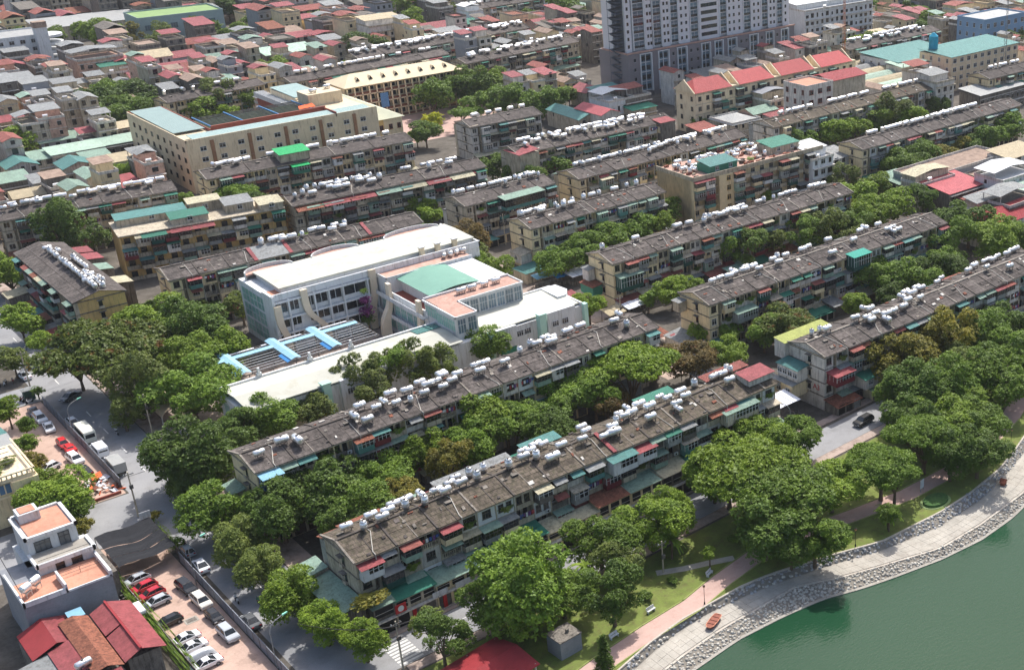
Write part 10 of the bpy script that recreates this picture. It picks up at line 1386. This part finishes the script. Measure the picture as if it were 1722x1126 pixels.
# ================= street furniture =================
def lamp(x, y, label, rz):
    t = thing('street_lamp', label, 'street lamp', (x, y, 0), rz, 'curved street lamps'); b = MB(); pts = [(0,0,0),(0,0,6.2)]+[(1.6-1.6*math.cos(a), 0, 6.2+1.6*math.sin(a)) for a in (.4,.8,1.2)]+[(2.4,0,8)]
    ob('pole', lib('lpole', lambda: b.tube(pts, .07, 7).mesh('pole', m_gsheet)), t); ob('lamp_head', lib('lhead', lambda: MB().hexa([(2.3,-.16,7.9),(3.3,-.1,8.0),(3.3,.1,8.0),(2.3,.16,7.9)],[(2.4,-.12,8.1),(3.2,-.08,8.14),(3.2,.08,8.14),(2.4,.12,8.1)]).mesh('lamp_head', mat('mint_lamp_head', srgb(150,226,196), .5))), t)
lamp(48.3,161.5,'curved street lamp with mint green head near the bottom edge of the street',.2); lamp(49.4,258.4,'curved street lamp with mint green head leaning over the cream minibus',.3); lamp(47.8,191.3,'curved street lamp with pale head by the white sedan on the street',.2); lamp(150,159.8,'curved lamp over the lakeside road by the flame of the big umbrella tree',2.2)
def pole(x, y, h, label):
    t = thing('utility_pole', label, 'utility pole', (x, y, 0), 0, 'concrete utility poles'); ob('shaft', lib(('pl', h), lambda: MB().cyl((0,0,0),(0,0,h),.17,.11,8).mesh('shaft', m_conc)), t); ob('crossarm', lib('xarm', lambda: MB().box(-.9,-.06,0,.9,.06,.12,0).cyl((-.7,0,.12),(-.7,0,.35),.05,.05,6,1).cyl((.7,0,.12),(.7,0,.35),.05,.05,6,1).cyl((0,0,.12),(0,0,.35),.05,.05,6,1).mesh('crossarm', [m_iron, m_white])), t, (0,0,h-.6)); ob('junction_box', lib('jbox', lambda: MB().box(-.3,-.3,0,.3,0,.7).mesh('junction_box', m_iron)), t, (0,-.1,h-3.2))
PL_ = [(48.4,219.8,9,'concrete pole with boxes at the mouth of the side street'),(49.8,289.5,9,'concrete pole at the left junction above the green kiosk'),(61.4,148.4,8.5,'concrete pole with a tangle of wires at the bottom edge crossing'),(175.8,265.7,9,'dark pole between the blue tarp and the white tarp'),(61.2,250,9,'concrete pole under the trees by the tan canopy'),(158.5,226,9,'concrete pole in the lane right of the white school'),(104,141.4,6,'slender pale post at the start of the cream footpath'),(172,298,9,'pole behind the market tarps in the centre lane')]
for p in PL_: pole(*p)
def wires(name, label, A, B, n, sag):
    b = MB()
    for k in range(n):
        p = [Vector(A)+(Vector(B)-Vector(A))*s/8+Vector((0,(k-n/2)*.12,-sag*4*(s/8)*(1-s/8)-k*.05)) for s in range(9)]; b.tube(p, .028, 4)
    ob(name, b.mesh(name, m_rubber), None, label=label, category='cable')
wires('cable', 'bundle of overhead cables crossing the upper junction', (20,291,8.2), (49.8,289.5,8.2), 4, .6); wires('cable', 'overhead cables from junction pole across the main street', (49.8,289.5,8.2), (63,291,8.2), 3, .4)
wires('cable', 'overhead cables crossing the main street at the side street', (48.4,219.8,8.2), (63,223,8.0), 3, .5); wires('cable', 'thick tangle of cables at the bottom edge crossing', (61.4,148.4,7.8), (52,161,6.5), 7, .9); wires('cable', 'cables running down along the nearest block foot', (61.4,148.4,7.8), (100,149.2,7), 4, 1.2); wires('cable', 'cables along the left edge above the villa', (24,189,12), (26,232,11), 5, .8)
t = thing('kiosk', 'dark green kiosk box at the top of the upper car park', 'kiosk', (48.4,285.2,0)); ob('wall', MB().box(-1,-.8,0,1,.8,2.1).mesh('wall', mat('kiosk_green', srgb(58,84,74), .7)), t); ob('roof', MB().box(-1.2,-1,2.1,1.2,1,2.25).mesh('roof', m_gsheet), t)
tree(49.8, 283.6, 1.5, 1.6, 'b', 0, 'small leafy bush beside the dark green kiosk', 'bush'); tree(49.0, 203.5, 1.6, 1.5, 'b', 0, 'leafy bush at the corner of the black net', 'bush'); tree(49.6, 215.6, 1.3, 1.2, 'b', 5, 'yellowish bush around the pole at the side street', 'bush')
# scrap heap
t = thing('scrap_heap', 'heap of rubble, orange cloth and scrap boards behind the parked lorry', 'scrap heap', (47.6,235.6,0)); r = random.Random(9)
for k in range(46):
    x, y = jit(r,2.2), jit(r,3.4); a = r.uniform(0,6.3); l_, w_ = r.uniform(.4,1.9), r.uniform(.2,.9); z = r.uniform(0,.9)*(1-(x/2.6)**2)*(1-(y/4)**2); ca, sa = math.cos(a), math.sin(a)
    q = [(x+ca*u*l_-sa*v*w_, y+sa*u*l_+ca*v*w_, z+.05+u*jit(r,.3)+v*jit(r,.2)) for u, v in ((-.5,-.5),(.5,-.5),(.5,.5),(-.5,.5))]
    ob('board', MB().sheet(q, .06).mesh('board', r.choice((m_tarp, m_orange, m_gsheet, m_wood, m_pale, m_rust, m_tarp))), t)
ob('orange_cloth', MB().sheet([(-1.2,2.2,.6),(.6,2.2,1.0),(.9,4.6,.9),(-1,4.6,.5)],.05).mesh('orange_cloth', m_orange), t)
t = thing('manhole', 'pale concrete manhole frame set in the brick car park', 'manhole', (43.6,182.2,0)); ob('manhole_frame', MB().box(-1,-.8,0,1,-.55,.05).box(-1,.55,0,1,.8,.05).box(-1,-.55,0,-.75,.55,.05).box(.75,-.55,0,1,.55,.05).mesh('manhole_frame', m_slab), t); ob('cover', MB().box(-.74,-.54,0,.74,.54,.035).mesh('cover', m_conc_d), t)
# market stalls in the lane
for i, (x, y, w, d, z, m, lb) in enumerate(((162.5,263.5,7,3,3,m_ltblue,'light blue market tarp left of the dark pole'),(165.5,261.8,3.2,3,2.6,mat('vivid_blue_tarp', srgb(40,136,206), .6, .15, 1, 4),'vivid blue tarp hanging beside the dark pole'),(171,259.6,9,4.6,2.8,m_tarp,'big white market tarp right of the dark pole'),(158,247,5,4,3.2,m_red,'red sheet stall roof behind the white school corner'),(167,232,6,3,2.8,m_tarp,'white tarp in the lane below the dark green balcony block'),(161,232.5,5,4,2.6,m_bt,'tan umbrella-like stall roof in the lane'),(159,214,6,5,3,m_rust,'brown sheet stall at the right end of the second block'),(163,208,5,5,3,m_red,'small red stall roof before the yellow gable'),(153.5,192,5,7,3,m_tarp,'pale awning beside the right end of the second block'),(154,168,9,5,4,m_tarp,'row of folded white tarps between nearest block and lettered gable'),(152,174,5,6,4.5,m_blue,'blue sheet lean-to between nearest block and lettered gable'),(158,176,6,8,5,m_gsheet,'grey patched roof behind the white folded tarps'),(156,298,8,5,3,m_gsheet,'grey sheet stall roof by the brown tree'),(200,232,7,5,3,m_sage,'sage sheet shed among trees behind the hooded block'),(213,228,8,4,2.6,m_ltblue,'pale blue tarps in the lane behind the hooded block'))):
    t = thing('market_stall', lb, 'stall', (x, y, 0)); b = MB(); r = random.Random(i)
    for s in range(4): b.sheet([(w*(s/4-.5),-d/2,z+jit(r,.12)),(w*((s+.94)/4-.5),-d/2,z+jit(r,.12)),(w*((s+.94)/4-.5),d/2,z+.5+jit(r,.12)),(w*(s/4-.5),d/2,z+.5+jit(r,.12))],.05)
    ob('stall_roof', b.mesh('stall_roof', m), t)
    for sx in (-1,1):
        for sy in (-1,1): ob('post', lib(('sp', z), lambda: MB().box(-.05,-.05,0,.05,.05,z).mesh('post', m_iron)), t, (sx*w*.45, sy*d*.42, 0))
    ob('counter', MB().box(-w*.4,-d*.3,0,w*.4,d*.3,1.0).mesh('counter', m_conc_d), t)

# ================= lakeside park furniture =================
def bench(x, y, rz, label):
    t = thing('park_bench', label, 'bench', (x, y, .03), rz, 'white park benches')
    ob('seat', lib('bs', lambda: MB().box(-.8,-.22,.42,.8,-.02,.48).box(-.8,.02,.42,.8,.22,.48).mesh('seat', m_white)), t); ob('backrest', lib('bb', lambda: MB().box(-.8,.24,.55,.8,.3,.72).box(-.8,.26,.76,.8,.32,.93).mesh('backrest', m_white)), t)
    for s in (-.65,.65): ob('leg', lib('blg', lambda: MB().box(-.05,-.2,0,.05,.28,.42).box(-.05,.22,.42,.05,.3,.9).mesh('leg', m_white)), t, (s, 0, 0))
bench(95.9,134.2,.1,'white bench in full sun at the grass edge of the pink path'); bench(87.9,132.9,.1,'white bench half in tree shade near the grey utility box'); bench(108.9,135.5,.35,'white bench where the cream footpath meets the pink path')
def park_lamp(x, y, label):
    t = thing('park_lamp', label, 'lamp post', (x, y, 0), 0, 'short park lamps'); ob('pole', lib('pp', lambda: MB().cyl((0,0,0),(0,0,.4),.14,.1,8).cyl((0,0,.4),(0,0,3.1),.05,.04,8).mesh('pole', m_rubber)), t); ob('lamp_head', lib('ph', lambda: MB().sph((0,0,3.3),.2,10,6,0).cyl((0,0,3.42),(0,0,3.55),.22,.06,8,1).mesh('lamp_head', [mat('orange_lamp_glass', srgb(214,150,110), .4), m_rubber])), t)
park_lamp(103.2,130.0,'short dark lamp post beside the pink path near the boat'); park_lamp(132.0,124.9,'short dark lamp post on the sunny lawn above the bank'); park_lamp(179,128.5,'short dark lamp post at the right edge of the lawn')
t = thing('notice_board', 'small white notice board on the lawn behind the oval bed', 'notice board', (153.6,129,0), .2); ob('board', MB().box(-.6,-.04,.7,.6,.04,2.4).mesh('board', m_white), t)
for s in (-.5,.5): ob('post', lib('nbp', lambda: MB().box(-.05,-.05,0,.05,.05,.75).mesh('post', m_gsheet)), t, (s,0,0))
t = thing('utility_box', 'grey concrete utility box house under the big bright tree', 'utility box', (80.9,135.6,0), .05); ob('wall', MB().box(-1.9,-1.7,0,1.9,1.7,3.0).mesh('wall', m_bgrey), t); ob('roof', MB().box(-2.0,-1.8,3.0,2.0,1.8,3.15).box(.3,-.4,3.15,.7,0,3.7).mesh('roof', m_conc_d), t)
# red-brown boat pulled up on the walkway
t = thing('boat', 'small rust-red flat boat lying upside on the lakeside walkway', 'boat', (101.8,126.2,-1.0), .42)
b = MB(); st = [(-1.9,.25,.45),(-1.4,.6,.1),(0,.7,.05),(1.4,.6,.1),(1.75,.5,.2)]
for (x0,w0,z0),(x1,w1,z1) in zip(st, st[1:]): b.hexa([(x0,-w0*.7,z0),(x1,-w1*.7,z1),(x1,w1*.7,z1),(x0,w0*.7,z0)],[(x0,-w0,.6),(x1,-w1,.6),(x1,w1,.6),(x0,w0,.6)])
m_boat = mat('rust_red_hull', srgb(138,80,62), .7, .2, 2, 5); ob('hull', b.mesh('hull', m_boat), t)
ob('gunwale', MB().tube([(-1.9,-.28,.64),(-1.4,-.62,.64),(0,-.72,.64),(1.4,-.62,.64),(1.75,-.5,.64),(1.75,.5,.64),(1.4,.62,.64),(0,.72,.64),(-1.4,.62,.64),(-1.9,.28,.64),(-1.9,-.28,.64)],.06).mesh('gunwale', mat('pale_hull_edge', srgb(206,140,110), .7)), t)
for x in (-.8,.1,1.0): ob('thwart', lib('thw', lambda: MB().box(-.14,-.6,.61,.14,.6,.68).mesh('thwart', m_boat)), t, (x,0,0))
t = thing('dog_house', 'tiny red-brown gabled hut on the far end of the walkway', 'hut', (167.4,121.2,-1.0), .3); ob('wall', MB().box(-.5,-.45,0,.5,.45,.7,0).quad([(-.2,-.46,0),(.2,-.46,0),(.2,-.46,.5),(-.2,-.46,.5)],1).mesh('wall', [m_boat, m_dark]), t); ob('roof', MB().sheet([(-.7,-.6,.62),(0,-.6,1.3),(0,.6,1.3),(-.7,.6,.62)],.05).sheet([(0,-.6,1.3),(.7,-.6,.62),(.7,.6,.62),(0,.6,1.3)],.05).mesh('roof', m_boat), t)
t = thing('red_pavilion', 'wide red roofed pavilion in tree shade at the bottom edge', 'pavilion', (68.5,136.5,0), .12); ob('roof', MB().sheet([(-5.5,-5,2.9),(5.5,-5,2.9),(5.5,0,3.9),(-5.5,0,3.9)],.1).sheet([(-5.5,0,3.9),(5.5,0,3.9),(5.5,5,2.9),(-5.5,5,2.9)],.1).mesh('roof', m_deepred), t)
for x in (-5,0,5):
    for y in (-4.5,4.5): ob('post', lib('rpp', lambda: MB().box(-.1,-.1,0,.1,.1,3).mesh('post', m_pale)), t, (x,y,0))
ob('counter', MB().box(-4.5,-3.8,0,4.5,3.8,2.2).mesh('counter', m_conc_d), t)

# ================= air =================
hz = bpy.data.materials.new('haze'); hz.use_nodes = True; hn = hz.node_tree; hn.nodes.clear()
ho = hn.nodes.new('ShaderNodeOutputMaterial'); hv = hn.nodes.new('ShaderNodeVolumePrincipled'); hv.inputs['Color'].default_value = (.92, .95, 1, 1); hv.inputs['Density'].default_value = .00006; hv.inputs['Anisotropy'].default_value = .3
hn.links.new(hv.outputs[0], ho.inputs['Volume'])
ob('haze', MB().box(-620,-420,-3.6,1520,1600,125).mesh('haze', hz), None, kind='stuff', label='pale summer haze over the whole district', category='haze')
S.cycles.volume_bounces = 0; S.cycles.volume_step_rate = 8

# two boxed balconies that stand out on the nearest block
cage(BK['A1'], 48.5, 0, 8.9, 5.2, 2.4, 2.6, m_whitew, m_teal, False); cage(BK['A1'], 53.6, 0, 8.8, 4.2, 1.9, 2.2, m_white, m_red, False)
cage(BK['A1'], 76, 0, 8.6, 8, 2.0, 2.5, m_conc, m_sage, False); cage(BK['A1'], 2.0, 0, 8.9, 3.4, 1.5, 2.2, m_whitew, m_red, False)
for x, z in ((23.5, 6.4), (20.2, 6.1)):
    ob('banner', lib('bnr', lambda: MB().box(-1.6,-.05,0,1.6,0,1.5).mesh('banner', mat('blue_white_banner', srgb(84,120,190), .8, .6, 1.2, 4, stain=srgb(226,226,232), stain_amt=.6))), BK['A1'], (x, -.3, z))
